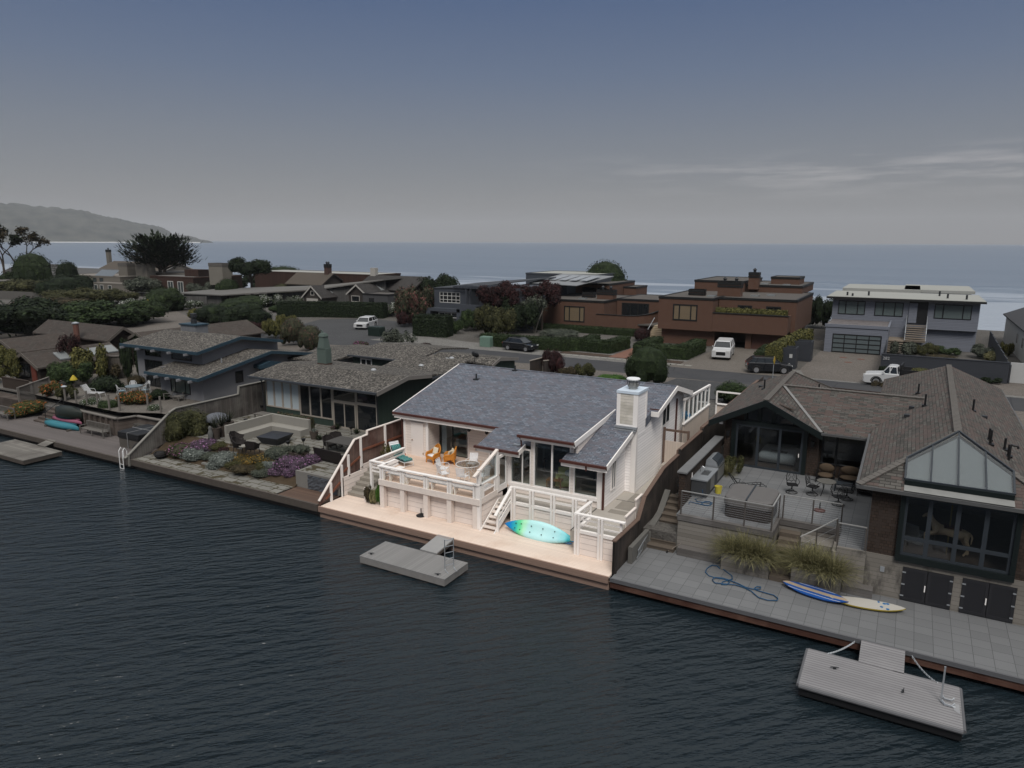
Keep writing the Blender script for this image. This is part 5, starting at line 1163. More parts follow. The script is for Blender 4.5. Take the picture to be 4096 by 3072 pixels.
def board(name,label,loc,rz,L_,W_,tilt,m1,m2,z=0):
 t_=thing(name,label,'surfboard',loc,rz)
 def out(s_):return [(L_*u*s_,W_*s_*(1-abs(u)**2.2)**.75*sgn*(1 if u>-.6 else .96)) for sgn,us in ((1,[k/10 for k in range(-10,11)]),(-1,[k/10 for k in range(9,-10,-1)])) for u in us]
 def lift(x):return .10*max(0,abs(x/L_)-.35)**1.5
 M_=Matrix.Rotation(tilt,4,'X')
 mb=MB(); rings=[[tuple(M_@Vector((x,y,zz+lift(x)))) for x,y in out(s_)] for zz,s_ in ((0,.90),(.05,1.0),(.09,.985))]; mb.loft(rings,cap=False); mb.f.append(list(range(len(rings[0])-1,-1,-1))); mb.mi.append(0); mb.build('rail_edge',m2,t_,local=True,smooth=True)
 mb=MB(); ring=[tuple(M_@Vector((x,y,.092+lift(x)))) for x,y in out(.985)]; n=len(ring)
 half=21; top=ring[:half]; bot=[ring[0]]+ring[half:][::-1]+[ring[half-1]]; bot=bot[:half]
 mb.add(top+bot,[(i,half+i,half+i+1,i+1) for i in range(half-1)]); mb.build('deck',m1,t_,local=True)
 mb=MB()
 for s in (-.12,.12):mb.ex([(-L_*.78,s,.02),(-L_*.70,s,.02),(-L_*.78,s,-.09)],(0,.012,0))
 mb.build('fin',M_gut_d,t_,local=True); return t_,M_
mt=NT('surfboard_spots'); q=mt.xyz(); v=mt.n('ShaderNodeTexVoronoi',{0:mt.vec(q[0],q[1]),'Scale':4.4}); sp=mt.math('LESS_THAN',v.outputs['Distance'],.30)
sp=mt.math('MULTIPLY',sp,mt.math('MULTIPLY',mt.math('GREATER_THAN',q[0],.42),mt.math('LESS_THAN',q[0],1.12)))
board('surfboard','white surfboard with yellow rails and blue spots on the pavers',(-.35,30.1,.72),R(9),1.42,.36,R(4),mt.out(mt.mix(sp,(.42,.40,.36),(.01,.12,.30)),.45),plain('yellow_rail',(.40,.30,.05),.4,.1))
mt=NT('blue_board_stripes'); q=mt.xyz(); ay=mt.math('ABSOLUTE',mt.math('ADD',q[1],-.02)); st=mt.math('LESS_THAN',ay,.08)
c=mt.mix(st,(.012,.07,.27),(.36,.28,.20)); l2=mt.math('MULTIPLY',mt.math('GREATER_THAN',ay,.20),mt.math('LESS_THAN',ay,.225)); c=mt.mix(l2,c,(.5,.5,.5))
board('surfboard','blue surfboard with a tan centre stripe against the planter',(-2.3,30.05,.76),R(-12),1.35,.34,R(14),mt.out(c,.4),plain('blue_rail',(.012,.07,.27),.4,.1))
M_hose=plain('blue_hose',(.012,.060,.13),.5,.1)
mb=MB(); hp=[(770,1310),(740,1280),(680,1275),(630,1310),(612,1350),(650,1390),(730,1415),(830,1430),(880,1460),(850,1490),(790,1490),(800,1460),(860,1440),(910,1430),(905,1390),(850,1350),(800,1310),(785,1270)]
mb.tube([at('H',x,y,.675) for x,y in hp],.024,5)
mb2=[(690,1430),(720,1410),(800,1415),(880,1440),(980,1480),(1060,1520),(1150,1540),(1220,1535),(1225,1515),(1180,1510),(1155,1530),(1180,1550),(1280,1580),(1370,1605),(1415,1640),(1405,1665),(1300,1660),(1200,1630),(1120,1560),(1040,1520),(940,1490),(830,1480),(720,1470),(690,1440)]
mb.tube([at('H',x,y,.70) for x,y in mb2],.024,5)
tag(mb.build('garden_hose',M_hose,smooth=True),'long blue garden hose looped across the lower pavers','hose')
mb=MB(); mb.tube([at('H',580,440,TR+.9)]+[at('H',x,y,TR+.03) for x,y in ((590,520),(500,540),(520,570),(600,580),(680,590),(670,610),(600,610),(570,590),(600,570),(660,570),(690,590),(640,615),(580,605),(440,570),(430,595))],.022,5)
tag(mb.build('garden_hose',M_hose,smooth=True),'blue garden hose coiled in front of the outdoor kitchen','hose')
t_=thing('aluminium_ladder','aluminium ladder lying against the low grey wall by the dark fence','ladder',(-9.7,30.4,.7))
a,b_=at('D',1790,1480,.70),at('D',1965,1180,.95); u_=Vector((.05,.0,.42))
for o_ in (Vector((0,0,.03)),u_):
 mb=MB(); mb.bar(a+o_,b_+o_,.03,.07); mb.build('side_rail',M_steel,t_)
mb=MB()
for k in range(8):p=a.lerp(b_,(k+.5)/8); mb.bar(p+Vector((0,0,.03)),p+u_,.03,.03,(0,1,0))
mb.build('rung',M_steel,t_)
t_=thing('push_broom','push broom leaning on the concrete wall above the pavers','broom',at('H',200,1120,.65))
mb=MB(); mb.tube([at('H',200,1115,.72),at('H',470,960,1.35)],.014,5); mb.build('handle',plain('broom_wood',(.2,.17,.14)),t_)
mb=MB(); a=at('H',185,1135,.67); b_=at('H',208,1100,.67); mb.bar(a,b_,.07,.08); mb.build('brush',M_black,t_)
dup(IC,(-9.35,34.9,2.3),R(10),'black iron chair standing at the top of the garden steps')
M_dockp=planks('grey_composite_boards',(.205,.198,.202),'Y',.145,.14,.06,.7,gapcol=.35,grain=.2,worn=(.225,.218,.22))
pz=.5
c4=[at('S',215,735,pz),at('S',310,430,pz),at('S',1648,780,pz),at('S',1668,1155,pz)]
y0=(c4[0].y+c4[3].y)/2; y1=(c4[1].y+c4[2].y)/2; x0=(c4[0].x+c4[1].x)/2; x1=(c4[2].x+c4[3].x)/2
FD2=float_dock('floating_dock','large grey ribbed floating dock at the lower right',[(x0,y0),(x0,y1),(x1,y1),(x1,y0)],pz,.40,M_dockp,M_black)
mb=MB(); mb.tube([(x0,y0-.04,pz-.06),(x1,y0-.04,pz-.06)],.07,8); mb.tube([(x0,y1+.03,pz-.06),(x1,y1+.03,pz-.06)],.06,8); mb.tube([(x0-.03,y0,pz-.05),(x0-.03,y1,pz-.05)],.06,8); mb.tube([(x1+.03,y0,pz-.05),(x1+.03,y1,pz-.05)],.06,8); mb.build('rubber_edge',plain('grey_rubber',(.11,.11,.115),.6,.1),FD2)
t_=thing('gangway','wide ribbed gangway from the paver deck to the large dock','gangway',at('S',950,500,.55))
a,b_=at('S',775,345,.67),at('S',1162,440,.67); a2,b2=at('S',748,540,.53),at('S',1150,648,.53)
mb=MB(); mb.ex([p-Vector((0,0,.06)) for p in (a,b_,b2,a2)],(0,0,.06)); mb.build('boards',M_dockp,t_)
def chain(label,p,q,sag):
 mb=MB(); n=22
 for k in range(n):
  f=(k+.5)/n; c_=p.lerp(q,f); c_.z-=sag*4*f*(1-f); g_=p.lerp(q,f+.02); g_.z-=sag*4*(f+.02)*(1-f-.02); d_=(g_-c_).normalized()
  s_=Vector((0,0,1)) if k%2 else d_.cross(Vector((0,0,1))).normalized()
  mb.tube([c_+d_*.06*math.cos(a)+s_*.03*math.sin(a) for a in [2*math.pi*j/8 for j in range(9)]],.011,4,False)
 tag(mb.build('chain',M_steel),label,'chain','mooring chains of the large dock')
chain('mooring chain on the left of the wide gangway',at('S',730,358,.55),at('S',480,475,.5),.08); chain('mooring chain on the right of the wide gangway',at('S',1210,478,.55),at('S',1445,733,.5),.12)
p=at('S',1475,900,pz); t_=thing('swim_ladder','metal swim ladder folded up on the large ribbed dock','ladder',(p.x,p.y,pz))
mb=MB(); mb.bar((p.x,p.y,pz),(p.x,p.y+.02,pz+1.25),.05,.05,(0,1,0)); mb.tube([(p.x,p.y,pz+.05),(p.x+.1,p.y-.15,pz+.02),(p.x+.4,p.y-.15,pz+.03)],.03,6); mb.build('side_rail',M_steel,t_)
for k in range(2):
 mb=MB(); yy=p.y+.25-k*.32; mb.tube([(p.x+.02,yy,pz+.12),(p.x+.1,yy-.1,pz+.06),(p.x+.3,yy-.1,pz+.06),(p.x+.38,yy,pz+.1)],.025,6); mb.build('step',M_steel,t_)
mb=MB(); mb.add([(p.x+.35,p.y+.1,pz+.01),(x1-.05,p.y+.1,pz+.012),(x1-.05,p.y-.45,pz+.012),(p.x+.35,p.y-.3,pz+.01)],[(3,2,1,0)]); mb.build('plate',plain('scuffed_metal',(.27,.27,.275),.5),t_)
cleat('pale mooring cleat near the left end of the large ribbed dock',at('S',535,610,pz),R(20)); cleat('pale mooring cleat in the middle of the large ribbed dock',at('S',1140,815,pz),R(80))
t_=thing('back_fence','dark brown rail fence along the verge behind the shingled roof','fence',(-4,61.5,1.9))
a,b_,c_=Vector((-10.3,57.8,0)),Vector((-10.4,62.5,0)),Vector((6,61.8,0))
mb=MB()
for p,q in ((b_,c_),):
 for z0,z1 in ((1.9,2.3),(2.42,2.8),(2.92,3.3),(3.4,3.55)):mb.bar((p.x,p.y,(z0+z1)/2),(q.x,q.y,(z0+z1)/2),.04,z1-z0)
mb.build('rail',planks('red_brown_rails',(.055,.036,.028),'Z',.2,.05,.3,.9),t_)
mb=MB(); mb.ex([(-10.4,57.5,1.6),(-10.4,62.5,1.6),(-10.4,62.5,3.9),(-10.4,57.5,3.9)],(.06,0,0)); mb.build('side_boards',M_dkfence,t_)
for k in range(7):
 x=-10+k*2.6; mb=MB(); mb.box(x-.06,x+.06,62.0-.04*k,62.12-.04*k,1.5,3.62); mb.build('post',M_dkfence,t_)
# ------------------------------------------------------------------ plants: a few crowns built once and copied
def leaf_mesh(name,n,blobs,size,seed,thin=.5,up=.3,core=.8,pitch=None):
 r_=random.Random(seed); mb=MB(); tot=sum(b_[3]*b_[4]*b_[5] for b_ in blobs) if blobs else 1
 for (x,y,z,rx,ry,rz) in blobs:
  if core:mb.ell((x,y,z),rx*core,ry*core,rz*core,8,5)
 w_=[(b_[3]*b_[4]*b_[5])**.67 for b_ in blobs]; tw=sum(w_)
 for b_,ww in zip(blobs,w_):
  for k in range(int(n*ww/tw)):
   while True:
    d=Vector((r_.gauss(0,1),r_.gauss(0,1),r_.gauss(0,1)))
    if d.length>.1:break
   d.normalize()
   if d.z<-.35 and r_.random()<.8:d.z=-d.z
   f=(1.0 if core>.85 else 1.03)-.38*r_.random()**1.3
   p=Vector((b_[0]+d.x*b_[3]*f,b_[1]+d.y*b_[4]*f,b_[2]+d.z*b_[5]*f))
   if p.z<.02:p.z=.02+r_.random()*.1
   nrm=(d+Vector((r_.uniform(-.8,.8),r_.uniform(-.8,.8),r_.uniform(-.3,.8)+up))).normalized()
   a=nrm.orthogonal().normalized(); a.rotate(Matrix.Rotation(r_.uniform(0,6.28),3,nrm)); c_=nrm.cross(a)
   s_=size*r_.uniform(.6,1.35); mb.add([p-a*s_,p+c_*s_*thin,p+a*s_,p-c_*s_*thin],[(0,1,2,3)])
 return mb
def blobs(seed,n,R_,H_,br=.45,flat=1.0):
 r_=random.Random(seed); out=[(0,0,H_*.48,R_*.72,R_*.72,H_*.46)]
 for k in range(n):
  a=r_.uniform(0,6.28); d=R_*r_.uniform(.35,.72); q=br*r_.uniform(.7,1.25); zc=H_*r_.uniform(.25,.72)*(1-.35*d/R_)
  out.append((d*math.cos(a),d*math.sin(a),zc,R_*q,R_*q,H_*q*flat))
 return out
PROTO={}
def proto(key,fn):
 if key not in PROTO:
  mb=fn(); me=bpy.data.meshes.new('foliage'); me.from_pydata(mb.v,[],mb.f); me.materials.append(None); me.update(); PROTO[key]=me
 return PROTO[key]
def crown_mesh(kind,v=0):
 if kind=='lumpX':return proto((kind,v),lambda:leaf_mesh('x',9000,blobs(51+v,28,1,1,.25,.8)[1:],.034,61+v,core=.74))
 if kind=='domeX':return proto((kind,v),lambda:leaf_mesh('x',9000,blobs(11+v,18,1,1,.32,.9),.030,31+v,core=.86))
 if kind=='ballX':return proto((kind,v),lambda:leaf_mesh('x',9000,[(0,0,.52,.86,.86,.46)]+blobs(21+v,22,1,1,.24,1.0)[1:],.028,41+v,core=.9))
 if kind=='dome':return proto((kind,v),lambda:leaf_mesh('d',3000,blobs(11+v,12,1,1,.36,.9),.062,31+v))
 if kind=='ball':return proto((kind,v),lambda:leaf_mesh('b',3600,[(0,0,.52,.86,.86,.46)]+blobs(21+v,16,1,1,.26,1.0)[1:],.048,41+v,core=.88))
 if kind=='lump':return proto((kind,v),lambda:leaf_mesh('l',3000,blobs(51+v,15,1,1,.30,1.0)[1:],.065,61+v,core=.72))
 if kind=='airy':return proto((kind,v),lambda:leaf_mesh('a',1700,blobs(71+v,16,1,1,.25,1.1)[1:],.065,81+v,.35,core=.35))
 if kind=='fine':return proto((kind,v),lambda:leaf_mesh('f',4200,blobs(91+v,12,1,1,.34,.9),.075,101+v,.16,.9,core=.82))
 if kind=='mound':return proto((kind,v),lambda:leaf_mesh('m',2200,[(0,0,.05,.95,.95,.75)]+[(math.cos(a)*.5,math.sin(a)*.5,.2,.45,.45,.55) for a in (.3+v,1.7,2.9+v,4.2,5.3)],.05,111+v,.7,core=.85))
def blades(seed,n,L_,spread,w_,droop=.5,base=.15,flat=False):
 r_=random.Random(seed); mb=MB()
 for k in range(n):
  a=r_.uniform(0,6.28); el=r_.uniform(spread[0],spread[1]); l=L_*r_.uniform(.65,1.1); b0=r_.uniform(0,base); p=Vector((b0*math.cos(a+r_.uniform(-.6,.6)),b0*math.sin(a),0))
  d=Vector((math.cos(a)*math.cos(el),math.sin(a)*math.cos(el),math.sin(el))); s_=Vector((-math.sin(a),math.cos(a),0)); pts=[]
  for j in range(5):
   pts.append((p.copy(),w_*(1,.95,.8,.5,.06)[j])); p=p+d*(l/4); d=(d+Vector((0,0,-droop*.5*(j+1)/3))).normalized()
  vs=[]
  for q,ww in pts:vs+=[q-s_*ww,q+s_*ww]
  for v in vs:v.z=max(v.z,-.75)
  mb.add(vs,[(2*j,2*j+1,2*j+3,2*j+2) for j in range(4)])
 return mb
def tuft_mesh(kind,v=0):
 if kind=='agave':return proto((kind,v),lambda:blades(7+v,26,.5,(.35,1.35),.045,.12,.06))
 if kind=='flax':return proto((kind,v),lambda:blades(17+v,46,1.0,(.75,1.5),.022,.25,.12))
 if kind=='grass':return proto((kind,v),lambda:blades(27+v,620,1.25,(.2,1.45),.007,.85,.30))
 if kind=='weed':return proto((kind,v),lambda:blades(37+v,90,.5,(.6,1.5),.008,.3,.2))
LV=dict(dark=leaf('dark_green_leaves',(.006,.011,.005),(.030,.044,.018)),mid=leaf('green_leaves',(.012,.022,.008),(.060,.088,.030)),olive=leaf('olive_leaves',(.020,.022,.008),(.095,.092,.038)),hedge=leaf('hedge_leaves',(.010,.017,.006),(.042,.062,.022)),yellow=leaf('yellow_green_leaves',(.030,.034,.010),(.19,.17,.055)),grey=leaf('grey_green_leaves',(.028,.034,.026),(.13,.14,.105)),silver=leaf('silver_leaves',(.055,.065,.058),(.27,.29,.26)),red=leaf('dark_red_leaves',(.010,.005,.005),(.060,.020,.020)),pinkred=leaf('red_tipped_leaves',(.016,.018,.010),(.06,.062,.035),tip=(.13,.055,.05)),bronze=leaf('bronze_leaves',(.025,.022,.012),(.10,.075,.04)),pink=leaf('pink_flower_leaves',(.020,.024,.012),(.075,.075,.04),tip=(.27,.09,.21)),purple=leaf('purple_flower_leaves',(.035,.03,.03),(.115,.07,.115),tip=(.27,.135,.255)),white=leaf('white_flower_leaves',(.014,.022,.010),(.055,.075,.032),tip=(.55,.55,.52)),orange=leaf('orange_flower_leaves',(.020,.028,.008),(.08,.085,.025),tip=(.42,.12,.04)),gold=leaf('gold_flower_leaves',(.03,.026,.012),(.10,.08,.03),tip=(.38,.21,.03)),straw=leaf('straw_grass',(.075,.072,.030),(.34,.31,.16)),moss=leaf('moss_leaves',(.03,.03,.012),(.085,.08,.03)),bright=leaf('bright_green_leaves',(.02,.05,.006),(.09,.19,.03)),fl=leaf('flax_leaves',(.012,.016,.010),(.05,.052,.035)))
M_bark=plain('grey_brown_bark',(.075,.06,.048),.95,.3,6)
def plant(name,label,cat,p,sx,sy,sz,kind,col,group=None,v=0,rz=None,tuft=False):
 if kind in ('lump','dome','ball') and sx>1.7:kind+='X'
 me=(tuft_mesh if tuft else crown_mesh)(kind,v); o=bpy.data.objects.new(name,me); COL.objects.link(o)
 o.material_slots[0].link='OBJECT'; o.material_slots[0].material=LV[col]; o.location=p; o.scale=(sx,sy,sz); o.rotation_euler=(0,0,rnd.uniform(0,6.28) if rz is None else rz)
 return tag(o,label,cat,group)
def shrub(label,p,sx,sz,kind='dome',col='mid',sy=None,group=None,rz=None,name='shrub',cat='shrub'):return plant(name,label,cat,p,sx,sy or sx,sz,kind,col,group,rnd.randrange(2),rz if rz is not None else (0 if sy else None))
def tree(name,label,p,h,rx,crown,col,th,kind='lump',ry=None,group=None,stems=((0,0),),r=.12,trunk_m=None):
 """h total height, th height where the crown starts"""
 t_=thing(name,label,'tree',p,0,group); mb=MB()
 for dx,dy in stems:
  mb.tube([(dx*.15,dy*.15,0),(dx*.5,dy*.5,th*.55),(dx,dy,th),(dx*1.3,dy*1.3,h*.7)],[r,r*.8,r*.65,r*.3],7)
 for k in range(5):
  a=k*1.3; mb.tube([(0,0,th*.8),(rx*.35*math.cos(a),rx*.35*math.sin(a),th+(h-th)*.35),(rx*.62*math.cos(a),rx*.62*math.sin(a),th+(h-th)*.6)],[r*.5,r*.35,r*.15],5)
 mb.build('trunk',trunk_m or M_bark,t_,local=True)
 o=bpy.data.objects.new('crown',crown_mesh(kind+'X' if kind in ('lump','ball') and rx>1.7 else kind,rnd.randrange(2))); COL.objects.link(o); o.parent=t_; o.location=(0,0,th); o.scale=(rx,ry or rx,h-th); o.rotation_euler=(0,0,rnd.uniform(0,6))
 o.material_slots[0].link='OBJECT'; o.material_slots[0].material=LV[col]; return t_
def hedge(label,pts,w_,h_,z=1.9,col='hedge',closed=False,leafs=170,rnd_top=.12,name='hedge',size=.10):
 """clipped hedge along a line of ground points: solid rounded body clad in leaves"""
 mb=MB(); r_=random.Random(len(label)); P=[Vector((p[0],p[1],z)) for p in pts]
 for a,b_ in zip(P,P[1:]):
  d=(b_-a).normalized(); s_=Vector((-d.y,d.x,0)); a2,b2=a-d*w_*.4,b_+d*w_*.4; pr=[(-.5,0),(-.5,.8),(-.34,.97),(.34,.97),(.5,.8),(.5,0)]
  mb.loft([[q+s_*(x*w_*.94)+Vector((0,0,zz*h_*.97)) for x,zz in pr] for q in (a2,b2)])
  for k in range(int((b2-a2).length*leafs*(h_+w_)/2.2)):
   f=r_.random(); q=a2.lerp(b2,f); u=r_.random()*(2*h_+w_)
   if u<h_:x,zz,n_=-.5,u/h_,-s_
   elif u<2*h_:x,zz,n_=.5,(u-h_)/h_,s_
   else:x,zz,n_=(u-2*h_)/w_-.5,1.0,Vector((0,0,1))
   if zz>.85 and abs(x)>.4:x*=.9; zz=min(zz,.95)
   p=q+s_*(x*w_*r_.uniform(.95,1.08))+Vector((0,0,zz*h_*r_.uniform(.96,1.03)))
   nn=(n_+Vector((r_.uniform(-.7,.7),r_.uniform(-.7,.7),r_.uniform(-.4,.8)))).normalized(); aa=nn.orthogonal().normalized(); cc=nn.cross(aa); ss=size*r_.uniform(.6,1.3)
   mb.add([p-aa*ss,p+cc*ss*.5,p+aa*ss,p-cc*ss*.5],[(0,1,2,3)])
  for e,sg in ((a2,-1),(b2,1)):
   for k in range(int(leafs*w_*h_*.6)):
    p=e+s_*(r_.uniform(-.5,.5)*w_)+Vector((0,0,r_.random()*h_*.97)); nn=(d*sg+Vector((r_.uniform(-.6,.6),r_.uniform(-.6,.6),r_.uniform(-.3,.7)))).normalized(); aa=nn.orthogonal().normalized(); cc=nn.cross(aa); ss=size*r_.uniform(.6,1.3)
    mb.add([p-aa*ss,p+cc*ss*.5,p+aa*ss,p-cc*ss*.5],[(0,1,2,3)])
 return tag(mb.build(name,LV[col]),label,'hedge')
plant('trailing_plant','trailing reddish green plant spilling from the low planter','plant',(-25.5,29.25,.75),.42,.34,1.05,'lump','bronze',v=0)
plant('trailing_plant','dry straw coloured plant hanging down the low planter front','plant',(-25.05,29.12,.7),.32,.2,.95,'fine','straw',v=0)
plant('trailing_plant','bright green plant hanging beside the first bulkhead post','plant',(-24.72,29.2,.75),.26,.22,1.3,'fine','bright',v=1)
shrub('yellow green potted shrub behind the striped chaise',(-26.9,32.6,2.15),.5,1.05,'airy','yellow')
r_=random.Random(4)
def grass_clump(label,x,y,z,s,g=None):
 return plant('fountain_grass',label,'grass',(x,y,z),s,s,s*.85,'grass','straw',g,r_.randrange(2),tuft=True)
for i,(x,y,s,pos) in enumerate(((-5.9,31.05,1.05,'far left'),(-5.3,30.9,1.2,'middle'),(-4.65,31.0,1.1,'right hand'))):grass_clump('%s fountain grass clump in the left concrete planter'%pos,x,y,1.4,s)
for i,(x,y,s,pos) in enumerate(((-3.0,31.2,1.15,'far left'),(-2.4,30.95,1.2,'middle'),(-1.75,30.85,1.1,'right hand'))):grass_clump('%s fountain grass clump in the right concrete planter'%pos,x,y,1.4,s)
shrub('leafy green bush beside the lidded grill',(-7.75,39.5,TR),.55,1.1,'lump','olive')
plant('fountain_grass','pale grass clump between the grill and the leafy bush','grass',(-8.0,38.9,TR),.6,.6,.7,'grass','straw',None,0,tuft=True)
# ------------------------------------------------------------------ the green house and its garden
M_grav=speckle('tar_and_gravel_roof',[(.018,.017,.016),(.040,.036,.032),(.072,.065,.057),(.19,.172,.15),(.030,.027,.024)],9.5,big=.3,bigcol=(.032,.027,.022),bs=.35,bump=.15)
M_gwall=planks('dark_green_boards',(.030,.047,.038),'X',.2,.05,.1,.7,gapcol=.55,grain=.3); M_gwally=planks('dark_green_side_boards',(.030,.047,.038),'Y',.2,.06,.1,.7,gapcol=.5,grain=.3)
M_cream=plain('cream_frame',(.30,.265,.225),.5,.08)
G=thing('green_house','dark green board house with low gravel roof and wide glass front','house',(-37.5,44,1.7))
mb=MB(); wall(mb,'Y',37.8,.15,-43.1,-36.1,1.5,4.8,[(-42.95,-39.42,2.5,4.56),(-39.40,-36.15,2.25,4.56)]); mb.build('front_wall',M_gwall,G); mb=MB(); mb.box(-33.9,-33.7,37.8,37.95,1.7,4.8); mb.build('front_wall',M_gwall,G); mb=MB(); wall(mb,'Y',50,.15,-45,-37.3,1.5,4.7,[(-44.05,-42.7,3.0,4.45)]); mb.build('front_wall',M_gwall,G)
mb=MB(); wall(mb,'X',-32.0,-.15,37.8,51.9,1.5,lambda y:(4.80+.14*(y-37.8)) if y<40.5 else (5.18-.06*(y-40.5)),breaks=(40.5,)); mb.build('side_wall',M_gwally,G); mb=MB(); wall(mb,'X',-31.3,-.15,51.9,56.5,1.5,lambda y:4.4+(.35*(y-51.9)/1.4 if y<53.3 else .35-.42*(y-53.3)/3.2),breaks=(53.3,)); mb.build('side_wall',M_gwally,G); mb=MB(); wall(mb,'X',-43.1,.15,37.95,45,1.5,4.85); wall(mb,'X',-37.4,-.15,45,50,1.5,4.8); mb.build('side_wall',M_gwally,G)
window(G,'Y',37.8,-42.97,-39.41,2.48,4.6,M_cream,plain('white_blind_pane',(.40,.45,.47),.15,.06,spec=.5),[-42.1,-41.2,-40.3],fw=.10,mw=.17,name='blind_window')
window(G,'Y',37.8,-39.40,-36.12,2.2,4.6,M_cream,M_pane,[-38.35,-37.25],fw=.10,mw=.13)
window(G,'Y',37.8,-36.08,-33.92,1.72,3.66,M_cream,M_pane,[-35.0],fw=.10,mw=.08,name='sliding_door')
window(G,'Y',37.8,-36.08,-33.86,3.68,4.6,M_cream,M_pane,[],fw=.09); window(G,'Y',37.8,-33.84,-31.95,1.72,3.72,M_cream,M_pane,[],fw=.09); window(G,'Y',37.8,-33.84,-31.95,3.74,4.6,M_cream,M_pane,[],fw=.09)
window(G,'Y',50,-44.05,-42.7,3.0,4.45,WHITE,M_pane,[-43.38],fw=.1,mw=.1)
mb=MB(); EZ=[(36.9,4.95),(40.4,5.5),(45.2,4.98)]
for (y0,z0),(y1,z1) in zip(EZ,EZ[1:]):slab(mb,[(-43.8,y0,z0),(-31.2,y0,z0),(-31.2,y1,z1),(-43.8,y1,z1)],.14)
for X0,X1,prof in ((-37.6,-31.3,[(45.2,4.98),(48.6,5.5),(51.9,4.62)]),(-37.6,-31.0,[(51.9,4.62),(53.3,5.07),(56.6,4.63)]),(-45.1,-37.6,[(49.6,4.74),(54,5.35),(58.5,4.8)])):
 for (y0,z0),(y1,z1) in zip(prof,prof[1:]):slab(mb,[(X0,y0,z0),(X1,y0,z0),(X1,y1,z1),(X0,y1,z1)],.14)
RG=mb.build('roof',M_grav,G)
mb=MB()
for (y0,z0),(y1,z1) in zip(EZ[:2],EZ[1:2]):mb.ex([(-31.2,y0,z0-.26),(-31.2,y1,z1-.26),(-31.2,y1,z1+.04),(-31.2,y0,z0+.04)],(.06,0,0))
mb.ex([(-31.2,40.4,5.24),(-31.2,43.3,4.93),(-31.2,43.3,5.2),(-31.2,40.4,5.54)],(.06,0,0)); mb.ex([(-31,51.9,4.4),(-31,53.3,4.83),(-31,53.3,5.11),(-31,51.9,4.66)],(.06,0,0)); mb.ex([(-31,53.3,4.83),(-31,56.6,4.4),(-31,56.6,4.67),(-31,53.3,5.11)],(.06,0,0)); mb.build('fascia',plain('taupe_fascia',(.19,.175,.16),.6,.1),RG)
mb=MB(); mb.box(-43.85,-31.2,36.78,36.9,4.80,4.94); mb.box(-31.25,-31.1,43.3,47.5,4.8,4.95); mb.box(-45.2,-37.5,49.48,49.6,4.6,4.74); mb.build('gutter',plain('slate_gutter',(.045,.05,.058),.5,.1),RG)
mb=MB(); mb.tube([(-43.7,36.85,4.8),(-43.1,37.5,4.65),(-43.05,37.65,1.7)],.05); mb.tube([(-31.3,36.85,4.8),(-31.8,37.6,4.5),(-31.85,37.7,1.8)],.05); mb.build('down_pipe',M_gut_d,RG)
M_gch=plain('sea_green_panel',(.085,.112,.098),.6,.08)
def chimney_tower(root,x,y,z0,z1):
 mb=MB(); mb.box(x-.47,x+.47,y-.32,y+.32,z0,z1); c_=mb.build('chimney',M_gch,root)
 mb=MB(); mb.box(x-.49,x+.49,y-.34,y+.34,z0,z0+.35); mb.build('base',plain('red_brown_flashing',(.06,.035,.028),.7,.1),c_)
 mb=MB(); mb.loft([[(x+a*s_,y+b_*s_,z) for a,b_ in ((-1,-1),(1,-1),(1,1),(-1,1))] for z,s_ in ((z1,.36),(z1+.9,.24),(z1+.95,.30),(z1+1.2,.2),(z1+1.22,.12))]); mb.ex([(x-.2,y,z1+1.2),(x+.05,y,z1+1.2),(x-.2,y,z1+1.5)],(0,.04,0)); mb.build('flue_cowl',M_gch,c_)
chimney_tower(G,-40.8,42.0,5.1,6.65)
for x,y,z in ((-35.4,41.6,5.4),(-34.3,46.2,5.15),(-33.6,49.6,5.35),(-35.2,51.2,4.9)):
 mb=MB(); mb.ell((x,y,z),.22,.22,.14,10,4,0); mb.build('dome_light',plain('dome_plastic',(.33,.34,.35),.3,.1),RG,smooth=True)
mb=MB(); mb.lathe((0,0,0),[(.05,0),(.25,.05),(.36,.16)],16)
dm=MB(); M_=Matrix.Translation((-32.2,51.0,5.5))@Matrix.Rotation(R(-60),4,'X'); dm.v=[tuple(M_@Vector(p)) for p in mb.v]; dm.f=mb.f; dm.mi=mb.mi; dm.tube([(-32.2,51.0,4.9),(-32.2,51.05,5.5)],.03,5); dm.build('satellite_dish',M_gut_d,RG,smooth=True)
def flag():
 t=NT('flagstones'); q=t.xyz(); n1=t.math('MULTIPLY',t.math('SUBTRACT',t.noise(1.6,4),.5),.34); n2=t.math('MULTIPLY',t.math('SUBTRACT',t.noise(1.9,4,t.vec(q[1],q[0])),.5),.30)
 vec=t.vec(t.math('ADD',q[0],n1),t.math('ADD',q[1],n2))
 b_=t.n('ShaderNodeTexBrick',{'Vector':vec,'Color1':(.150,.145,.130),'Color2':(.200,.192,.172),'Mortar':(.03,.03,.015),'Scale':1.0,'Mortar Size':.035,'Mortar Smooth':.1,'Bias':0.0,'Brick Width':1.05,'Row Height':.56},offset=.43)
 c=t.mix(t.math('MULTIPLY',t.noise(5,5),.4),b_.outputs[0],(.12,.115,.10))
 big=t.ramp(t.noise(.9,5,None,.65),[(.56,0.0),(.60,1.0)]); m_=t.math('MAXIMUM',b_.outputs[1],big)
 c=t.mix(m_,c,t.mix(t.noise(2,4),(.030,.028,.014),(.06,.045,.022))); t.bump(t.math('SUBTRACT',1.0,m_),.5,.02); return t.out(c,.9)
M_flag=flag()
M_soil=plain('garden_soil',(.055,.038,.022),.95,.4,3,bump=.5)
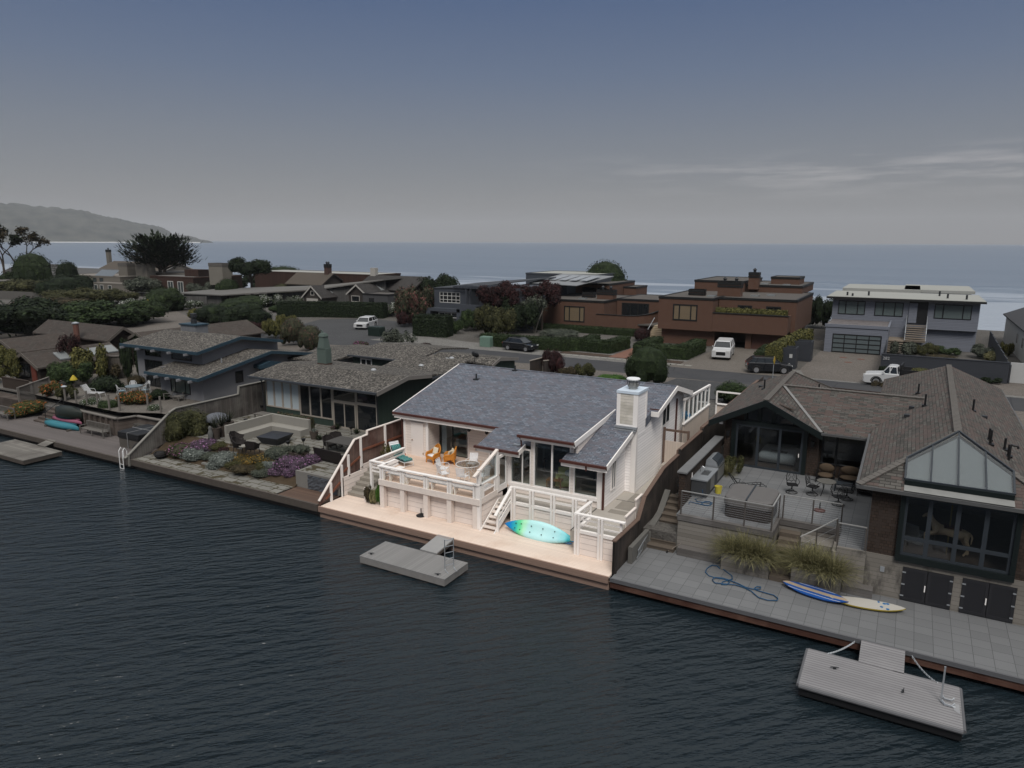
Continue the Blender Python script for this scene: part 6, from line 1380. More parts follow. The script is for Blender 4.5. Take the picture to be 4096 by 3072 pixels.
def bank():
 xs=[-44.4+.45*k for k in range(31)]; ys=[27.5+.3*k for k in range(13)]; r2=random.Random(2)
 def h(x,y):return .7+max(0,min(1,(y-28.75)/2.1))*.98+(r2.uniform(-.04,.06) if 28.8<y<30.9 else 0)
 mb=MB(); n=len(xs); mb.add([(x,y,h(x,y)) for y in ys for x in xs],[(j*n+i,j*n+i+1,(j+1)*n+i+1,(j+1)*n+i) for j in range(len(ys)-1) for i in range(n-1)])
 tag(mb.build('garden_bank',M_soil),kind='structure')
bank()
def bank_at(k,x,y):
 z=1.2
 for _ in range(12):p=at(k,x,y,z); z=.5*z+.5*(.7+max(0,min(1,(p.y-28.75)/2.1))*.98)
 return Vector((p.x,p.y,z-.03))
t_=thing('flagstone_path','pale flagstone path along the water edge of the garden','path',(-38,28.1,.7)); mb=MB(); mb.box(-44.4,-31,27.42,28.85,.66,.735); mb.build('flagstones',M_flag,t_)
mb=MB(); mb.box(-44.5,-27.6,27.28,27.42,.35,.75); mb.box(-44.5,-27.6,27.6,27.8,-2,.4); mb.build('edge_timber',plain('wet_timber'),t_)
sheet('flagstone_patio',[(-44.4,31.0),(-30.9,31.0),(-30.9,29.2),(-27.65,29.2),(-27.65,40),(-44.4,40)],1.70,M_flag)
t_=thing('brown_deck','small dark brown deck below the tarpaulin wall','deck',(-29.3,28.2,.7)); mb=MB(); mb.box(-31,-27.6,27.42,29.05,.62,.70); mb.build('boards',planks('brown_deck_boards',(.115,.072,.052),'Y',.14,.07,.2,.75,gapcol=.4),t_)
t_=thing('patio_wall','pale rendered retaining wall with a tarpaulin over its opening','wall',(-29.2,29.1,.7)); mb=MB(); mb.box(-31.0,-27.62,29.06,29.2,.7,1.69); mb.build('render',plain('grey_render',(.18,.17,.155),.9,.15,2),t_)
def tarp():
 mb=MB(); n=14; g_=random.Random(8); V=[(-30.0+2.3*i/n,29.045-g_.uniform(0,.05),.72+.86*j/8) for j in range(9) for i in range(n+1)]
 mb.add(V,[(j*(n+1)+i,j*(n+1)+i+1,(j+1)*(n+1)+i+1,(j+1)*(n+1)+i) for j in range(8) for i in range(n)]); mb.build('tarpaulin',plain('grey_tarpaulin',(.075,.08,.09),.35,.15),t_)
tarp()
t_=thing('garden_stairs','pale stone steps climbing from the path to the flagstone patio','steps',(-38.4,29.7,.7))
for k in range(5):
 mb=MB(); mb.box(-39.35+k*.12,-38.0+k*.12,28.9+k*.44,29.5+k*.44,.6,.88+k*.19); mb.build('step',plain('pale_stone',(.19,.185,.17),.9,.12,2),t_)
boundary('boundary_fence','weathered grey board fence sloping to the water beside the covered hot tub',-44.5,[(27.0,.9),(30.6,3.35),(31.0,3.5),(36.4,3.5),(36.5,4.1),(44,4.1)],lambda y:.4 if y<29 else 1.4,(planks('grey_fence_boards',(.105,.092,.083),'Y',.17,.06,.35,.9,gapcol=.35,worn=(.15,.14,.125)),plain('pale_grey_cap',(.20,.19,.17),.85,.2,5),plain('pale_grey_cap')),[(27.2,.3,1.1)],.2,th=.09)
t_=thing('concrete_seating','pale L shaped concrete seating around the fire pit','seating',(-38.2,34.3,1.7)); M_ps=plain('pale_concrete',(.245,.232,.205),.85,.08,2)
mb=MB(); mb.box(-39.9,-39.7,31.3,35.5,1.7,2.75); mb.box(-39.7,-36.1,35.3,35.5,1.7,2.75); mb.build('back_wall',M_ps,t_)
mb=MB(); mb.box(-39.7,-38.9,31.3,35.3,1.7,2.15); mb.box(-38.9,-36.1,34.5,35.3,1.7,2.15); mb.build('seat',M_ps,t_)
t_=thing('fire_pit','square fire pit under a dark tarpaulin cover','fire pit',(-36.6,32.7,1.7),R(8)); mb=MB(); mb.loft([[(a*s_,b_*s_,z) for a,b_ in ((-1,-1),(1,-1),(1,1),(-1,1))] for z,s_ in ((0,.60),(.5,.85),(.53,.86),(.6,.04))]); mb.build('cover',plain('dark_tarpaulin',(.022,.024,.03),.4,.15),t_,local=True)
def rattan(label,p,rz,kind=0):
 t_=thing('rattan_chair',label,'armchair',p,rz,'dark rattan garden chairs'); m_=plain('dark_rattan',(.018,.014,.013),.7,.25,20)
 mb=MB(); mb.loft([[(x*s_,y*s_,z) for x,y in ((-.32,-.32),(.32,-.32),(.3,.3),(-.3,.3))] for z,s_ in ((.3,.95),(.42,1))]); mb.build('seat',m_,t_,local=True)
 mb=MB(); pr=[(-.42,-.3,.62),(-.44,.05,.66),(-.34,.34,.86),(0,.45,.92),(.34,.34,.86),(.44,.05,.66),(.42,-.3,.62)]
 for a,b_ in zip(pr,pr[1:]):mb.ex([(a[0]*.8,a[1]*.8,.4),(b_[0]*.8,b_[1]*.8,.4),b_,a],(0,.03,0))
 mb.tube(pr,.03,5); mb.build('backrest',m_,t_,local=True)
 for x in (-.28,.28):
  for y in (-.28,.26):mb=MB(); mb.tube([(x,y,.32),(x*1.15,y*1.15,0)],.025,5); mb.build('leg',m_,t_,local=True)
rattan('dark rattan armchair furthest left by the planted bank',at('N',690,1330,1.7),R(110)); rattan('dark rattan armchair between the other chair and the side stool',at('N',715,1395,1.7),R(120)); rattan('dark rattan armchair right of the round side stool',at('N',860,1420,1.7),R(200))
t_=thing('side_stool','small round pale side stool between rattan chairs','stool',at('N',765,1410,1.7)); mb=MB(); mb.cyl(0,0,.42,.46,.3,14); mb.build('table_top',M_ps,t_,local=True)
for k in range(3):mb=MB(); mb.tube([(.16*math.cos(k*2.1),.16*math.sin(k*2.1),.42),(.24*math.cos(k*2.1),.24*math.sin(k*2.1),0)],.02,5); mb.build('leg',M_bark,t_,local=True)
simple_table('picnic_table','low weathered grey slatted table by the green wall','table',at('N',1035,1050,1.7),0,1.15,.42,.46,plain('grey_teak',(.13,.12,.108),.85,.2,4),.05)
simple_table('garden_table','large weathered square dining table behind the sloping fence','table',at('N',1880,1400,1.7),0,.95,.75,.75,plain('dark_grey_teak',(.06,.056,.052),.85,.2),.05)
rattan('dark rattan armchair on the far left side of the square dining table',at('N',1715,1380,1.7),R(80)); rattan('dark rattan armchair at the back of the square dining table',at('N',1775,1345,1.7),R(40))
t_=thing('rattan_sofa','long dark rattan sofa with its back to the water','sofa',at('N',1745,1510,1.7),R(-4)); m_=plain('dark_rattan'); mb=MB(); mb.box(-1.15,1.1,-.3,.35,.15,.42); mb.build('seat',m_,t_,local=True); mb=MB(); mb.ex([(-1.2,-.32,.1),(1.15,-.32,.1),(1.15,-.48,.85),(-1.2,-.48,.85)],(0,.08,0)); mb.build('backrest',m_,t_,local=True)
for s in (-1.2,1.08):mb=MB(); mb.box(s,s+.1,-.3,.35,.1,.62); mb.build('armrest',m_,t_,local=True)
t_=thing('closed_umbrella','closed grey garden umbrella leaning by the glass door','umbrella',at('N',2150,1180,1.7)); mb=MB(); mb.lathe((0,0,0),[(.14,.7),(.22,1.0),(.15,1.7),(.05,2.2)],8); mb.build('canopy',plain('grey_cloth'),t_,local=True); mb=MB(); mb.cyl(0,0,0,2.4,.025,6); mb.build('pole',M_bark,t_,local=True)
for i,(k,x,y,lb) in enumerate((('N',965,975,'iron garden lantern at the corner of the green wall'),('N',788,1130,'iron garden lantern beside the dark succulent bed'),('N',1057,1110,'iron garden lantern at the corner of the concrete seating'),('N',1537,1180,'iron garden lantern behind the end of the concrete seating'),('N',1425,1355,'iron garden lantern right of the fire pit'),('N',1255,1385,'low iron garden lantern in front of the fire pit'),('N',1950,1215,'iron garden lantern near the sliding glass doors'))):
 t_=thing('garden_lantern',lb,'lantern',at(k,x,y,1.7),0,'iron garden lanterns'); mb=MB(); mb.tube([(0,0,0),(0,0,.42)],.02,5); mb.build('post',M_iron,t_,local=True); mb=MB(); mb.loft([[(a*s_,b_*s_,z) for a,b_ in ((-1,-1),(1,-1),(1,1),(-1,1))] for z,s_ in ((.42,.06),(.6,.1),(.62,.13),(.66,.02))]); mb.build('lamp_head',M_iron,t_,local=True)
M_pot=plain('brown_pot',(.07,.055,.045),.8,.2)
def pot(label,p,r_=.28,h_=.5,g='brown garden pots',kind='agave',col='grey',s=1.0):
 t_=thing('plant_pot',label,'pot',p,0,g); mb=MB(); mb.lathe((0,0,0),[(r_*.7,0),(r_,h_),(r_*1.05,h_),(r_*.85,h_-.04)],14); mb.build('pot',M_pot,t_,local=True)
 o=bpy.data.objects.new('plant',tuft_mesh(kind,rnd.randrange(2))); COL.objects.link(o); o.parent=t_; o.location=(0,0,h_-.05); o.scale=(s,s,s); o.material_slots[0].link='OBJECT'; o.material_slots[0].material=LV[col]
for x,y,lb in ((1305,1480,'leftmost'),(1375,1500,'middle'),(1440,1480,'rightmost')):pot(lb+' brown pot of agave above the purple flowers',at('N',x,y,1.5))
for x,y,lb in ((450,1260,'brown pot of spiky flax beside the stone statue'),(525,1230,'brown pot of spiky flax in the middle of three'),(600,1190,'brown pot of spiky flax nearest the succulent bed')):pot(lb,at('N',x,y,1.7),.38,.8,kind='flax',col='fl',s=1.0)
pot('grey pot of silvery plant beside the concrete seating end',at('N',1540,1260,1.7),.3,.55,col='silver',kind='weed',s=.7)
t_=thing('garden_statue','small grey stone statue beside the flax pots','statue',at('N',398,1280,1.7)); mb=MB(); mb.lathe((0,0,0),[(.2,0),(.16,.3),(.19,.5),(.12,.72),(.1,.76),(.13,.9),(.09,1.0),(.02,1.04)],10); mb.build('figure',plain('grey_stone',(.10,.10,.095),.9,.2),t_,local=True,smooth=True)
mb=MB(); mb.ell(at('N',470,1040,2.6),.95,.8,.45,14,6,-.2); tag(mb.build('covered_grill',plain('grey_vinyl',(.10,.105,.12),.6,.1),smooth=True),'rounded grey cover behind the spiky flax pots','cover')
for lb,k,x,y,z,sx,sz,kind,col in (('large feathery olive bush against the weathered boundary fence','N',190,1300,1.0,1.75,2.75,'fine','olive'),('pink flowering creeper along the weathered fence, nearer part','N',560,990,1.6,1.2,1.15,'lump','pink'),('pink flowering creeper along the weathered fence, middle part','N',760,930,1.6,1.3,1.3,'lump','pink'),('pink flowering creeper along the weathered fence, by the green wall','N',920,900,1.6,1.1,1.4,'lump','pink'),('lilac flower mound at the foot of the olive bush','N',90,1400,.9,1.0,.6,'mound','pink'),('lilac flower mound beside the stone steps','N',330,1360,1.1,.9,.65,'mound','purple'),('silvery green mound at the bottom of the bank by the path','N',240,1440,.8,.95,.6,'mound','silver'),('silvery leafed mound right of the stone steps','N',560,1500,.9,.95,.6,'mound','silver'),('second silvery leafed mound nearer the path','N',450,1560,.75,.6,.5,'mound','silver'),('dark purple leafed tuft above the silvery mound','N',540,1400,1.4,.35,.35,'mound','red'),('grey green mound above the purple flowers','N',1150,1440,1.3,.9,.6,'mound','grey'),('silver grey mound behind the potted agaves','N',1370,1400,1.6,.7,.45,'mound','grey'),('bright purple flower carpet hanging over the wall, left part','N',1240,1560,.95,.85,.65,'mound','purple'),('bright purple flower carpet hanging over the wall, middle part','N',1380,1590,.85,.8,.8,'mound','purple'),('bright purple flower carpet beside the rattan sofa','N',1520,1510,1.35,.6,.5,'mound','purple'),('lower purple flower tuft by the brown deck','N',1290,1640,.7,.55,.5,'mound','purple'),('golden flower patch on the bank below the rattan chairs','N',850,1500,1.15,.75,.3,'mound','gold'),('russet ground cover on the bank','N',800,1570,.85,1.1,.3,'mound','bronze'),('mossy mound at the top of the bank','N',960,1480,1.3,.7,.35,'mound','gold'),('dark succulent bed left of the concrete seating','N',700,1160,1.7,.8,.5,'lump','dark'),('dark succulent bed beside the flax pots','N',620,1240,1.7,.6,.45,'lump','red'),('small pink tuft beside the sliding doors','N',1760,1150,1.7,.3,.3,'mound','pink'),('grey green scrub at the far right of the bank','N',1020,1640,.7,.5,.4,'mound','grey'),('green hedge between the two houses, nearer half','N',500,760,2.0,1.4,1.5,'lump','mid'),('green hedge between the two houses, farther half','N',700,690,2.0,1.4,1.5,'lump','mid'),('courtyard bush behind the green house roof','A',420,190,2.6,1.5,1.4,'lump','grey'),('reddish bush at the corner of the courtyard','A',320,200,2.6,.8,1.2,'lump','bronze')):
 if kind=='mound':shrub(lb,bank_at(k,x,y),sx*1.15,sz*1.25,kind,col)
 else:shrub(lb,at(k,x,y,z),sx,sz,kind,col)
for i,(x,y,c_) in enumerate(((380,1450,'grey'),(660,1540,'moss'),(740,1530,'moss'),(900,1600,'bronze'),(1000,1560,'moss'),(960,1640,'grey'),(1080,1540,'silver'),(1150,1620,'purple'),(180,1380,'pink'),(470,1340,'moss'),(1100,1480,'gold'),(700,1470,'gold'))):
 shrub('low %s ground cover patch, number %s along the bank from the fence'%(dict(grey='grey green',moss='mossy',bronze='russet',silver='silvery',purple='lilac',pink='pinkish',gold='golden')[c_],('three','five','six','eight','ten','nine','eleven','twelve','one','two','seven','four')[i]),bank_at('N',x,y),.75,.38,'mound',c_,group='ground cover patches on the bank')
t_=hedge('low russet hedge along the back of the concrete seating',[(-39.4,35.75),(-36.3,35.75)],.35,1.15,1.7,'pinkred',leafs=240,size=.06)
for i,(x,y,lb) in enumerate(((1610,1270,'agave beside the grey pot'),(1690,1250,'agave at the bed corner by the pavers'),(1800,1150,'agave below the sliding doors'),(2010,1200,'agave near the closed umbrella'),(300,890,'spiky plant at the right corner of the green house'))):
 plant('agave',lb,'plant',at('N' if i<4 else 'A',x,y,1.7),1,1,1,'agave','dark',None,i%2,tuft=True)
for i,(x,y,s) in enumerate(((780,1590,.22),(830,1640,.16),(955,1580,.14),(620,1590,.16))):
 mb=MB(); mb.ell(bank_at('N',x,y)+Vector((0,0,s*.4)),s,s*.8,s*.7,9,5); tag(mb.build('boulder',plain('grey_stone'),smooth=True),('largest','lowest','right hand','left hand')[i]+' rounded grey stone on the garden bank','stone','stones on the garden bank')
mb=MB()
for i,(x,y,s) in enumerate(((1560,1500,.55),(1750,1440,.5),(1780,1570,.42))):
 t_=thing('mesh_chair',('black round mesh lounge chair nearest the boundary fence','black round mesh lounge chair against the olive bush','low black mesh footstool on the flagstones')[i],'chair',at('M',x,y+40,.74),i*.8)
 mb=MB(); mb.ell((0,0,s*.6),s,s*.85,s*.6,12,5,-1); mb.build('shell',plain('black_mesh',(.012,.011,.011),.8,.3),t_,local=True,smooth=True)
 mb=MB(); mb.tube([(s*1.0*math.cos(a),s*.85*math.sin(a),s*.7+.25*s*math.sin(a)) for a in [k*math.pi/8 for k in range(17)]],.04,5,False); mb.build('rim',M_iron,t_,local=True)
# ------------------------------------------------------------------ the pale grey house with blue fascias
M_bwall=plain('pale_grey_boards',(.185,.185,.195),.7,.08,2); M_blue=plain('blue_fascia',(.026,.052,.072),.5,.12)
B=thing('blue_trim_house','pale grey house with stepped gravel roofs and blue fascias','house',(-56,44,2))
r1=lambda y:4.14+.165*(y-36.7) if y<44.4 else 5.41-.165*(y-44.4); r2=lambda y:5.86+.178*(y-38.6) if y<43.2 else 6.68-.18*(y-43.2)
mb=MB(); wall(mb,'Y',37.7,.15,-55.8,-50.3,1.4,4.2,[(-54.4,-51.9,2.4,3.6)]); wall(mb,'X',-50.3,-.15,37.85,50,1.4,lambda y:r1(y)-.1,[(41.0,41.8,3.0,4.0)],breaks=(44.4,)); wall(mb,'X',-55.8,.15,37.85,39.6,1.4,4.4)
wall(mb,'Y',39.6,.15,-61.7,-52.6,1.4,5.95,[(-60.4,-58.2,4.8,5.5),(-60.6,-58.1,1.95,4.45),(-56.7,-54.0,4.78,5.5)]); wall(mb,'X',-52.6,-.15,39.75,48,4.3,lambda y:r2(y)-.1,breaks=(43.2,)); wall(mb,'X',-61.7,.15,39.75,48,1.4,lambda y:r2(y)-.1,breaks=(43.2,)); mb.build('wall',M_bwall,B)
mb=MB()
def fold(mb,x0,x1,prof,th=.16):
 for (y0,z0),(y1,z1) in zip(prof,prof[1:]):slab(mb,[(x0,y0,z0),(x1,y0,z0),(x1,y1,z1),(x0,y1,z1)],th)
fold(mb,-56.3,-49.5,[(36.7,4.14),(44.4,5.41),(50.3,4.43)]); RB=mb.build('roof',M_grav,B)
mb=MB(); fold(mb,-62.4,-51.9,[(38.6,5.86),(43.2,6.68),(48,5.82)]); mb.build('roof',M_grav,B)
mb=MB()
def fas(x,prof,h_=.24):
 for (y0,z0),(y1,z1) in zip(prof,prof[1:]):mb.ex([(x,y0,z0-h_),(x,y1,z1-h_),(x,y1,z1+.03),(x,y0,z0+.03)],(.07,0,0))
fas(-49.5,[(36.65,4.13),(44.4,5.41),(50.3,4.43)]); fas(-51.9,[(38.55,5.85),(43.2,6.68),(48,5.82)]); mb.box(-56.35,-49.5,36.6,36.69,3.92,4.17); mb.box(-62.45,-51.9,38.5,38.59,5.64,5.89); mb.build('fascia',M_blue,RB)
for k in range(5):
 for x,y,z in ((-56+k*1.45,36.5,3.98),(-61.9+k*2.2,38.4,5.7)):mb=MB(); mb.box(x-.08,x+.08,y-.2,y+.9,z-.2,z-.02); mb.build('beam_end',M_bwall,RB)
mb=MB(); mb.box(-61.8,-59.6,44.4,45.8,6.2,7.05); c_=mb.build('chimney',planks('pale_grey_vertical_boards',(.175,.18,.19),'X',.14,.08,.08,.7),B)
mb=MB(); mb.box(-61.9,-59.5,44.3,45.9,7.05,7.17); mb.build('cap',M_blue,c_); mb=MB(); mb.lathe((-60.7,45.1,7.17),[(.28,0),(.28,.3),(.22,.32),(.22,.55),(.32,.6),(.32,.95),(.05,1.0)],10); mb.build('flue',M_gut_d,c_)
for x,y in ((-54.5,42.0),(-51.3,40.5)):mb=MB(); mb.cyl(x,y,r1(y)-.1,r1(y)+.4,.06,7); mb.build('vent_pipe',M_steel,RB)
for q in ((-60.4,-58.2,4.8,5.5,()),(-56.7,-54.0,4.78,5.5,()),(-60.6,-58.1,1.95,4.45,(-59.35,))):window(B,'Y',39.6,*q[:4],M_blackf,M_pane,q[4],fw=.05)
window(B,'Y',37.7,-54.4,-51.9,2.4,3.6,M_blackf,plain('curtained_pane',(.10,.12,.11),.2,.2,spec=.5),[-53.8,-52.5],fw=.06); window(B,'X',-50.3,41.0,41.8,3.0,4.0,M_blackf,M_pane,fw=.06)
mb=MB(); mb.ex([(-50.3,43.0,4.0),(-50.3,45.4,4.0),(-50.3,45.4,4.3),(-50.3,44.2,4.55),(-50.3,43.0,4.3)],(.9,0,0)); mb.build('door_canopy',M_blue,B)
mb=MB(); mb.box(-50.3,-50.24,43.6,44.7,2.0,3.95); mb.build('side_door',plain('blue_door',(.02,.055,.08)),B)
mb=MB(); fold(mb,-50.5,-45.3,[(47,4.4),(52,4.75),(57,4.4)]); mb.build('rear_roof',M_grav,B); mb=MB(); wall(mb,'Y',47.2,.15,-50.3,-45.8,1.4,4.3); wall(mb,'X',-45.6,-.15,47.4,56,1.4,4.3); mb.build('rear_wall',M_bwall,B)
sheet('gravel_terrace',[(-66,32.3),(-58.4,32.1),(-52.9,32.0),(-49.9,33.4),(-44.6,33.4),(-44.6,50),(-72,50),(-72,36)],1.98,speckle('terrace_gravel',[(.085,.075,.064),(.12,.106,.092),(.15,.136,.118)],14,big=.2))
t_=thing('timber_bulkhead','dark weathered timber bulkhead behind the teak bench','bulkhead',(-53,31.5,.65))
M_dtb=planks('dark_bulkhead_boards',(.075,.058,.048),'Z',.26,.05,.3,.9,gapcol=.4,worn=(.11,.09,.078)); BP=[(-59.2,30.9),(-55.8,30.75),(-50.9,30.6),(-50.5,31.9),(-44.6,32.0)]
mb=MB()
for (x0,y0),(x1,y1) in zip(BP,BP[1:]):mb.ex([(x0,y0,.6),(x1,y1,.6),(x1,y1,1.95),(x0,y0,1.95)],(0,.1,0))
mb.build('boards',M_dtb,t_); mb=MB()
for (x0,y0),(x1,y1) in zip(BP,BP[1:]):mb.bar((x0,y0,2.0),(x1,y1,2.0),.28,.08)
mb.build('cap_rail',plain('grey_timber_cap',(.15,.135,.12),.85,.2,4),t_)
for k in range(12):
 x=-58.6+k*.72 if k<11 else -46; mb=MB(); mb.box(x-.09,x+.09,30.48,30.68,.6,1.95); mb.build('post',M_dtb,t_)
t_=thing('grey_wharf','grey boarded waterfront deck with bench and canoes on the left','deck',(-55,29,.65)); mb=MB(); mb.box(-66,-44.6,27.4,31.0,.57,.65); mb.box(-66,-58.5,31.0,34,.5,.649); mb.build('boards',planks('mauve_grey_boards',(.115,.10,.095),'Y',.14,.06,.10,.85,gapcol=.5,grain=.4),t_); mb=MB(); mb.box(-66,-44.6,27.28,27.4,.3,.66); mb.box(-66,-44.6,27.6,27.8,-2,.5); mb.build('edge_timber',plain('wet_timber'),t_)
def slat_bench(label,x,y,z,w_,rz=0):
 t_=thing('teak_bench',label,'bench',(x,y,z),rz,'weathered teak benches'); m_=plain('grey_teak')
 mb=MB()
 for k in range(4):mb.box(-w_,w_,-.25+k*.13,-.14+k*.13,.42,.45)
 mb.build('seat',m_,t_,local=True); mb=MB(); n=int(w_*12)
 for k in range(n):x0=-w_+.05+k*(2*w_-.1)/n; mb.box(x0,x0+.06,.28,.31,.5,.88)
 mb.box(-w_,w_,.27,.32,.88,.94); mb.box(-w_,w_,.27,.32,.46,.5); mb.build('backrest',m_,t_,local=True)
 for s in (-w_,0,w_):
  for y_,h_ in ((-.27,.62 if s else .42),(.28,.9)):mb=MB(); mb.box(s-.03,s+.03,y_-.03,y_+.03,0,h_); mb.build('leg',m_,t_,local=True)
 for s in (-w_,w_):mb=MB(); mb.box(s-.04,s+.04,-.3,.3,.62,.65); mb.build('armrest',m_,t_,local=True)
slat_bench('long weathered teak bench in front of the dark timber bulkhead',-52.7,29.9,.65,1.45); slat_bench('weathered teak bench at the far left end of the wharf',-64.2,29.2,.65,1.1)
def canoe(label,loc,rz,L_,W_,H_,m_,up=False,name='canoe'):
 t_=thing(name,label,'boat',loc,rz); secs=[]
 for k in range(19):
  u=-1+k/9; hw=W_*max(.03,1-abs(u)**2.3); sh=.10*abs(u)**3; ring=[]
  for a in range(9):th=math.pi*a/8; ring.append((u*L_,hw*math.cos(th),H_*math.sin(th)**.7*(1-.25*abs(u)**3)-sh))
  secs.append(ring)
 mb=MB(); mb.loft(secs); mb.build('hull',m_,t_,local=True,smooth=True); mb=MB(); mb.bar((-L_*.9,0,H_*.97),(L_*.9,0,H_*.97),.04,.04); mb.build('keel',m_,t_,local=True); return t_
canoe('upturned turquoise canoe lowest of the boat stack',(-57.1,29.85,.75),R(3),2.15,.42,.42,plain('turquoise_plastic',(.035,.17,.21),.5,.15)); canoe('upturned pink kayak between the turquoise canoe and the dark boat',(-56.9,30.2,1.18),R(2),1.9,.36,.28,plain('pink_plastic',(.24,.075,.12),.5,.1),name='kayak')
canoe('upturned dark green dinghy on top of the boat stack',(-57.0,30.45,1.45),R(2),1.75,.62,.85,plain('dark_green_hull',(.012,.016,.012),.4,.3),name='dinghy')
mb=MB()
for x in (-58.6,-55.6):mb.box(x-.1,x+.1,29.4,30.9,.65,.76)
mb.build('timber_block',M_pile,t_:=thing('boat_rack','low timber blocks under the turquoise canoe','rack',(-57,30,.65)))
hot_tub('black covered hot tub beside the sloping grey fence',-48.3,-46.0,29.0,31.3,.65,1.15,plain('black_vinyl_cover',(.010,.010,.011),.5,.2,2),plain('grey_tub_boards',(.085,.075,.065),.8,.2),True)
t_=thing('float_ladder','pale bent tube ladder at the foot of the sloping grey fence','ladder',(-45.2,27.2,.65))
for s in (-45.45,-45.05):mb=MB(); mb.tube([(s,27.5,.65),(s,27.5,1.2),(s,27.35,1.42),(s,27.2,1.2),(s,27.18,-.5)],.03,6); mb.build('side_rail',M_wtube,t_)
mb=MB(); mb.tube([(-45.45,27.2,.3),(-45.05,27.2,.3)],.02,5); mb.tube([(-45.45,27.2,0),(-45.05,27.2,0)],.02,5); mb.build('rung',M_wtube,t_)
M_wplk=planks('bleached_planks',(.185,.172,.153),'Y',.24,.05,.25,.9,gapcol=.35,worn=(.10,.09,.08))
float_dock('floating_dock','bleached plank floating dock at the far left',[(-57.6,24.14),(-57.6,26.7),(-51.4,26.7),(-51.4,24.14)],.42,.3,M_wplk,M_pile)
t_=thing('gangway','short bleached plank gangway to the far left dock','gangway',(-54,27.1,.5)); mb=MB(); mb.ex([(-54.4,26.6,.44),(-53.4,26.6,.44),(-53.5,27.5,.64),(-54.5,27.5,.64)],(0,0,.05)); mb.build('boards',M_wplk,t_)
M_dws=plain('dull_white_strap',(.50,.50,.50),.5); M_dwt=plain('dull_white_tube',(.46,.46,.46),.5)
def tube_lounger(label,p,rz):
 t_=thing('tube_lounger',label,'sun lounger',p,rz); mb=MB(); strap_weave(mb,(0,-.3,.32),(0,1,0),(1,0,0),.6,1.25,4,12); mb.build('seat',M_dws,t_,local=True); mb=MB(); strap_weave(mb,(0,-.3,.34),(0,1,0),(-.5,0,.75),.6,.8,4,8); mb.build('backrest',M_dws,t_,local=True)
 mb=MB()
 for s in (-.32,.32):mb.tube([(-.5,s,1.0),(0,s,.33),(1.25,s,.33),(1.3,s,0)],.02,5); mb.tube([(.1,s,.33),(-.3,s,0)],.02,5); mb.tube([(-.25,s,.62),(.3,s,.6),(.4,s,.34)],.02,5)
 mb.build('frame',M_dwt,t_,local=True)
tube_lounger('white tube framed chaise longue among the terrace flowers',at('M',990,925,1.98),R(20))
def white_set():
 p=at('M',1490,900,1.98); t_=thing('terrace_table','round blue grey topped table with white legs on the gravel terrace','table',p); mb=MB(); mb.cyl(0,0,.68,.72,.7,20); mb.build('table_top',plain('blue_grey_top',(.17,.21,.235),.4,.1),t_,local=True)
 for k in range(4):a=k*1.57+.5; mb=MB(); mb.tube([(.5*math.cos(a),.5*math.sin(a),.68),(.55*math.cos(a),.55*math.sin(a),0)],.03,5); mb.build('leg',M_dwt,t_,local=True)
 for i,(a,lb) in enumerate(((150,'left of'),(250,'in front of'),(20,'right of'),(85,'behind'))):
  q=p+Vector((1.0*math.cos(R(a)),1.0*math.sin(R(a)),0)); c_=thing('tube_chair','white tube chair %s the round terrace table'%lb,'chair',q,R(a-90),'white tube chairs on the gravel terrace')
  mb=MB(); mb.box(-.26,.26,-.26,.24,.40,.44); mb.build('seat',plain('pale_blue_sling',(.20,.27,.31),.6),c_,local=True); mb=MB(); mb.tube([(-.28,.1,.6),(-.27,.3,.75),(-.15,.36,.95),(.15,.36,.95),(.27,.3,.75),(.28,.1,.6)],.025,5); mb.ex([(-.24,.28,.5),(.24,.28,.5),(.14,.35,.93),(-.14,.35,.93)],(0,.02,0)); mb.build('backrest',M_dwt,c_,local=True)
  for s in (-.28,.28):mb=MB(); mb.tube([(s,-.28,0),(s,-.28,.6),(s,.1,.62),(s,.28,.4),(s,.32,0)],.022,5); mb.build('leg',M_dwt,c_,local=True)
white_set()
def adirondack(label,p,rz):
 t_=thing('adirondack_chair',label,'chair',p,rz,'weathered adirondack chairs'); m_=plain('grey_teak'); mb=MB(); mb.ex([(-.28,-.35,.38),(.28,-.35,.38),(.28,.25,.26),(-.28,.25,.26)],(0,0,.03)); mb.build('seat',m_,t_,local=True); mb=MB()
 for k in range(5):x=-.26+k*.11; mb.ex([(x,.22,.28),(x+.09,.22,.28),(x+.09,.5,1.0),(x,.5,1.0)],(0,.025,0))
 mb.build('backrest',m_,t_,local=True)
 for s in (-.36,.30):mb=MB(); mb.box(s,s+.1,-.4,.35,.55,.58); mb.build('armrest',m_,t_,local=True); mb=MB(); mb.box(s+.02,s+.08,-.38,-.3,0,.55); mb.build('leg',m_,t_,local=True)
adirondack('weathered adirondack chair beside the flower pot under the curtained window',at('M',1870,960,1.98),R(-40)); adirondack('weathered adirondack chair closest to the sloping grey fence',at('M',2090,950,1.98),R(30))
simple_table('slat_table','low slatted table between two adirondack chairs','table',at('M',1980,975,1.98),0,.4,.3,.4,plain('grey_teak'))
for x,y,h_,lb in ((845,1000,1.0,'first'),(965,1020,1.1,'second'),(1085,1040,1.1,'third'),(1212,1075,1.2,'fourth'),(1325,1085,1.2,'fifth'),(1640,1075,1.2,'sixth'),(1780,1100,1.2,'seventh')):
 p=at('M',x,y,2.0); t_=thing('fence_post','bare weathered post on the terrace edge, %s from the left'%lb,'post',p,0,'bare posts along the terrace edge'); mb=MB(); mb.cyl(0,0,0,h_,.08,8); mb.cyl(0,0,h_,h_+.03,.09,8); mb.build('shaft',plain('grey_timber_cap'),t_,local=True)
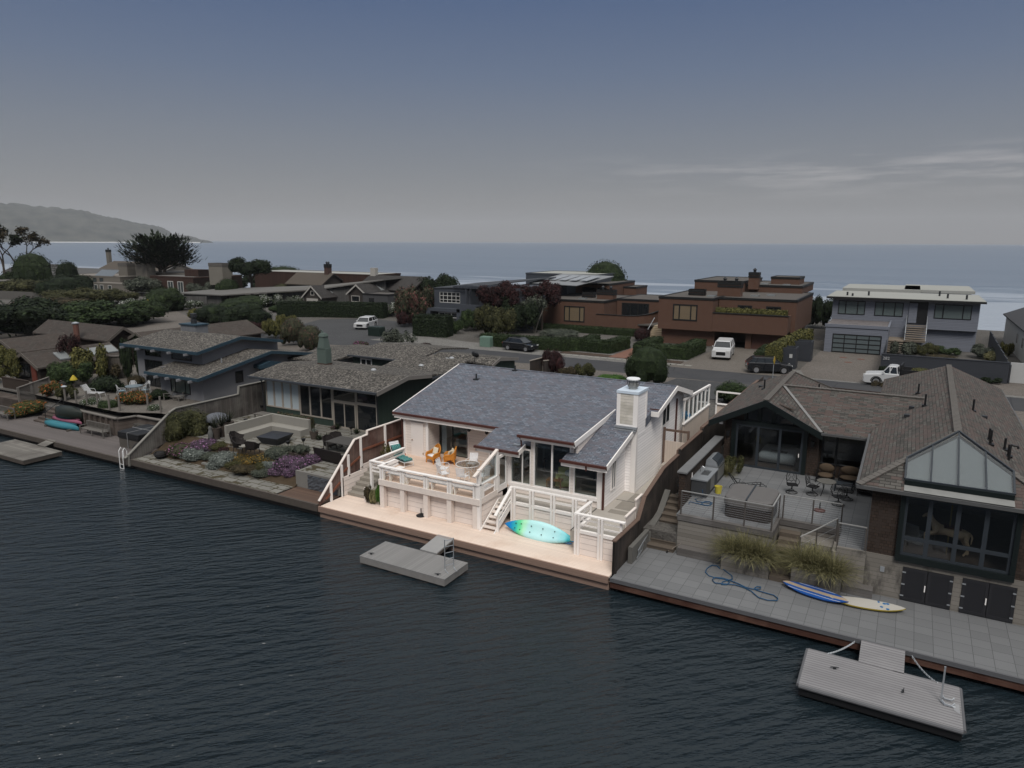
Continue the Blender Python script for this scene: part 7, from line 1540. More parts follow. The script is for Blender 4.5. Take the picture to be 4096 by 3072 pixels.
p=at('M',725,975,2.0); t_=thing('post_lamp','weathered post carrying a small lamp by the orange flowers','lamp',p); mb=MB(); mb.cyl(0,0,0,1.15,.09,8); mb.build('post',plain('grey_timber_cap'),t_,local=True); mb=MB(); mb.lathe((0,0,1.15),[(.2,0),(.24,.05),(.1,.14)],10); mb.build('lamp_head',M_steel,t_,local=True)
t_=thing('bird_feeder','yellow roofed bird feeder above the post lamp','bird feeder',p+Vector((-.1,.9,0))); mb=MB(); mb.cyl(0,0,0,1.6,.03,6); mb.build('pole',M_bark,t_,local=True); mb=MB(); mb.lathe((0,0,1.6),[(.3,0),(.26,.1),(.06,.4)],10); mb.build('roof',plain('yellow_paint',(.38,.29,.02)),t_,local=True)
for lb,x,y,z,sx,sz,kind,col in (('large green shrub left of the weathered panel fence',800,800,2,2.3,2.9,'lump','mid'),('yellow green tree by the weathered panel fence',1020,760,2,1.6,3.9,'lump','yellow'),('dark low shrub behind the white chaise',1180,870,2,1.6,1.5,'dome','dark'),('dark green creeper against the pale grey wall',1470,720,2,1.0,4.6,'lump','dark'),('low grey shrub at the foot of the creeper',1520,800,2,.9,1.0,'dome','bronze'),('orange flowering bush on the terrace corner by the dark dinghy',600,930,1.9,1.1,1.5,'lump','orange'),('orange flowering bush on the terrace edge, left half',1440,1000,2,1.1,1.1,'lump','orange'),('orange flowering bush on the terrace edge, right half',1570,1000,2,1.1,1.1,'lump','orange'),('low green clump at the terrace edge',1200,1040,2,.8,.7,'mound','mid'),('small pale flower clump at the terrace edge',1010,1000,2,.9,.55,'mound','white'),('dark green shrub under the curtained window',1760,960,2,.9,.9,'dome','dark'),('orange flower bank beside the timber steps',330,1060,1.2,1.5,.8,'mound','orange'),('orange flower bank at the far end by the wharf bench',200,1110,1.0,1.1,.6,'mound','orange'),('green shrub at the terrace corner above the flowers',760,960,2,1.0,1.3,'lump','olive'),('white flower pot clump at the end of the terrace',1710,1070,2,.6,.5,'mound','white'),('red leafed shrub against the shingled cottage wall',570,680,2,1.2,2.1,'airy','red'),('yellow green tree at the left edge of the wharf gardens',30,760,2,2.0,4.0,'lump','yellow'),('dark bush behind the weathered panel fence',1330,720,2,1.2,1.7,'lump','bronze')):
 shrub(lb,at('M',x,y,z),sx,sz,kind,col)
tree('red_tree','dark red leafed small tree in front of the brown shingle roof',at('M',800,690,2),4.6,1.25,None,'red',1.8,'airy',r=.09)
t_=thing('panel_fence','weathered board panel fence beside the dark creeper','fence',(-66,39.5,2)); a,b_=at('M',1120,730,2.0),at('M',1440,720,2.0); M_wbf=planks('streaked_grey_boards',(.12,.105,.09),'X',.18,.06,.35,.95,gapcol=.4,worn=(.17,.155,.135))
mb=MB(); mb.ex([a,b_,b_+Vector((0,0,2.1)),a+Vector((0,0,2.1))],(0,.08,0)); mb.build('boards',M_wbf,t_); mb=MB(); mb.bar(a+Vector((0,0,2.15)),b_+Vector((0,0,2.15)),.2,.08); mb.build('cap_rail',plain('grey_timber_cap'),t_)
t_=thing('lattice_fence','weathered diagonal lattice fence above the timber steps','fence',at('M',380,1000,1.2)); a,b_=at('M',225,1065,1.1),at('M',560,935,1.3); u_=(b_-a); n=26; m_=plain('grey_timber_cap'); mb=MB(); Hh=1.75
for k in range(-10,n):
 for s in (0,1):
  f0,f1=k/n,(k+9.5)/n; z0,z1=0,Hh
  if f0<0:z0=Hh*(-f0)/(f1-f0); f0=0
  if f1>1:z1=Hh*(1-k/n)/(9.5/n); f1=1
  if z1-z0<.05:continue
  p,q=a+u_*(f0 if not s else 1-f0),a+u_*(f1 if not s else 1-f1); mb.bar(p+Vector((0,.02*s,z0)),q+Vector((0,.02*s,z1)),.04,.015)
mb.build('lattice',m_,t_); mb=MB()
for f in (0,.5,1):p=a+u_*f; mb.box(p.x-.07,p.x+.07,p.y-.07,p.y+.07,p.z-.5,p.z+Hh+.1)
mb.bar(a+Vector((0,0,Hh+.05)),b_+Vector((0,0,Hh+.05)),.16,.07); mb.build('post',m_,t_)
t_=thing('timber_steps','wide grey timber steps beside the boat stack','steps',(-60,30.5,.65))
for k in range(5):mb=MB(); mb.box(-61.2,-59.3,29.9+k*.36,30.3+k*.36,.62,.78+k*.17); mb.build('step',M_dtb,t_)
t_=thing('step_handrail','thin dark handrail on the timber steps','handrail',(-59.4,30.5,.8)); mb=MB(); mb.tube([(-59.3,29.9,.7),(-59.3,29.9,1.6),(-59.4,31.4,2.4),(-59.4,31.5,1.6)],.03,5); mb.build('tube',M_iron,t_)
t_=thing('deck_railing','dark slatted deck railing in front of the shingled cottage','railing',(-71,32.7,1.9)); mb=MB(); a,b_=at('M',40,830,1.9),at('M',330,880,1.9)
for k in range(26):p=a.lerp(b_,k/25); mb.box(p.x-.03,p.x+.03,p.y-.03,p.y+.03,p.z,p.z+.95)
mb.bar(a+Vector((0,0,1)),b_+Vector((0,0,1)),.12,.07); mb.build('balusters',plain('brown_railing',(.06,.045,.036),.9,.2),t_)
t_=thing('cottage_deck','dark timber deck of the shingled cottage','deck',(-72,34,1.8)); mb=MB(); mb.box(-80,-67,32.6,37,1.7,1.84); mb.build('boards',plain('grey_teak'),t_); mb=MB(); mb.box(-80,-66.5,31.4,32.5,.6,1.5); mb.build('bulkhead',M_dtb,t_)
# ------------------------------------------------------------------ brown shingle cottage on the far left
M_brn=bricks('brown_wood_shingles',(.045,.038,.033),(.082,.070,.061),(.018,.015,.013),'X','Y',.35,.18,.012,1.05,.6,.95,extra=(.060,.046,.040),tone=.45); M_brny=bricks('brown_wood_shingles_side',(.050,.042,.036),(.092,.078,.068),(.018,.015,.013),'Y','X',.35,.18,.012,1.1,.6,.95,extra=(.066,.050,.042),tone=.45); M_wallB=bricks('brown_wall_shingles',(.020,.014,.011),(.040,.028,.022),(.008,.006,.005),'H','Z',.18,.16,.012,1,.5,.95)
def gable(root,ax,c,a0,a1,hw,zr,ze,zb,rm,wm,th=.14,over=.35,asym=None,wallname='wall'):
 """gabled block: ridge along ax at cross position c, from a0 to a1, half width hw, ridge height zr, eave height ze, base zb"""
 P=(lambda a,b_,z:(a,b_,z)) if ax=='X' else (lambda a,b_,z:(b_,a,z)); mb=MB(); h2=asym or hw; o_=[]
 for s,h_ in ((-1,hw),(1,h2)):mb.ex([P(a0-over,c,zr-th),P(a1+over,c,zr-th),P(a1+over,c+s*h_,ze-th),P(a0-over,c+s*h_,ze-th)],(0,0,th))
 rf=mb.build('roof',rm,root); mb=MB(); k=(zr-ze)/hw; w_=hw-.35; w2=h2-.35
 mb.ex([P(a0,c-w_,zb),P(a0,c+w2,zb),P(a0,c+w2,ze+.2-th),P(a0,c,zr-th),P(a0,c-w_,ze+.2-th)],P(a1-a0,0,0)); mb.build(wallname,wm,root)
 m2=MB()
 for e in (a0-over,a1+over):
  for s,h_ in ((-1,hw),(1,h2)):q=[P(e,c,zr-.3),P(e,c,zr+.03),P(e,c+s*h_,ze+.03),P(e,c+s*h_,ze-.3)]; m2.ex(q,P(-.05 if e==a0-over else .05,0,0))
 return rf,m2
S=thing('shingle_cottage','rambling dark brown shingle cottage with several gables on the far left','house',(-75,42,1.9)); M_btrim=plain('brown_grey_trim',(.11,.095,.082),.8,.15)
for q in (('Y',-72.8,35.6,43.4,2.6,4.62,3.4,1.5,M_brny),('X',46.0,-87.5,-74,1.9,5.95,4.65,1.5,M_brn),('Y',-82.2,38.3,44,2.9,4.95,3.75,1.5,M_brny),('Y',-72.5,47,61,3.2,5.35,4.0,1.5,M_brny)):
 rf,m2=gable(S,*q,M_wallB); m2.build('barge_board',M_btrim,rf)
mb=MB(); mb.cyl(-78.2,43.6,4.2,6.25,.28,12); c_=mb.build('chimney',plain('terracotta_pipe',(.13,.06,.045),.8,.15),S); mb=MB(); mb.lathe((-78.2,43.6,6.25),[(.36,0),(.36,.1),(.1,.2)],12); mb.build('cap',M_steel,c_)
for x,y in ((-71.4,38.2),(-71.4,41.3),(-71.5,43.0)):z=4.62-abs(x+72.8)*.47; mb=MB(); mb.ex([(x-.55,y-.55,z+.32),(x+.6,y-.55,z-.22),(x+.6,y+.55,z-.22),(x-.55,y+.55,z+.32)],(0,0,.12)); mb.build('skylight',plain('pale_skylight',(.20,.21,.21),.2,.1),S)
mb=MB(); mb.box(-71.9,-71.15,35.5,35.62,1.84,3.55); mb.build('door',plain('red_brown_door',(.13,.036,.025),.6,.1),S); window(S,'Y',35.55,-74.1,-72.2,2.3,3.6,M_blackf,M_pane,[-73.2],fw=.08)
window(S,'Y',38.25,-84.0,-81,2.3,3.7,M_blackf,M_pane,[-82.5],fw=.08)
# ------------------------------------------------------------------ across the street
M_tc=plain('terracotta_stucco',(.102,.055,.038),.9,.10,1.5,bump=.15); M_tar=plain('brown_felt_roof',(.085,.076,.068),.95,.18,1.5); M_bk=plain('black_coping',(.012,.012,.012),.6,.1); M_blind=lap('timber_shutters',(.16,.12,.075),.12,.25)
def block(root,x0,x1,y0,y1,z0,z1,wm,rm=None,cm=None,name='wall',ov=.06):
 mb=MB(); mb.box(x0,x1,y0,y1,z0,z1); mb.build(name,wm,root)
 if rm:
  mb=MB(); mb.box(x0+.1,x1-.1,y0+.1,y1-.1,z1,z1+.06); mb.build('roof',rm,root)
  mb=MB()
  for q in ((x0-ov,x1+ov,y0-ov,y0+.22),(x0-ov,x1+ov,y1-.22,y1+ov),(x0-ov,x0+.22,y0+.22,y1-.22),(x1-.22,x1+ov,y0+.22,y1-.22)):mb.box(*q,z1-.16,z1+.13)
  mb.build('coping',cm or M_bk,root)
def chim(root,x,y,z0,z1,w_,d_,m_,cm=M_bk,pots=2):
 mb=MB(); mb.box(x-w_,x+w_,y-d_,y+d_,z0,z1); c_=mb.build('chimney',m_,root); mb=MB(); mb.box(x-w_-.06,x+w_+.06,y-d_-.06,y+d_+.06,z1-.75,z1-.5); mb.box(x-w_-.05,x+w_+.05,y-d_-.05,y+d_+.05,z1-.42,z1); mb.build('cap',cm,c_)
 for k in range(pots):px_=x+(k-(pots-1)/2)*w_; mb=MB(); mb.lathe((px_,y,z1),[(.2,0),(.2,.25),(.3,.35),(.05,.6)],8); mb.build('chimney_pot',M_gut_d,c_)
T1=thing('terracotta_house','terracotta stucco house with curved terrace parapet, left of the pair','house',(-42,100,1.9))
block(T1,-50.4,-39.5,98.5,112,1.9,6.4,M_tc,M_tar); block(T1,-39.4,-29.5,103.5,114,1.9,6.5,M_tc,M_tar); block(T1,-51.2,-45.0,114.2,127,1.9,8.0,M_tc,M_tar); block(T1,-44.9,-42.6,121,127,1.9,7.2,M_tc,M_tar)
mb=MB(); pp=[(-40.7,98.4),(-35.8,98.4),(-34.6,98.7),(-33.7,99.5),(-33.0,100.7),(-32.4,103.4)]
for (a,b_),(c_,d_) in zip(pp,pp[1:]):mb.ex([(a,b_,1.9),(c_,d_,1.9),(c_,d_,4.5+.12*(d_-98)),(a,b_,4.5+.12*(b_-98))],(.05,.25,0))
mb.build('terrace_wall',M_tc,T1); mb=MB()
for (a,b_),(c_,d_) in zip(pp,pp[1:]):mb.bar((a,b_+.1,4.52+.12*(b_-98)),(c_,d_+.1,4.52+.12*(d_-98)),.35,.08)
mb.build('coping',M_bk,T1); mb=MB(); mb.box(-40.7,-30,98.9,103.5,3.2,3.4); mb.build('terrace_floor',M_tar,T1)
chim(T1,-41.0,103.2,5,7.9,1.3,.8,M_tc); chim(T1,-44.5,104.5,6,7.3,.9,.6,M_tc,pots=0)
window(T1,'Y',98.5,-46.0,-42.6,3.2,5.55,M_bk,M_blind,[-45.1,-43.4],fw=.16,mw=.16); window(T1,'Y',103.5,-38.6,-34.3,3.6,6.0,M_bk,M_pane,[-37.2,-36.0,-35.2],fw=.14,mw=.12); window(T1,'Y',114.2,-49.9,-47.4,6.4,7.4,M_bk,M_pane,fw=.1); window(T1,'Y',114.2,-47.1,-45.4,6.4,7.4,M_bk,M_pane,fw=.1)
T2=thing('terracotta_house','larger terracotta stucco house with garage and planted balcony, right of the pair','house',(-20,95,1.9))
block(T2,-29,-21.9,91.5,110,3.9,8.0,M_tc,M_tar); block(T2,-21.8,-12.3,94.2,110,3.9,8.0,M_tc,M_tar); mb=MB(); mb.box(-21.88,-12.8,91.5,91.8,3.95,6.25); mb.box(-13.1,-12.8,91.8,94.2,3.95,6.25); mb.box(-21.88,-12.8,91.8,94.2,3.95,4.2); mb.build('balcony_wall',M_tc,T2)
mb=MB(); mb.box(-21.9,-12.7,91.42,91.88,6.25,6.36); mb.build('coping',M_bk,T2); mb=MB(); mb.box(-28.7,-21.7,92.3,108,1.9,3.9); mb.box(-14.6,-12.8,92.3,108,1.9,3.9); mb.box(-17.8,-17.1,92.3,93,1.9,3.9); mb.box(-21.7,-14.6,98,108,1.9,3.9); mb.build('lower_wall',M_tc,T2); mb=MB(); mb.box(-17.1,-14.6,92.6,92.7,1.9,3.9); mb.build('garage_door',plain('brown_garage_door',(.085,.04,.03),.8,.1),T2)
block(T2,-28.4,-21.2,106.5,120,7.9,9.5,M_tc,M_tar); block(T2,-21.1,-13.5,107.5,120,7.9,9.0,M_tc,M_tar); block(T2,-18.5,-14.5,112,117,9.0,10.0,M_tc,M_tar)
chim(T2,-21.2,97.5,7.9,10.0,1.5,.7,M_tc); chim(T2,-20.0,107.2,8.5,10.9,.7,.6,M_tc,pots=1); chim(T2,-25.3,96.5,7.9,8.9,1.0,.6,M_tc,pots=0)
for q in ((-27.05,-23.85,5.1,7.2,91.5),(-19.4,-17.6,5.0,7.2,94.2),(-15.9,-14.1,5.0,7.2,94.2)):window(T2,'Y',q[4],*q[:4],M_bk,M_blind if q[4]<92 else M_pane,[(q[0]+q[1])/2] if q[4]>92 else [-26.2,-24.7],fw=.16,mw=.16)
for x,y,z in ((-18.2,99,8.1),(-16.5,101,8.1),(-23,95,8.1),(-19,110,9.1),(-15.8,109,9.1),(-44,101,6.5),(-42.5,106.5,6.5)):mb=MB(); mb.box(x-.5,x+.5,y-.6,y+.6,z-.1,z+.15); mb.build('skylight',plain('pale_skylight'),T1 if x<-30 else T2)
t_=thing('entry_steps','cream stone steps between the two terracotta houses','steps',(-30,97,1.9))
for k in range(8):mb=MB(); mb.box(-31.4,-29.1,94+k*.45,99,1.9+k*.2,2.1+k*.2); mb.build('step',plain('cream_stone',(.36,.29,.20),.9,.1),t_)
mb=MB(); mb.tube([(-31.4,94,2.9),(-31.4,97.4,4.6)],.05,5); mb.build('handrail',M_steel,t_)
hedge('golden green hedge growing on the terracotta balcony',[(-21.3,92.4),(-13.4,92.4)],.9,1.35,5.6,'yellow',leafs=150,size=.13)
Wg=lap('blue_grey_lap',(.155,.165,.195),.2,.72); M_wr=plain('pale_membrane_roof',(.30,.30,.275),.8,.06,1); D2=thing('grey_house','blue grey two storey house with pale flat roof and glass garage door','house',(0,100,1.9))
block(D2,-9,7.4,103,114,4.5,8.0,Wg); mb=MB(); mb.box(-9,2.1,103.02,114,1.9,4.5); mb.box(2.1,7.4,103.6,114,1.9,4.5); mb.build('lower_wall',Wg,D2); mb=MB(); mb.box(-9.7,7.9,102.2,115,8.0,8.24); mb.box(-9.0,1,116,128,8.1,8.6); mb.box(-1,7.6,117,131,8.2,8.6); mb.build('roof',M_wr,D2); mb=MB(); mb.box(-9.75,7.95,102.08,102.2,7.95,8.2); mb.build('gutter',M_bk,D2); mb=MB(); mb.box(-8.5,7.2,115,130,1.9,8.15); mb.build('rear_wall',Wg,D2)
mb=MB(); mb.box(-8.85,-8,95,95.2,1.9,5.1); mb.box(-2.6,-2.0,95,95.2,1.9,5.1); mb.box(-8,-2.6,95,95.2,4.2,5.1); mb.box(-2.2,-2,95.2,103,1.9,5.1); mb.box(-8.85,-8.65,95.2,103,1.9,5.1); mb.build('garage_wall',Wg,D2); mb=MB(); mb.box(-8.9,-1.95,95.1,103,5.1,5.2); mb.build('garage_roof',speckle('mauve_roof_gravel',[(.09,.08,.08),(.13,.115,.115),(.17,.155,.15)],8),D2); mb=MB(); mb.box(-8.95,-1.9,94.9,95.1,5.0,5.35); mb.box(-2.1,-1.9,95.1,103,5.0,5.35); mb.build('coping',Wg,D2)
window(D2,'Y',95.05,-8.0,-2.6,1.92,4.2,M_blackf,plain('frosted_pane',(.10,.12,.125),.3,.06),[-6.65,-5.3,-3.95],[2.49,3.06,3.63],fw=.12,mw=.1,name='garage_door')
Mc=plain('curtained_glass',(.105,.13,.13),.15,.12,.5,spec=.5)
for a,b_,m0,m1 in ((-8.3,-5.1,-7.4,-6.0),(-4.0,-.75,-3.0,-1.7),(2.65,6.6,3.6,5.7)):window(D2,'Y',103,a,b_,5.9,7.68,M_blackf,Mc,[m0,m1],fw=.09,mw=.12)
mb=MB(); mb.box(-.15,1.95,102.9,103.02,5.1,7.9); mb.build('entrance',M_black,D2); mb=MB(); mb.box(-.12,.8,102.86,102.9,5.2,7.7); mb.build('entrance_panel',Wg,D2)
for x,y,h_ in ((-7.5,105,.5),(-5,106,.6),(-6.8,104,.4),(4,106,.6),(6,105,.6),(3.2,110,.7)):mb=MB(); mb.cyl(x,y,8.2,8.2+h_,.12,7); mb.build('vent_pipe',M_gut_d,D2)
t_=thing('front_stairs','timber front stairs climbing to the entrance of the grey house','stairs',(1,100,1.9)); m_=plain('tan_tread',(.20,.165,.13),.85,.15)
for k in range(8):mb=MB(); mb.box(-.2,2.0,99.4+k*.42,99.85+k*.42,3.35+k*.22,3.43+k*.22); mb.build('tread',m_,t_)
for k in range(6):mb=MB(); mb.box(-2.1,-.35,97.2+k*.4,97.6+k*.4,2.1+k*.21,2.18+k*.21); mb.build('tread',m_,t_)
mb=MB(); mb.box(-2.1,2,99.4,103,3.2,3.3); mb.build('landing',m_,t_)
for x in (-.25,2.0):mb=MB(); mb.bar((x,99.4,4.2),(x,102.8,6.1),.06,.08); mb.bar((x,99.4,3.3),(x,102.8,5.1),.06,.2); mb.build('handrail',M_steel,t_)
M_cf=lap('charcoal_fence',(.032,.035,.042),.15,.5); t_=thing('charcoal_fence','long charcoal slat fence carrying the house number 282','fence',(3,81.5,1.9)); mb=MB(); mb.box(-2.1,8.8,81.5,81.6,1.9,3.9); mb.box(-2.1,-2.0,81.6,94,1.9,3.9); mb.build('slats',M_cf,t_); mb=MB(); mb.box(-2.15,8.85,81.45,81.65,3.9,3.98); mb.build('cap_rail',M_cf,t_)
tx=bpy.data.curves.new('house_number','FONT'); tx.body='282'; tx.size=.42; tx.extrude=.02; to=bpy.data.objects.new('n',tx); COL.objects.link(to); bpy.context.view_layer.update(); me=bpy.data.meshes.new_from_object(to); bpy.data.objects.remove(to); me.materials.append(plain('pale_numerals',(.4,.4,.4))); o=bpy.data.objects.new('house_number',me); COL.objects.link(o); o.parent=t_; o.location=(-1.95-3,-.04,3.38-1.9); o.rotation_euler=(R(90),0,0)
t_=thing('side_fence','charcoal stepped side fence right of the grey house','fence',(8.8,90,1.9)); mb=MB()
for k in range(7):mb.box(8.9,9.0,81.7+k*3.4,85.1+k*3.4,1.9,3.7+k*.12)
mb.build('slats',M_cf,t_)
t_=thing('white_wall','white garden gate wall at the right edge','wall',(10.5,82.5,1.9)); mb=MB(); mb.box(9,14,82.4,82.6,1.9,3.85); mb.build('panel',plain('dull_white_paint',(.42,.42,.41),.6,.05),t_)
t_=thing('white_house','white gabled house cut off by the right edge','house',(14,100,1.9)); block(t_,11.6,22,92,118,1.9,5.6,plain('dull_white_paint')); mb=MB(); mb.ex([(11.2,91.5,5.5),(11.2,118,5.5),(16,118,7.6),(16,91.5,7.6)],(0,0,.15)); mb.build('roof',plain('dark_shingle_grey',(.05,.05,.055),.95,.2),t_)
for y in (94,98,103):window(t_,'X',11.6,y,y+1.6,3.2,4.6,plain('dull_white_paint'),M_pane,fw=.12)
for x,y,lb in ((-11.0,80.4,'nearer charcoal bin enclosure beside the gravel forecourt'),(-10.2,86.5,'farther charcoal bin enclosure beside the glass garage door')):
 t_=thing('bin_enclosure',lb,'enclosure',(x,y,1.9)); mb=MB()
 for q in ((x-.95,x+.95,y-.9,y-.8),(x-.95,x+.95,y+.8,y+.9),(x-.95,x-.85,y-.8,y+.8),(x+.85,x+.95,y-.8,y+.8)):mb.box(*q,1.9,4.15)
 mb.build('boards',M_cf,t_)
 if y<82:mb=MB(); mb.box(x+.3,x+.6,y-.93,y-.9,3.1,3.5); mb.build('notice',plain('dull_white_paint'),t_)
for x,y in ((-6.3,91),(-4.4,90.6),(-5.5,87.5)):mb=MB(); mb.cyl(x,y,1.89,1.905,.42,14); tag(mb.build('drain_cover',plain('rust_iron',(.12,.06,.045),.8)),('left','right','nearest')[int(y<91)+int(y<90)]+' round rusty drain cover in the gravel forecourt','drain cover')
Wd=plain('charcoal_blue_stucco',(.052,.058,.070),.85,.08); Dk=thing('charcoal_house','charcoal blue modern house with white grid window and roof pergola','house',(-61,96,1.9)); M_wf=plain('white_frame',(.45,.44,.42),.5)
mb=MB(); wall(mb,'Y',93,.3,-66.2,-59.9,4.8,7.75,[(-65.2,-61.3,5.6,7.3)]); mb.box(-67,-66.2,91.8,105,1.9,4.75); mb.box(-66.2,-60.6,91.8,93.2,4.3,4.8); mb.box(-61.2,-60.3,91.8,92.2,1.9,5.6); mb.box(-60.3,-55,91.8,92.1,4.6,5.6); mb.box(-59.9,-55.2,96,96.3,1.9,8.4); mb.box(-56,-50,93.3,108,1.9,8.2); mb.box(-66.2,-56,96.5,108,1.9,7.7); mb.box(-66.2,-65.9,93.3,96.5,4.8,7.7); mb.box(-59.9,-59.6,93.3,96,4.8,8); mb.build('wall',Wd,Dk)
mb=MB(); mb.ex([(-66.3,92.9,7.75),(-59.7,92.9,8.0),(-52,108,9.2),(-66.3,108,7.9)],(0,0,.15)); mb.box(-66,-50,93.2,96.5,4.5,4.75); mb.build('roof',plain('charcoal_membrane',(.045,.048,.055),.8),Dk)
mb=MB()
for k in range(12):mb.box(-62+k*.55,-61.9+k*.55,92.2,96,8.15,8.3)
mb.box(-62.2,-55.5,92.4,92.55,7.98,8.14); mb.box(-59.9,-59.75,92.4,92.55,4.8,7.98); mb.build('pergola',Wd,Dk)
window(Dk,'Y',93.1,-65.2,-61.3,5.6,7.3,M_wf,M_pane,[-64.5,-63.7,-62.9,-62.1],[6.1,6.7],fw=.1,mw=.09); window(Dk,'Y',92.2,-64.8,-61.2,2.0,4.2,M_wf,M_pane,[-63.6,-62.4],[2.7,3.4],fw=.1,mw=.1,name='garage_door'); window(Dk,'Y',95.95,-58.8,-55.6,5.6,7.5,M_wf,M_pane2,[-57.8,-56.6],fw=.12,mw=.12,name='glass_door'); window(Dk,'Y',93.25,-55.6,-52.5,5.2,7.3,M_wf,M_pane,[-54.6,-53.6],[6,6.6],fw=.1)
for x0,x1,y0,y1,z in ((-52,-38,116,128,8.6),):block(Dk,x0-10,x1-10,y0,y1,1.9,z+.8,Wd,M_wr,Wd,'rear_wall')
mb=MB(); mb.ex([(-55,104,8.4),(-46.5,104,8.2),(-44.5,115,9.3),(-54,115,9.5)],(0,0,.1)); mb.build('panel_roof',plain('pale_panel_roof',(.20,.205,.21),.5),Dk)
for k in range(4):mb=MB(); x=-53+k*1.9; mb.ex([(x,107,8.9),(x+1.3,107,8.85),(x+1.6,112,9.35),(x+.3,112,9.4)],(0,0,.1)); mb.build('solar_panel',plain('pale_panel',(.30,.31,.32),.3),Dk)
M_shd=bricks('charcoal_wood_shingles',(.034,.031,.030),(.060,.055,.052),(.015,.014,.013),'X','Y',.4,.2,.01,1.1,.5,.95); M_wshd=plain('dark_shingle_wall',(.038,.032,.028),.95,.25,6); M_wt=plain('cream_barge',(.36,.34,.31),.6)
def cottage(name,label,x,y,hw,L_,zr,ze,door=None,win=None,sky=()):
 t_=thing(name,label,'house',(x,y,1.9)); rf,m2=gable(t_,'Y',x,y,y+L_,hw,zr,ze,1.9,M_shd,M_wshd); m2.build('barge_board',M_wt,rf)
 if door:mb=MB(); mb.box(x+door[0],x+door[1],y-.06,y,1.9,door[2]); mb.build('door',M_wt,t_)
 if win:window(t_,'Y',y,x+win[0],x+win[1],win[2],win[3],M_wt,M_pane,fw=.12)
 for f in sky:s=(zr-ze)/hw; mb=MB(); mb.ex([(x+.5,y+f,zr-.5*s),(x+1.9,y+f,zr-1.9*s),(x+1.9,y+f+1.1,zr-1.9*s),(x+.5,y+f+1.1,zr-.5*s)],(0,0,.1)); mb.build('skylight',plain('pale_skylight'),rf)
cottage('small_cottage','small gabled shingle cottage with white garage door behind the hedge',-103.4,104,2.7,13,6.4,4.1,(-1.6,1.4,3.9),(-.5,.5,4.5,5.4),(3.5,7)); cottage('small_cottage','gabled shingle cottage with long skylight right of the small one',-94.5,107,2.6,16,6.8,4.9,None,(-1.5,.6,3.4,4.6),(5,));
t_=thing('gabled_house','long dark gabled house with white chimney near the surf','house',(-93,118,1.9)); rf,m2=gable(t_,'X',119,-101,-87,5,8.0,5.4,1.9,M_shd,M_wshd); m2.build('barge_board',M_wshd,rf); mb=MB(); mb.box(-100.9,-99.6,118.6,119.6,7.4,9.5); mb.build('chimney',M_wt,t_)
t_=thing('low_shed','small grey flat roofed shed behind the picket fence','shed',(-86,103,1.9)); block(t_,-90.5,-84.5,104,109,1.9,5.3,plain('grey_lap_wall',(.06,.06,.062),.9,.2),M_tar,M_bk); mb=MB(); mb.box(-89,-87.8,103.94,104,3.3,4.6); mb.build('window',M_pane,t_)
t_=thing('long_low_house','long low grey board house with gently sloping roof','house',(-120,104,1.9)); M_gb=planks('silver_grey_boards',(.085,.082,.078),'X',.2,.06,.25,.9)
mb=MB(); mb.ex([(-138,99,3.8),(-124,99,3.9),(-104,106,5.4),(-92,112,7.4),(-92,122,7.6),(-112,116,5.4),(-138,110,4.1)],(0,0,.22)); mb.build('roof',plain('pale_grey_roof',(.125,.12,.112),.9,.15),t_); mb=MB(); mb.box(-137,-125,99.8,106,1.8,3.8); mb.ex([(-124,101,1.8),(-103,107,1.8),(-92.5,113,1.8),(-92.5,113,7.3),(-103,107,5.3),(-124,101,3.8)],(-.2,.6,0)); mb.build('wall',M_gb,t_)
t_=thing('barn_house','brown hipped roof house with brick chimney near the sea','house',(-118,122,1.9)); rf,m2=gable(t_,'X',125,-128.5,-117.5,4.2,7.75,5.2,1.9,plain('brown_thatch',(.075,.062,.050),.95,.25),M_wshd); m2.build('barge_board',M_wshd,rf); chim(t_,-119,125,7,9.8,.6,.6,plain('brick_red',(.07,.04,.032),.9),pots=2)
t_=thing('brown_box_house','dark red brown flat roofed house with tall white windows','house',(-160,112,1.9)); M_rb=planks('red_brown_boards',(.046,.024,.018),'X',.2,.05,.2,.9); block(t_,-163,-147,110,124,1.9,6.5,M_rb,plain('pale_grey_roof'),M_rb); block(t_,-154,-149,113,116,6.5,8.2,M_rb); block(t_,-147,-108,128,138,1.9,7.4,M_rb,M_wr,M_rb,'rear_wall'); chim(t_,-140,112,5,10,2.3,1.2,plain('beige_block',(.18,.165,.14),.9),plain('beige_cap',(.12,.11,.10)),0); mb=MB(); mb.box(-164,-147,106.5,110,2.6,2.8); mb.build('carport_roof',M_wr,t_)
for x in (-162.2,-156.5,-152.8):window(t_,'Y',110,x,x+2.1,2.6,5.5,M_wf,M_pane2,[x+1.05],fw=.15,mw=.1)
t_=thing('beige_house','sprawling beige block house with flat roofs and big chimneys','house',(-190,112,1.9)); Mb=plain('beige_wall',(.15,.135,.115),.9,.12); Mbr=plain('tan_flat_roof',(.19,.17,.15),.9,.12)
block(t_,-205,-180,113,126,1.9,5.6,Mb,Mbr,Mb); block(t_,-186,-168,109,113,1.9,4.2,Mb,Mbr,Mb); block(t_,-178,-160,118,132,1.9,6.8,Mb,Mbr,Mb); block(t_,-205,-187,108,113,1.9,3.0,Mb,Mbr,Mb); chim(t_,-172,115,5,9.2,2.3,1.2,Mb,Mb,0); chim(t_,-186,119,5,9.0,2,1.2,Mb,plain('beige_cap'),0)
for x in (-203,-199.5,-195,-192,-189):window(t_,'Y',113,x,x+1.6,3.2,5.2,M_bk,M_pane2,fw=.1)
for x in (-185,-182.5,-179):window(t_,'Y',109,x,x+1.5,2.4,3.8,M_wf,M_pane2,fw=.12)
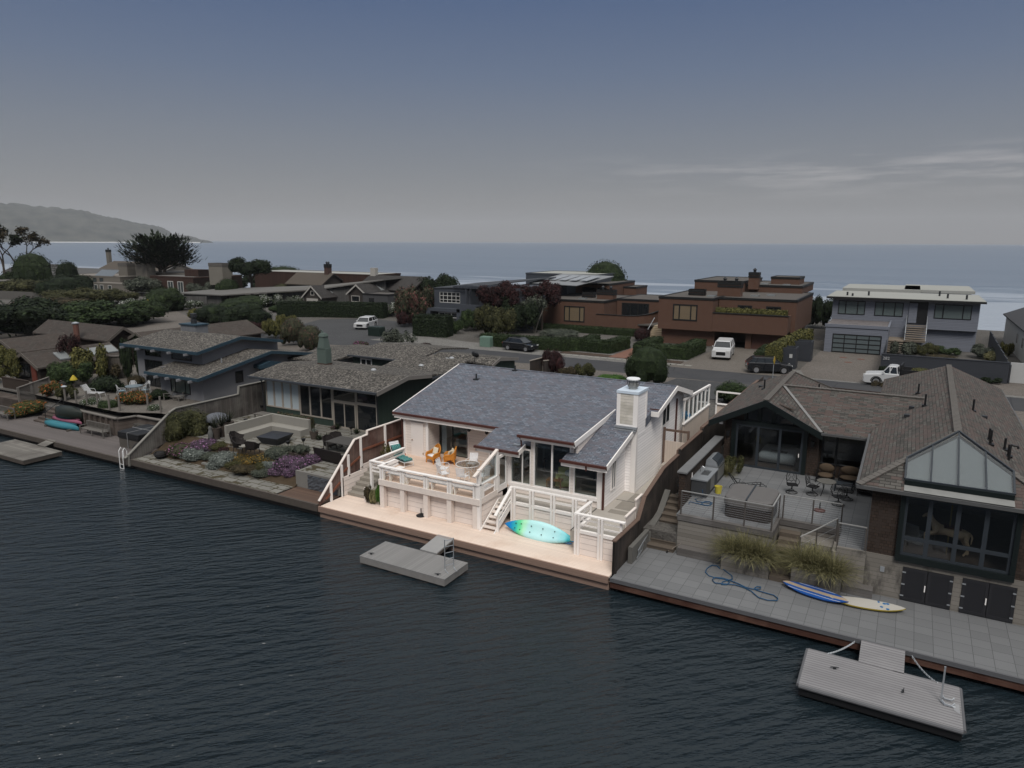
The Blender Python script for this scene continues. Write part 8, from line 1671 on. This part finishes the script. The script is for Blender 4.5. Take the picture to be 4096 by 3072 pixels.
for k in range(8):mb=MB(); x=-192+k*1.0; mb.ex([(x,113.6,5.7),(x+.9,113.6,5.7),(x+.9,115.6,7.1),(x,115.6,7.1)],(0,.05,.08)); mb.build('solar_panel',plain('blue_grey_panel',(.13,.15,.17),.3),t_)
t_=thing('grey_roof_house','long grey shingle roofed house beyond the round tree','house',(-215,120,1.9)); rf,m2=gable(t_,'X',126,-238,-190,7,6.8,3.2,1.5,plain('grey_shingle_roof',(.085,.083,.082),.95,.2),Mb); m2.build('barge_board',M_wt,rf); rf,m2=gable(t_,'X',142,-228,-196,7,8.4,5.4,1.5,plain('brown_thatch'),Mb); m2.build('barge_board',M_wt,rf); chim(t_,-205,140,7,11.5,1.2,.9,plain('dull_white_paint'),M_bk,1); chim(t_,-231,142,7,12,.7,.5,Mb,M_bk,1)
t_=thing('pale_flat_roof','pale flat roofed garage with dark edge at the far left','garage',(-150,70,1.9)); block(t_,-168,-128,62,70,1.9,3.0,M_wshd,M_wr,M_bk)
t_=thing('white_arch_house','small white walled house with dark arch at the far left edge','house',(-205,92,1.9)); block(t_,-218,-196,92,100,1.9,5.2,plain('dull_white_paint'),M_tar,M_wt); mb=MB(); mb.cyl(0,0,0,.1,1.3,14); mb.v=[(-200+x,91.9+z,3+y) for x,y,z in mb.v]; mb.build('arch',M_pane,t_)
t_=thing('picket_fence','long weathered board fence before the far left shrubs','fence',(-180,86,1.9)); mb=MB(); mb.ex([(-190,83,1.9),(-158,88.5,1.9),(-158,88.5,3.7),(-190,83,3.7)],(0,.15,0)); mb.build('boards',plain('grey_board_fence',(.105,.098,.09),.95,.25,2),t_)
t_=thing('grey_board_fence','grey board fence beside the low long house driveway','fence',(-127,94,1.9)); mb=MB(); mb.ex([(-137,93.5,1.9),(-124,95.5,1.9),(-124,95.5,4),(-137,93.5,3.8)],(0,.15,0)); mb.build('boards',M_gb,t_)
t_=thing('grey_board_fence','weathered fence in front of the flat roofed shed','fence',(-84,100,1.9)); mb=MB(); mb.box(-92,-76,100,100.12,1.9,3.7); mb.build('boards',M_gb,t_)
p=at('J',1650,1255); t_=thing('marker_post','yellow marker post beside the left lane','post',p); mb=MB(); mb.cyl(0,0,0,2.6,.13,8); mb.box(-.2,.2,-.03,.03,2.1,2.5); mb.build('post',plain('yellow_paint2',(.40,.26,.02)),t_,local=True)
p=at('Q',1218,1420); t_=thing('road_sign','yellow diamond road sign seen edge on beside the dark car','sign',p,R(86)); mb=MB(); mb.cyl(0,0,0,2.2,.04,6); mb.build('pole',M_steel,t_,local=True); mb=MB(); mb.ex([(0,-.05,1.35),(.45,-.05,1.8),(0,-.05,2.25),(-.45,-.05,1.8)],(0,.02,0)); mb.build('plate',plain('yellow_paint2'),t_,local=True)
for k,x,y,lb,c_ in (('L',295,1085,'dark green utility box on the verge by the white car',(.012,.022,.018)),('L',1510,1205,'pale green utility box at the end of the clipped hedge',(.13,.20,.16))):
 p=at(k,x,y); t_=thing('utility_box',lb,'utility box',p); mb=MB(); s=1.05 if c_[0]<.1 else .75; mb.loft([[(a*s*q,b_*s*.6*q,z) for a,b_ in ((-1,-1),(1,-1),(1,1),(-1,1))] for z,q in ((0,1),(1.15,1),(1.3,.93))]); mb.build('cabinet',plain('box_%d'%int(c_[1]*100),c_,.5),t_,local=True)
for k in range(18):x=-36.2+k*.9; mb=MB(); mb.box(x,x+.7,76.1-.012*k,76.75-.012*k,1.88,1.9); tag(mb.build('stepping_slab',plain('pale_slab',(.22,.21,.185),.9)),'pale square slab in the row below the clipped hedges','paving slab','pale slabs edging the verge')
t_=thing('brick_path','terracotta brick path between the clipped hedges','path',(-28.9,80,1.9)); mb=MB(); mb.box(-30.2,-28.2,77.2,93,1.89,1.95); mb.build('paving',plain('brick_paving',(.17,.085,.06),.9,.15),t_)
mb=MB(); mb.box(-36.5,-30.3,77.1,78.6,1.88,1.93); mb.box(-28.1,-21.6,76.9,78.4,1.88,1.93); tag(mb.build('planting_strip',M_mulch),kind='structure')
t_=thing('verge_fence','low dark board fence with white posts behind the blue grey roof','fence',(-29,61,1.9)); a,b_,c_,d_=at('O',330,1400),at('O',470,1360),at('O',478,1400),at('O',605,1385)
for p,q in ((a,b_),(c_,d_)):mb=MB(); mb.ex([p,q,q+Vector((0,0,1.55)),p+Vector((0,0,1.55))],(0,.06,0)); mb.build('boards',M_dkfence,t_); mb=MB(); mb.bar(p+Vector((0,0,1.6)),q+Vector((0,0,1.6)),.14,.08); mb.build('cap_rail',M_cream,t_); mb=MB(); mb.box(q.x-.07,q.x+.07,q.y-.1,q.y+.1,1.8,3.6); mb.build('post',M_cream,t_)
M_tyre=plain('tyre_rubber',(.012,.012,.012),.8,.1); M_rim=plain('alloy_rim',(.35,.35,.36),.3,.1,metal=.6); M_cgl=plain('car_glass',(.014,.017,.02),.05,.1,spec=.7); M_lamp=plain('lamp_lens',(.5,.5,.48),.1,.1); M_tail=plain('tail_lens',(.20,.012,.012),.2); M_plate=plain('plate_white',(.5,.5,.5)); M_cw=plain('white_car_paint',(.50,.50,.50),.25,.03,spec=.5); M_cb=plain('black_car_paint',(.010,.011,.013),.15,.05,spec=.6)
def car(label,cat,p,rz,L_,W_,H_,hood,cab,m_,wr=.36,grp=None,bed=None,roofm=None):
 """hood: (front z, hood z, hood length); cab: x of base front, roof front, roof rear, base rear (0 nose .. 1 tail)"""
 t_=thing('parked_car',label,cat,p,rz); X=lambda u:L_*(.5-u); hw=W_/2; bz,hz,hl=hood; c0,c1,c2,c3=cab; zt=hz+.06
 prof=[(0.0,.34),(.0,bz*.8),(.02,bz),(hl,hz),(c0,zt),(c3,zt+.02),(.985,zt),(1.0,zt-.25),(1.0,.4),(.97,.3),(.03,.26)]
 mb=MB(); mb.loft([[(X(u) if abs(y)<.98 else X(.5+(u-.5)*.975),y*hw,z if abs(y)<.98 or z<.5 else z-.07) for u,z in prof] for y in (-1,-.93,-.5,.5,.93,1)]); mb.build('body',m_,t_,local=True)
 def ring(u0,u1,z,w_):return [(X(u0),-w_,z),(X(u1),-w_,z),(X(u1),w_,z),(X(u0),w_,z)]
 mb=MB(); mb.loft([ring(c0,c3,zt,hw*.93),ring(c1,c2,H_-.07,hw*.76)]); mb.build('windows',M_cgl,t_,local=True)
 mb=MB(); mb.loft([ring(c1-.01,c2+.01,H_-.08,hw*.79),ring(c1+.02,c2-.02,H_,hw*.70)]); mb.build('roof',roofm or m_,t_,local=True)
 mb=MB(); cm=(c1+c2)/2
 for s in (-1,1):
  for a,b_ in ((c0,c1),((c0+c3)/2-.01,cm),(c3,c2),(c3-(c3-c2)*.5-.09,c2-.09)):mb.bar((X(a),s*hw*.935,zt),(X(b_),s*hw*.77,H_-.06),.07,.05)
 mb.build('pillar',m_,t_,local=True)
 fx,rx=X(.185),X(.80 if not bed else .78)
 for x in (fx,rx):
  for s in (-1,1):
   mb=MB(); mb.tube([(x,s*(hw-.22),wr),(x,s*(hw+.01),wr)],wr,16); wh=mb.build('wheel',M_tyre,t_,local=True); mb=MB(); mb.tube([(x,s*(hw-.05),wr),(x,s*(hw+.025),wr)],wr*.68,12)
   mb.build('rim',M_rim,wh,local=True)
   mb=MB(); a=[R(k*18) for k in range(11)]; mb.tube([(x+(wr+.05)*math.cos(q),s*(hw-.02),wr+(wr+.05)*math.sin(q)) for q in a],.05,5); mb.build('wheel_arch',M_tyre,t_,local=True)
 for s in (-1,1):
  mb=MB(); mb.box(X(.01)-.06,X(.0)+.01,s*hw*.55,s*hw*.92,bz*.82,bz*.97); mb.build('headlight',M_lamp,t_,local=True); mb=MB(); mb.box(X(1)-.01,X(.985)+.05,s*hw*.6,s*hw*.94,zt-.24,zt-.06); mb.build('tail_light',M_tail,t_,local=True); mb=MB(); mb.ell((X(c0+.03),s*(hw+.08),zt+.07),.09,.07,.07,8,4); mb.build('mirror',m_,t_,local=True)
 mb=MB(); mb.box(X(.0)-.02,X(0)+.012,-hw*.5,hw*.5,bz*.5,bz*.86); mb.build('grille',M_black,t_,local=True); mb=MB(); mb.box(X(1)-.012,X(1)+.03,-.24,.24,.7,.82); mb.build('number_plate',M_plate,t_,local=True)
 return t_
def place(k0,x0,y0,k1,x1,y1,L_,W_,wheel=(.185,.80)):
 a,b_=at(k0,x0,y0),at(k1,x1,y1); d=(a-b_).normalized(); s_=Vector((-d.y,d.x,0)); s_=s_ if s_.y>0 else -s_
 c_=a.lerp(b_,.5)-d*L_*(.5-(wheel[0]+wheel[1])/2)*1+s_*W_/2; return Vector((c_.x,c_.y,1.9)),math.atan2(d.y,d.x)
p,rz=place('O',285,1130,'O',80,1108,4.3,1.77); car('small black crossover parked along the clipped hedge','car',p,rz,4.3,1.77,1.62,(.85,.98,.26),(.24,.42,.80,.95),M_cb,.34)
p,rz=place('Q',1340,1375,'Q',1035,1365,4.4,1.82); car('black SUV with silver window line on the paver driveway entrance','car',p,rz,4.4,1.82,1.65,(.92,1.05,.27),(.25,.39,.86,.98),M_cb,.37)
car('large white SUV parked facing the street on dark gravel','car',(-73.2,84.6,1.9),R(-72),5.0,1.97,1.74,(.95,1.05,.26),(.25,.38,.86,.985),M_cw,.40)
car('small white hatchback with dark roof nosed toward the charcoal garage','car',(-64.3,89.4,1.9),R(62),3.85,1.73,1.42,(.8,.92,.28),(.27,.40,.88,.97),M_cw,.32,roofm=M_cb)
car('white pickup truck with dark canopy glass in the paver driveway','truck',(-18.7,84.4,1.9),R(-83),5.7,2.05,1.97,(1.1,1.22,.24),(.25,.34,.93,.985),M_cw,.42)
def flatbed():
 p,rz=Vector((-.1,74.9,1.9)),R(172+5); t_=car('white flatbed truck loaded with green cuttings behind the hipped roof','truck',p,R(175),6.2,2.05,1.95,(1.05,1.2,.24),(.25,.33,.44,.46),M_cw,.42); o=[c for c in t_.children if c.name.startswith('body')][0]
 mb=MB(); mb.box(-3.0,.05,-1.05,-.95,1.15,1.75); mb.box(-3.0,.05,.95,1.05,1.15,1.75); mb.box(-3.0,.05,-.95,.95,1.1,1.2); mb.box(-.05,.08,-1.05,1.05,1.15,2.15); mb.build('dump_bed',M_black,t_,local=True)
 plant('cuttings_load','heap of leafy green cuttings on the flatbed truck','cuttings',(1.4,74.8,3.2),1.4,.9,.75,'mound','yellow')
flatbed()
def motorcycle():
 p=at('O',1655,1225); t_=thing('motorcycle','dark touring motorcycle with silver luggage beside the slabs','motorcycle',p,R(-8)); m_=M_cb
 for x in (-.75,.75):
  mb=MB(); n=16; mb.tube([(x+.30*math.cos(6.2832*k/n),0,.32+.30*math.sin(6.2832*k/n)) for k in range(n+1)],.06,6,False); wh=mb.build('wheel',M_tyre,t_,local=True); mb=MB(); mb.tube([(x,-.04,.32),(x,.04,.32)],.12,8); mb.build('hub',M_rim,wh,local=True)
 mb=MB(); mb.loft([[(x,y*w_,z) for y,z in ((-1,z0),(1,z0),(1,z1),(-1,z1))] for x,w_,z0,z1 in ((-.7,.1,.6,.85),(-.1,.16,.3,.9),(.25,.2,.35,1.05),(.62,.15,.6,1.1))]); mb.build('body',m_,t_,local=True); mb=MB(); mb.tube([(.75,0,.32),(.5,0,1.05)],.05,6); mb.tube([(.45,-.4,1.1),(.52,0,1.1),(.45,.4,1.1)],.025,6); mb.build('fork',M_steel,t_,local=True); mb=MB(); mb.ex([(.62,-.22,1.0),(.62,.22,1.0),(.45,.16,1.4),(.45,-.16,1.4)],(.02,0,0)); mb.build('windscreen',M_cgl,t_,local=True); mb=MB(); mb.box(-.6,.05,-.16,.16,.85,.95); mb.build('seat',M_black,t_,local=True)
 for q in ((-1.0,-.55,-.45,-.2,.5,.9),(-1.0,-.55,.2,.45,.5,.9),(-1.0,-.6,-.25,.25,.98,1.3)):mb=MB(); mb.box(*q); mb.build('luggage_box',plain('silver_case',(.30,.31,.31),.35),t_,local=True)
motorcycle()
# ------------------------------------------------------------------ hedges, shrubs and trees along the street
hedge('clipped hedge behind the small black crossover',[(-47.5,78.5),(-43.5,78.2),(-36.8,79.3),(-35.6,80.5)],1.7,1.55); hedge('clipped hedge ring left of the brick path',[(-35.2,84.5),(-35.0,80.6),(-31.6,80.2),(-31.3,84.8)],1.5,1.5); hedge('clipped hedge ring right of the brick path',[(-27.4,86),(-27.2,79.8),(-22.4,80.3),(-22.2,86.5)],1.6,1.6)
hedge('low clipped hedge along the foot of the curved terrace',[(-50,96.8),(-34,96.8)],1.2,1.0); hedge('clipped hedge block right of the paver driveway',[(-13.6,85.5),(-13.4,80.6)],2.0,1.6); hedge('golden hedge between driveway and bin enclosures',[(-12.2,79.2),(-11.9,84),(-11.2,96)],1.6,2.5,col='yellow',size=.15); hedge('dark clipped block hedge left of the pale gravel drive',[(-60.5,82),(-57.3,82.6)],2.4,3.0,col='dark',size=.14)
hedge('long dark hedge in front of the small shingle cottage',[(-97,90.5),(-91,94),(-81,97.5)],2.4,2.6,col='dark',size=.16)
VG=[('round dark bush beyond the white chimney','O',1630,1500,1.9,2.15,3.3,'ball','hedge'),('dark green bushes left of the hipped roof gable','E',900,590,1.9,1.6,1.9,'fine','mid'),('purple spiky shrub on the near verge behind the blue grey roof','O',600,1370,1.9,1.35,2.3,'fine','red'),('low golden shrub on the verge, left','O',760,1400,1.9,1.0,.9,'lump','bronze'),('low golden shrub on the verge, right','O',930,1400,1.9,1.1,1.3,'lump','olive'),('low green grass mound right of the golden shrubs','O',1230,1440,1.9,1.6,.5,'mound','bright'),('grey green bush on the verge above the green house roof','L',530,1215,1.9,3.7,3.0,'airy','grey'),('low purple shrub beside the road bush','L',830,1240,1.9,1.6,1.0,'fine','red'),('small pink flecked bush at the road edge','L',110,1250,1.9,1.8,1.4,'lump','pink'),('red tipped rounded bush behind the blue fascia, left','N',1310,220,1.9,2.5,4.4,'ball','pinkred'),('red tipped rounded bush beside the sea green chimney','N',1500,280,1.9,2.3,3.9,'ball','pinkred'),('yellow green bush behind the blue fascia','K',1100,1250,1.9,2.6,4.0,'lump','yellow'),('upper yellow green bush by the gravel path','K',1230,1130,1.9,2.5,3.0,'lump','yellow'),('dark red hedge shrub behind the pale chimney, left part','K',540,1220,1.9,3.2,2.4,'lump','red'),('dark red hedge shrub behind the pale chimney, right part','K',800,1230,1.9,3.4,3.0,'lump','red'),('yellow green low shrub beside the pale chimney','K',420,1170,1.9,2.0,1.5,'lump','yellow'),('dark rounded shrub mass in the cul de sac island, front','K',800,1090,1.9,6.3,4.4,'dome','dark'),('dark rounded shrub in the island, left','K',420,1070,1.9,5.0,3.9,'dome','dark'),('flat topped green shrub in the island, back','K',680,960,1.9,7.0,3.0,'dome','hedge'),('dark flat shrub behind the island','K',850,900,1.9,8.0,3.0,'dome','hedge'),('white flowering bush in the island','K',1050,900,1.9,4.6,4.2,'lump','white'),('yellow flowering shrub at the left end of the island','K',260,1050,1.9,3.0,3.0,'lump','yellow'),('grey shrub right of the white flowers','K',1240,930,1.9,3.5,3.2,'lump','grey'),('bronze domed shrub by the low grey roof','K',1190,800,1.9,5.2,4.2,'dome','olive'),('white flowering bush beside the shingle cottage','K',1360,900,1.9,3.4,4.0,'lump','white'),('small green ball shrub on the gravel path','K',1110,965,1.9,2.0,1.6,'dome','mid'),('round pine shrub on the low grey roof edge','K',600,830,1.9,4.5,6.0,'ball','hedge'),('grey green shrub left of the round pine','K',330,800,1.9,6,5.6,'lump','grey'),('grey green shrub by the red brown box house','K',480,720,1.9,6,5.5,'lump','grey'),('dark mass of shrubs below the flat topped pine','K',840,720,1.9,9,6.0,'lump','dark'),('windswept dark hedge roof high behind the pine','K',1200,650,1.9,13,7.2,'dome','hedge'),('rounded dark shrub beside the yellow marker post','J',1810,1225,1.9,6.6,6.8,'dome','hedge'),('white flowering bush left of the marker post shrub','J',1540,1240,1.9,4.5,4.6,'lump','white'),('white flowering clump right of the rounded shrub','J',2110,1210,1.9,4,3.2,'lump','white'),('shrub bank in front of the red brown house','J',1650,1050,1.9,9,8.0,'lump','grey'),('shrub under the tall white windows','J',2180,1050,1.9,5,6.0,'lump','dark'),('broad green shrub mass above the far left cottage, front','J',1150,1375,1.9,13,7.0,'lump','mid'),('broad green shrub mass, right front','J',1430,1370,1.9,9,6.0,'lump','hedge'),('broad green shrub mass, left front','J',700,1420,1.9,12,5.6,'lump','mid'),('russet shrub mass behind the green ones','J',560,1230,1.9,11,4.5,'lump','bronze'),('pale green shrub row, left of centre','J',830,1150,1.9,9,5.6,'lump','olive'),('pale green shrub row, centre','J',1080,1150,1.9,9,6.0,'lump','olive'),('pale green shrub row, right','J',1290,1140,1.9,7,4.6,'lump','olive'),('dark spreading conifer shrub in front of the beige house','J',740,1110,1.9,9.5,8.5,'fine','dark'),('tall olive shrub row behind the board fence, left','J',180,1040,1.9,13,6.6,'lump','olive'),('tall olive shrub row behind the board fence, right','J',450,1060,1.9,12,7.0,'lump','olive'),('dark tree mass at the left edge over the wharf gardens','J',120,1480,1.9,13,9.0,'lump','dark'),('silvery shrub beside the shingle cottage roof','J',390,1490,1.9,5.5,7.0,'lump','grey'),('green filler shrub at the left edge','J',20,1330,1.9,10,5,'lump','mid'),('dense dark tree beside the charcoal house','L',720,960,1.9,5.6,8.6,'lump','pinkred'),('dark green tree crown behind the charcoal house','L',960,760,1.9,7.0,9.0,'lump','dark'),('low red leafed shrub under the dense dark tree','L',650,985,1.9,3.0,3.2,'lump','red'),('white flowering bush by the shed fence','L',430,870,1.9,3.2,3.2,'lump','white'),('small green bush at the end of the block hedge','L',1180,1060,1.9,1.7,2.6,'lump','mid'),('green bush in front of the charcoal garage','L',1350,1030,1.9,3.2,4.4,'lump','mid'),('large leafy bush before the terracotta wall, left','L',1600,1110,1.9,4.6,6.2,'lump','olive'),('dark leafy bush before the terracotta wall, right','L',1860,1050,1.9,5.4,7.2,'lump','dark'),('dark pine shrub between terracotta and grey house','Q',1720,870,1.9,3.6,6.6,'lump','dark'),('grey green shrub between terracotta and grey house','Q',1660,860,1.9,3.0,5.0,'lump','grey'),('grey bush left of the front stairs','R',860,1035,1.9,1.8,2.6,'lump','grey'),('golden green bush below the front stairs','R',1080,1035,1.9,2.2,2.6,'lump','olive'),('green shrub against the grey house wall','R',1330,1020,1.9,2.4,1.6,'lump','mid'),('pale grass mound behind the charcoal fence','R',1300,1075,1.9,2.2,.9,'mound','bronze'),('grey bush at the right end of the charcoal fence','R',1800,1060,1.9,2.4,2.6,'lump','grey'),('pale ornamental grass at the right end of the fence','R',1900,1100,1.9,1.6,1.6,'fine','straw'),('dark bush at the foot of the charcoal fence','R',1850,1330,1.9,1.3,.9,'lump','dark'),('green bush against the charcoal fence','R',680,1230,1.9,.9,1.3,'lump','dark'),('russet vine on the rail fence','R',610,1380,3.0,1.0,.9,'airy','bronze'),('golden green creeper by the white house wall','R',2010,1030,1.9,.9,2.4,'lump','yellow'),('purple spiky plant at the foot of the cream steps','O',1560,1000,1.9,1.2,1.6,'fine','red'),('lavender row behind the clipped hedge','O',650,960,1.9,3.5,1.0,'fine','grey')]
KF=dict(J=(.72,.72),K=(.70,.85),L=(.70,.95),N=(.78,.85),Q=(.62,1),R=(.85,.78),O=(1.12,1.2),E=(1,1.1))
for lb,k,x,y,z,rx,h_,kind,col in VG:shrub(lb,at(k,x,y,z),rx*KF[k][0],h_*KF[k][1],kind,col)
shrub('round green tree crown above the left terracotta house',(-50.5,126,3),5.0,12.2-3,'ball','hedge')
tree('plum_tree','dark red plum tree in front of the panelled roof, left',(-53.3,92,1.9),8.4,3.9,None,'red',3.2,'lump',r=.2); tree('plum_tree','dark red plum tree beside the left terracotta house',(-48.5,96,1.9),8.4,3.8,None,'red',3.4,'lump',r=.2)
tree('olive_tree','slender pale trunked tree before the terracotta stucco wall',(-48.1,92.6,1.9),6.3,2.2,None,'grey',3.0,'airy',stems=((0,0),(1.2,.2)),r=.13,trunk_m=plain('pale_bark',(.16,.145,.125),.95))
tree('flat_pine','dark flat topped pine rising from the shrubs before the sea',(-131,113,1.9),10.6,5.6,None,'dark',5.0,'lump',r=.35)
def cypress(label,p,h_,rx,layers):
 t_=thing('cypress_tree',label,'tree',p); mb=MB(); r_=random.Random(9); lf=MB()
 for sx in (-.7,.6):
  mb.tube([(sx*.3,0,0),(sx*.9,0,h_*.3),(sx*3.2,.3,h_*.66)],[.6,.45,.2],7)
 for k in range(layers):
  f=(k+.5)/layers; a=k*2.4; L_=rx*(1.05-.5*f**2)*r_.uniform(.7,1.05); z0=h_*(.50+.32*f)
  e=Vector((L_*math.cos(a),L_*math.sin(a)*.8,z0+h_*(.03+.16*f)*r_.uniform(.7,1.1))); b0=Vector((.6*math.cos(a),.3*math.sin(a),z0*.8)); mb.tube([b0,b0.lerp(e,.5)+Vector((0,0,.5)),e],[.25,.15,.05],5)
  for j in range(85):
   u=r_.random()**.6; c_=b0.lerp(e,.25+.8*u)+Vector((r_.gauss(0,.9),r_.gauss(0,.9),r_.gauss(.3,.38))); d=(e-b0).normalized(); d=(d+Vector((r_.uniform(-.5,.5),r_.uniform(-.5,.5),r_.uniform(0,.5)))).normalized(); s_=d.cross(Vector((0,0,1))).normalized(); l=r_.uniform(.7,1.6)
   lf.add([c_-s_*.16,c_+d*l*.5-s_*.22,c_+d*l,c_+d*l*.5+s_*.22,c_+s_*.16],[(0,1,2,3,4)])
 mb.build('trunk',M_bark,t_,local=True); lf.build('crown',LV['dark'],t_,local=True)
cypress('wide spreading dark cypress against the sea',(-171,119,1.9),13.8,10.4,44)
def bare(label,p,h_,seed,lean,dense):
 t_=thing('bare_tree',label,'tree',p,0,'bare windswept trees at the left edge'); mb=MB(); r_=random.Random(seed); tips=[]
 def br(q,d,l,r,n):
  e=q+d*l; m_=q.lerp(e,.5)+Vector((r_.uniform(-.1,.1),r_.uniform(-.1,.1),0))*l; mb.tube([q,m_,e],[r,r*.85,r*.7],6 if r>.08 else 4,False)
  if n==0:tips.append(e); return
  for k in range(3 if n<4 else 2):
   dd=(d+Vector((r_.uniform(-.75,.75),r_.uniform(-.75,.75),r_.uniform(-.1,.5)))).normalized(); br(e,dd,l*r_.uniform(.62,.8),r*.62,n-1)
  if n<3:tips.append(e)
 br(Vector((0,0,0)),Vector(lean).normalized(),h_*.27,.42,5); mb.build('trunk',M_bark,t_,local=True); lf=MB()
 for q in tips:
  for j in range(dense):c_=q+Vector((r_.gauss(0,.35),r_.gauss(0,.35),r_.gauss(0,.3))); a=Vector((r_.uniform(-1,1),r_.uniform(-1,1),r_.uniform(-.4,.4))).normalized(); b_=a.orthogonal().normalized(); s=r_.uniform(.15,.38); lf.add([c_-a*s,c_+b_*s*.6,c_+a*s,c_-b_*s*.6],[(0,1,2,3)])
 lf.build('crown',LV['bronze'] if dense<20 else LV['dark'],t_,local=True)
bare('tall dark leaved windswept tree at the very left edge',(-217.5,104,1.9),20.5,3,(-.05,0,1),34); bare('thin bare branched tree just right of the leafy windswept one',(-214,106,1.9),19,5,(.03,0,1),15)
for lb,x,y,rx,h_,kind,col in (('big round dark tree at the left in front of the sea',-195.6,100,5.7,10.6,'ball','hedge'),('smaller dark crown left of the big round tree',-203,97.5,4.4,6.6,'lump','hedge'),('dark ragged conifer right of the big round tree',-192.5,106,3.4,8.6,'fine','dark')):shrub(lb,(x,y,1.9),rx,h_,kind,col)
for lb,x,y,rx,h_ in (('dark house with grey roof beyond the bare trees',-243,128,14,7.5),):
 t_=thing('far_house',lb,'house',(x,y,1.9)); rf,m2=gable(t_,'X',y,x-rx,x+rx,6,h_,4.8,1.5,M_shd,M_wshd); m2.build('barge_board',M_wshd,rf)
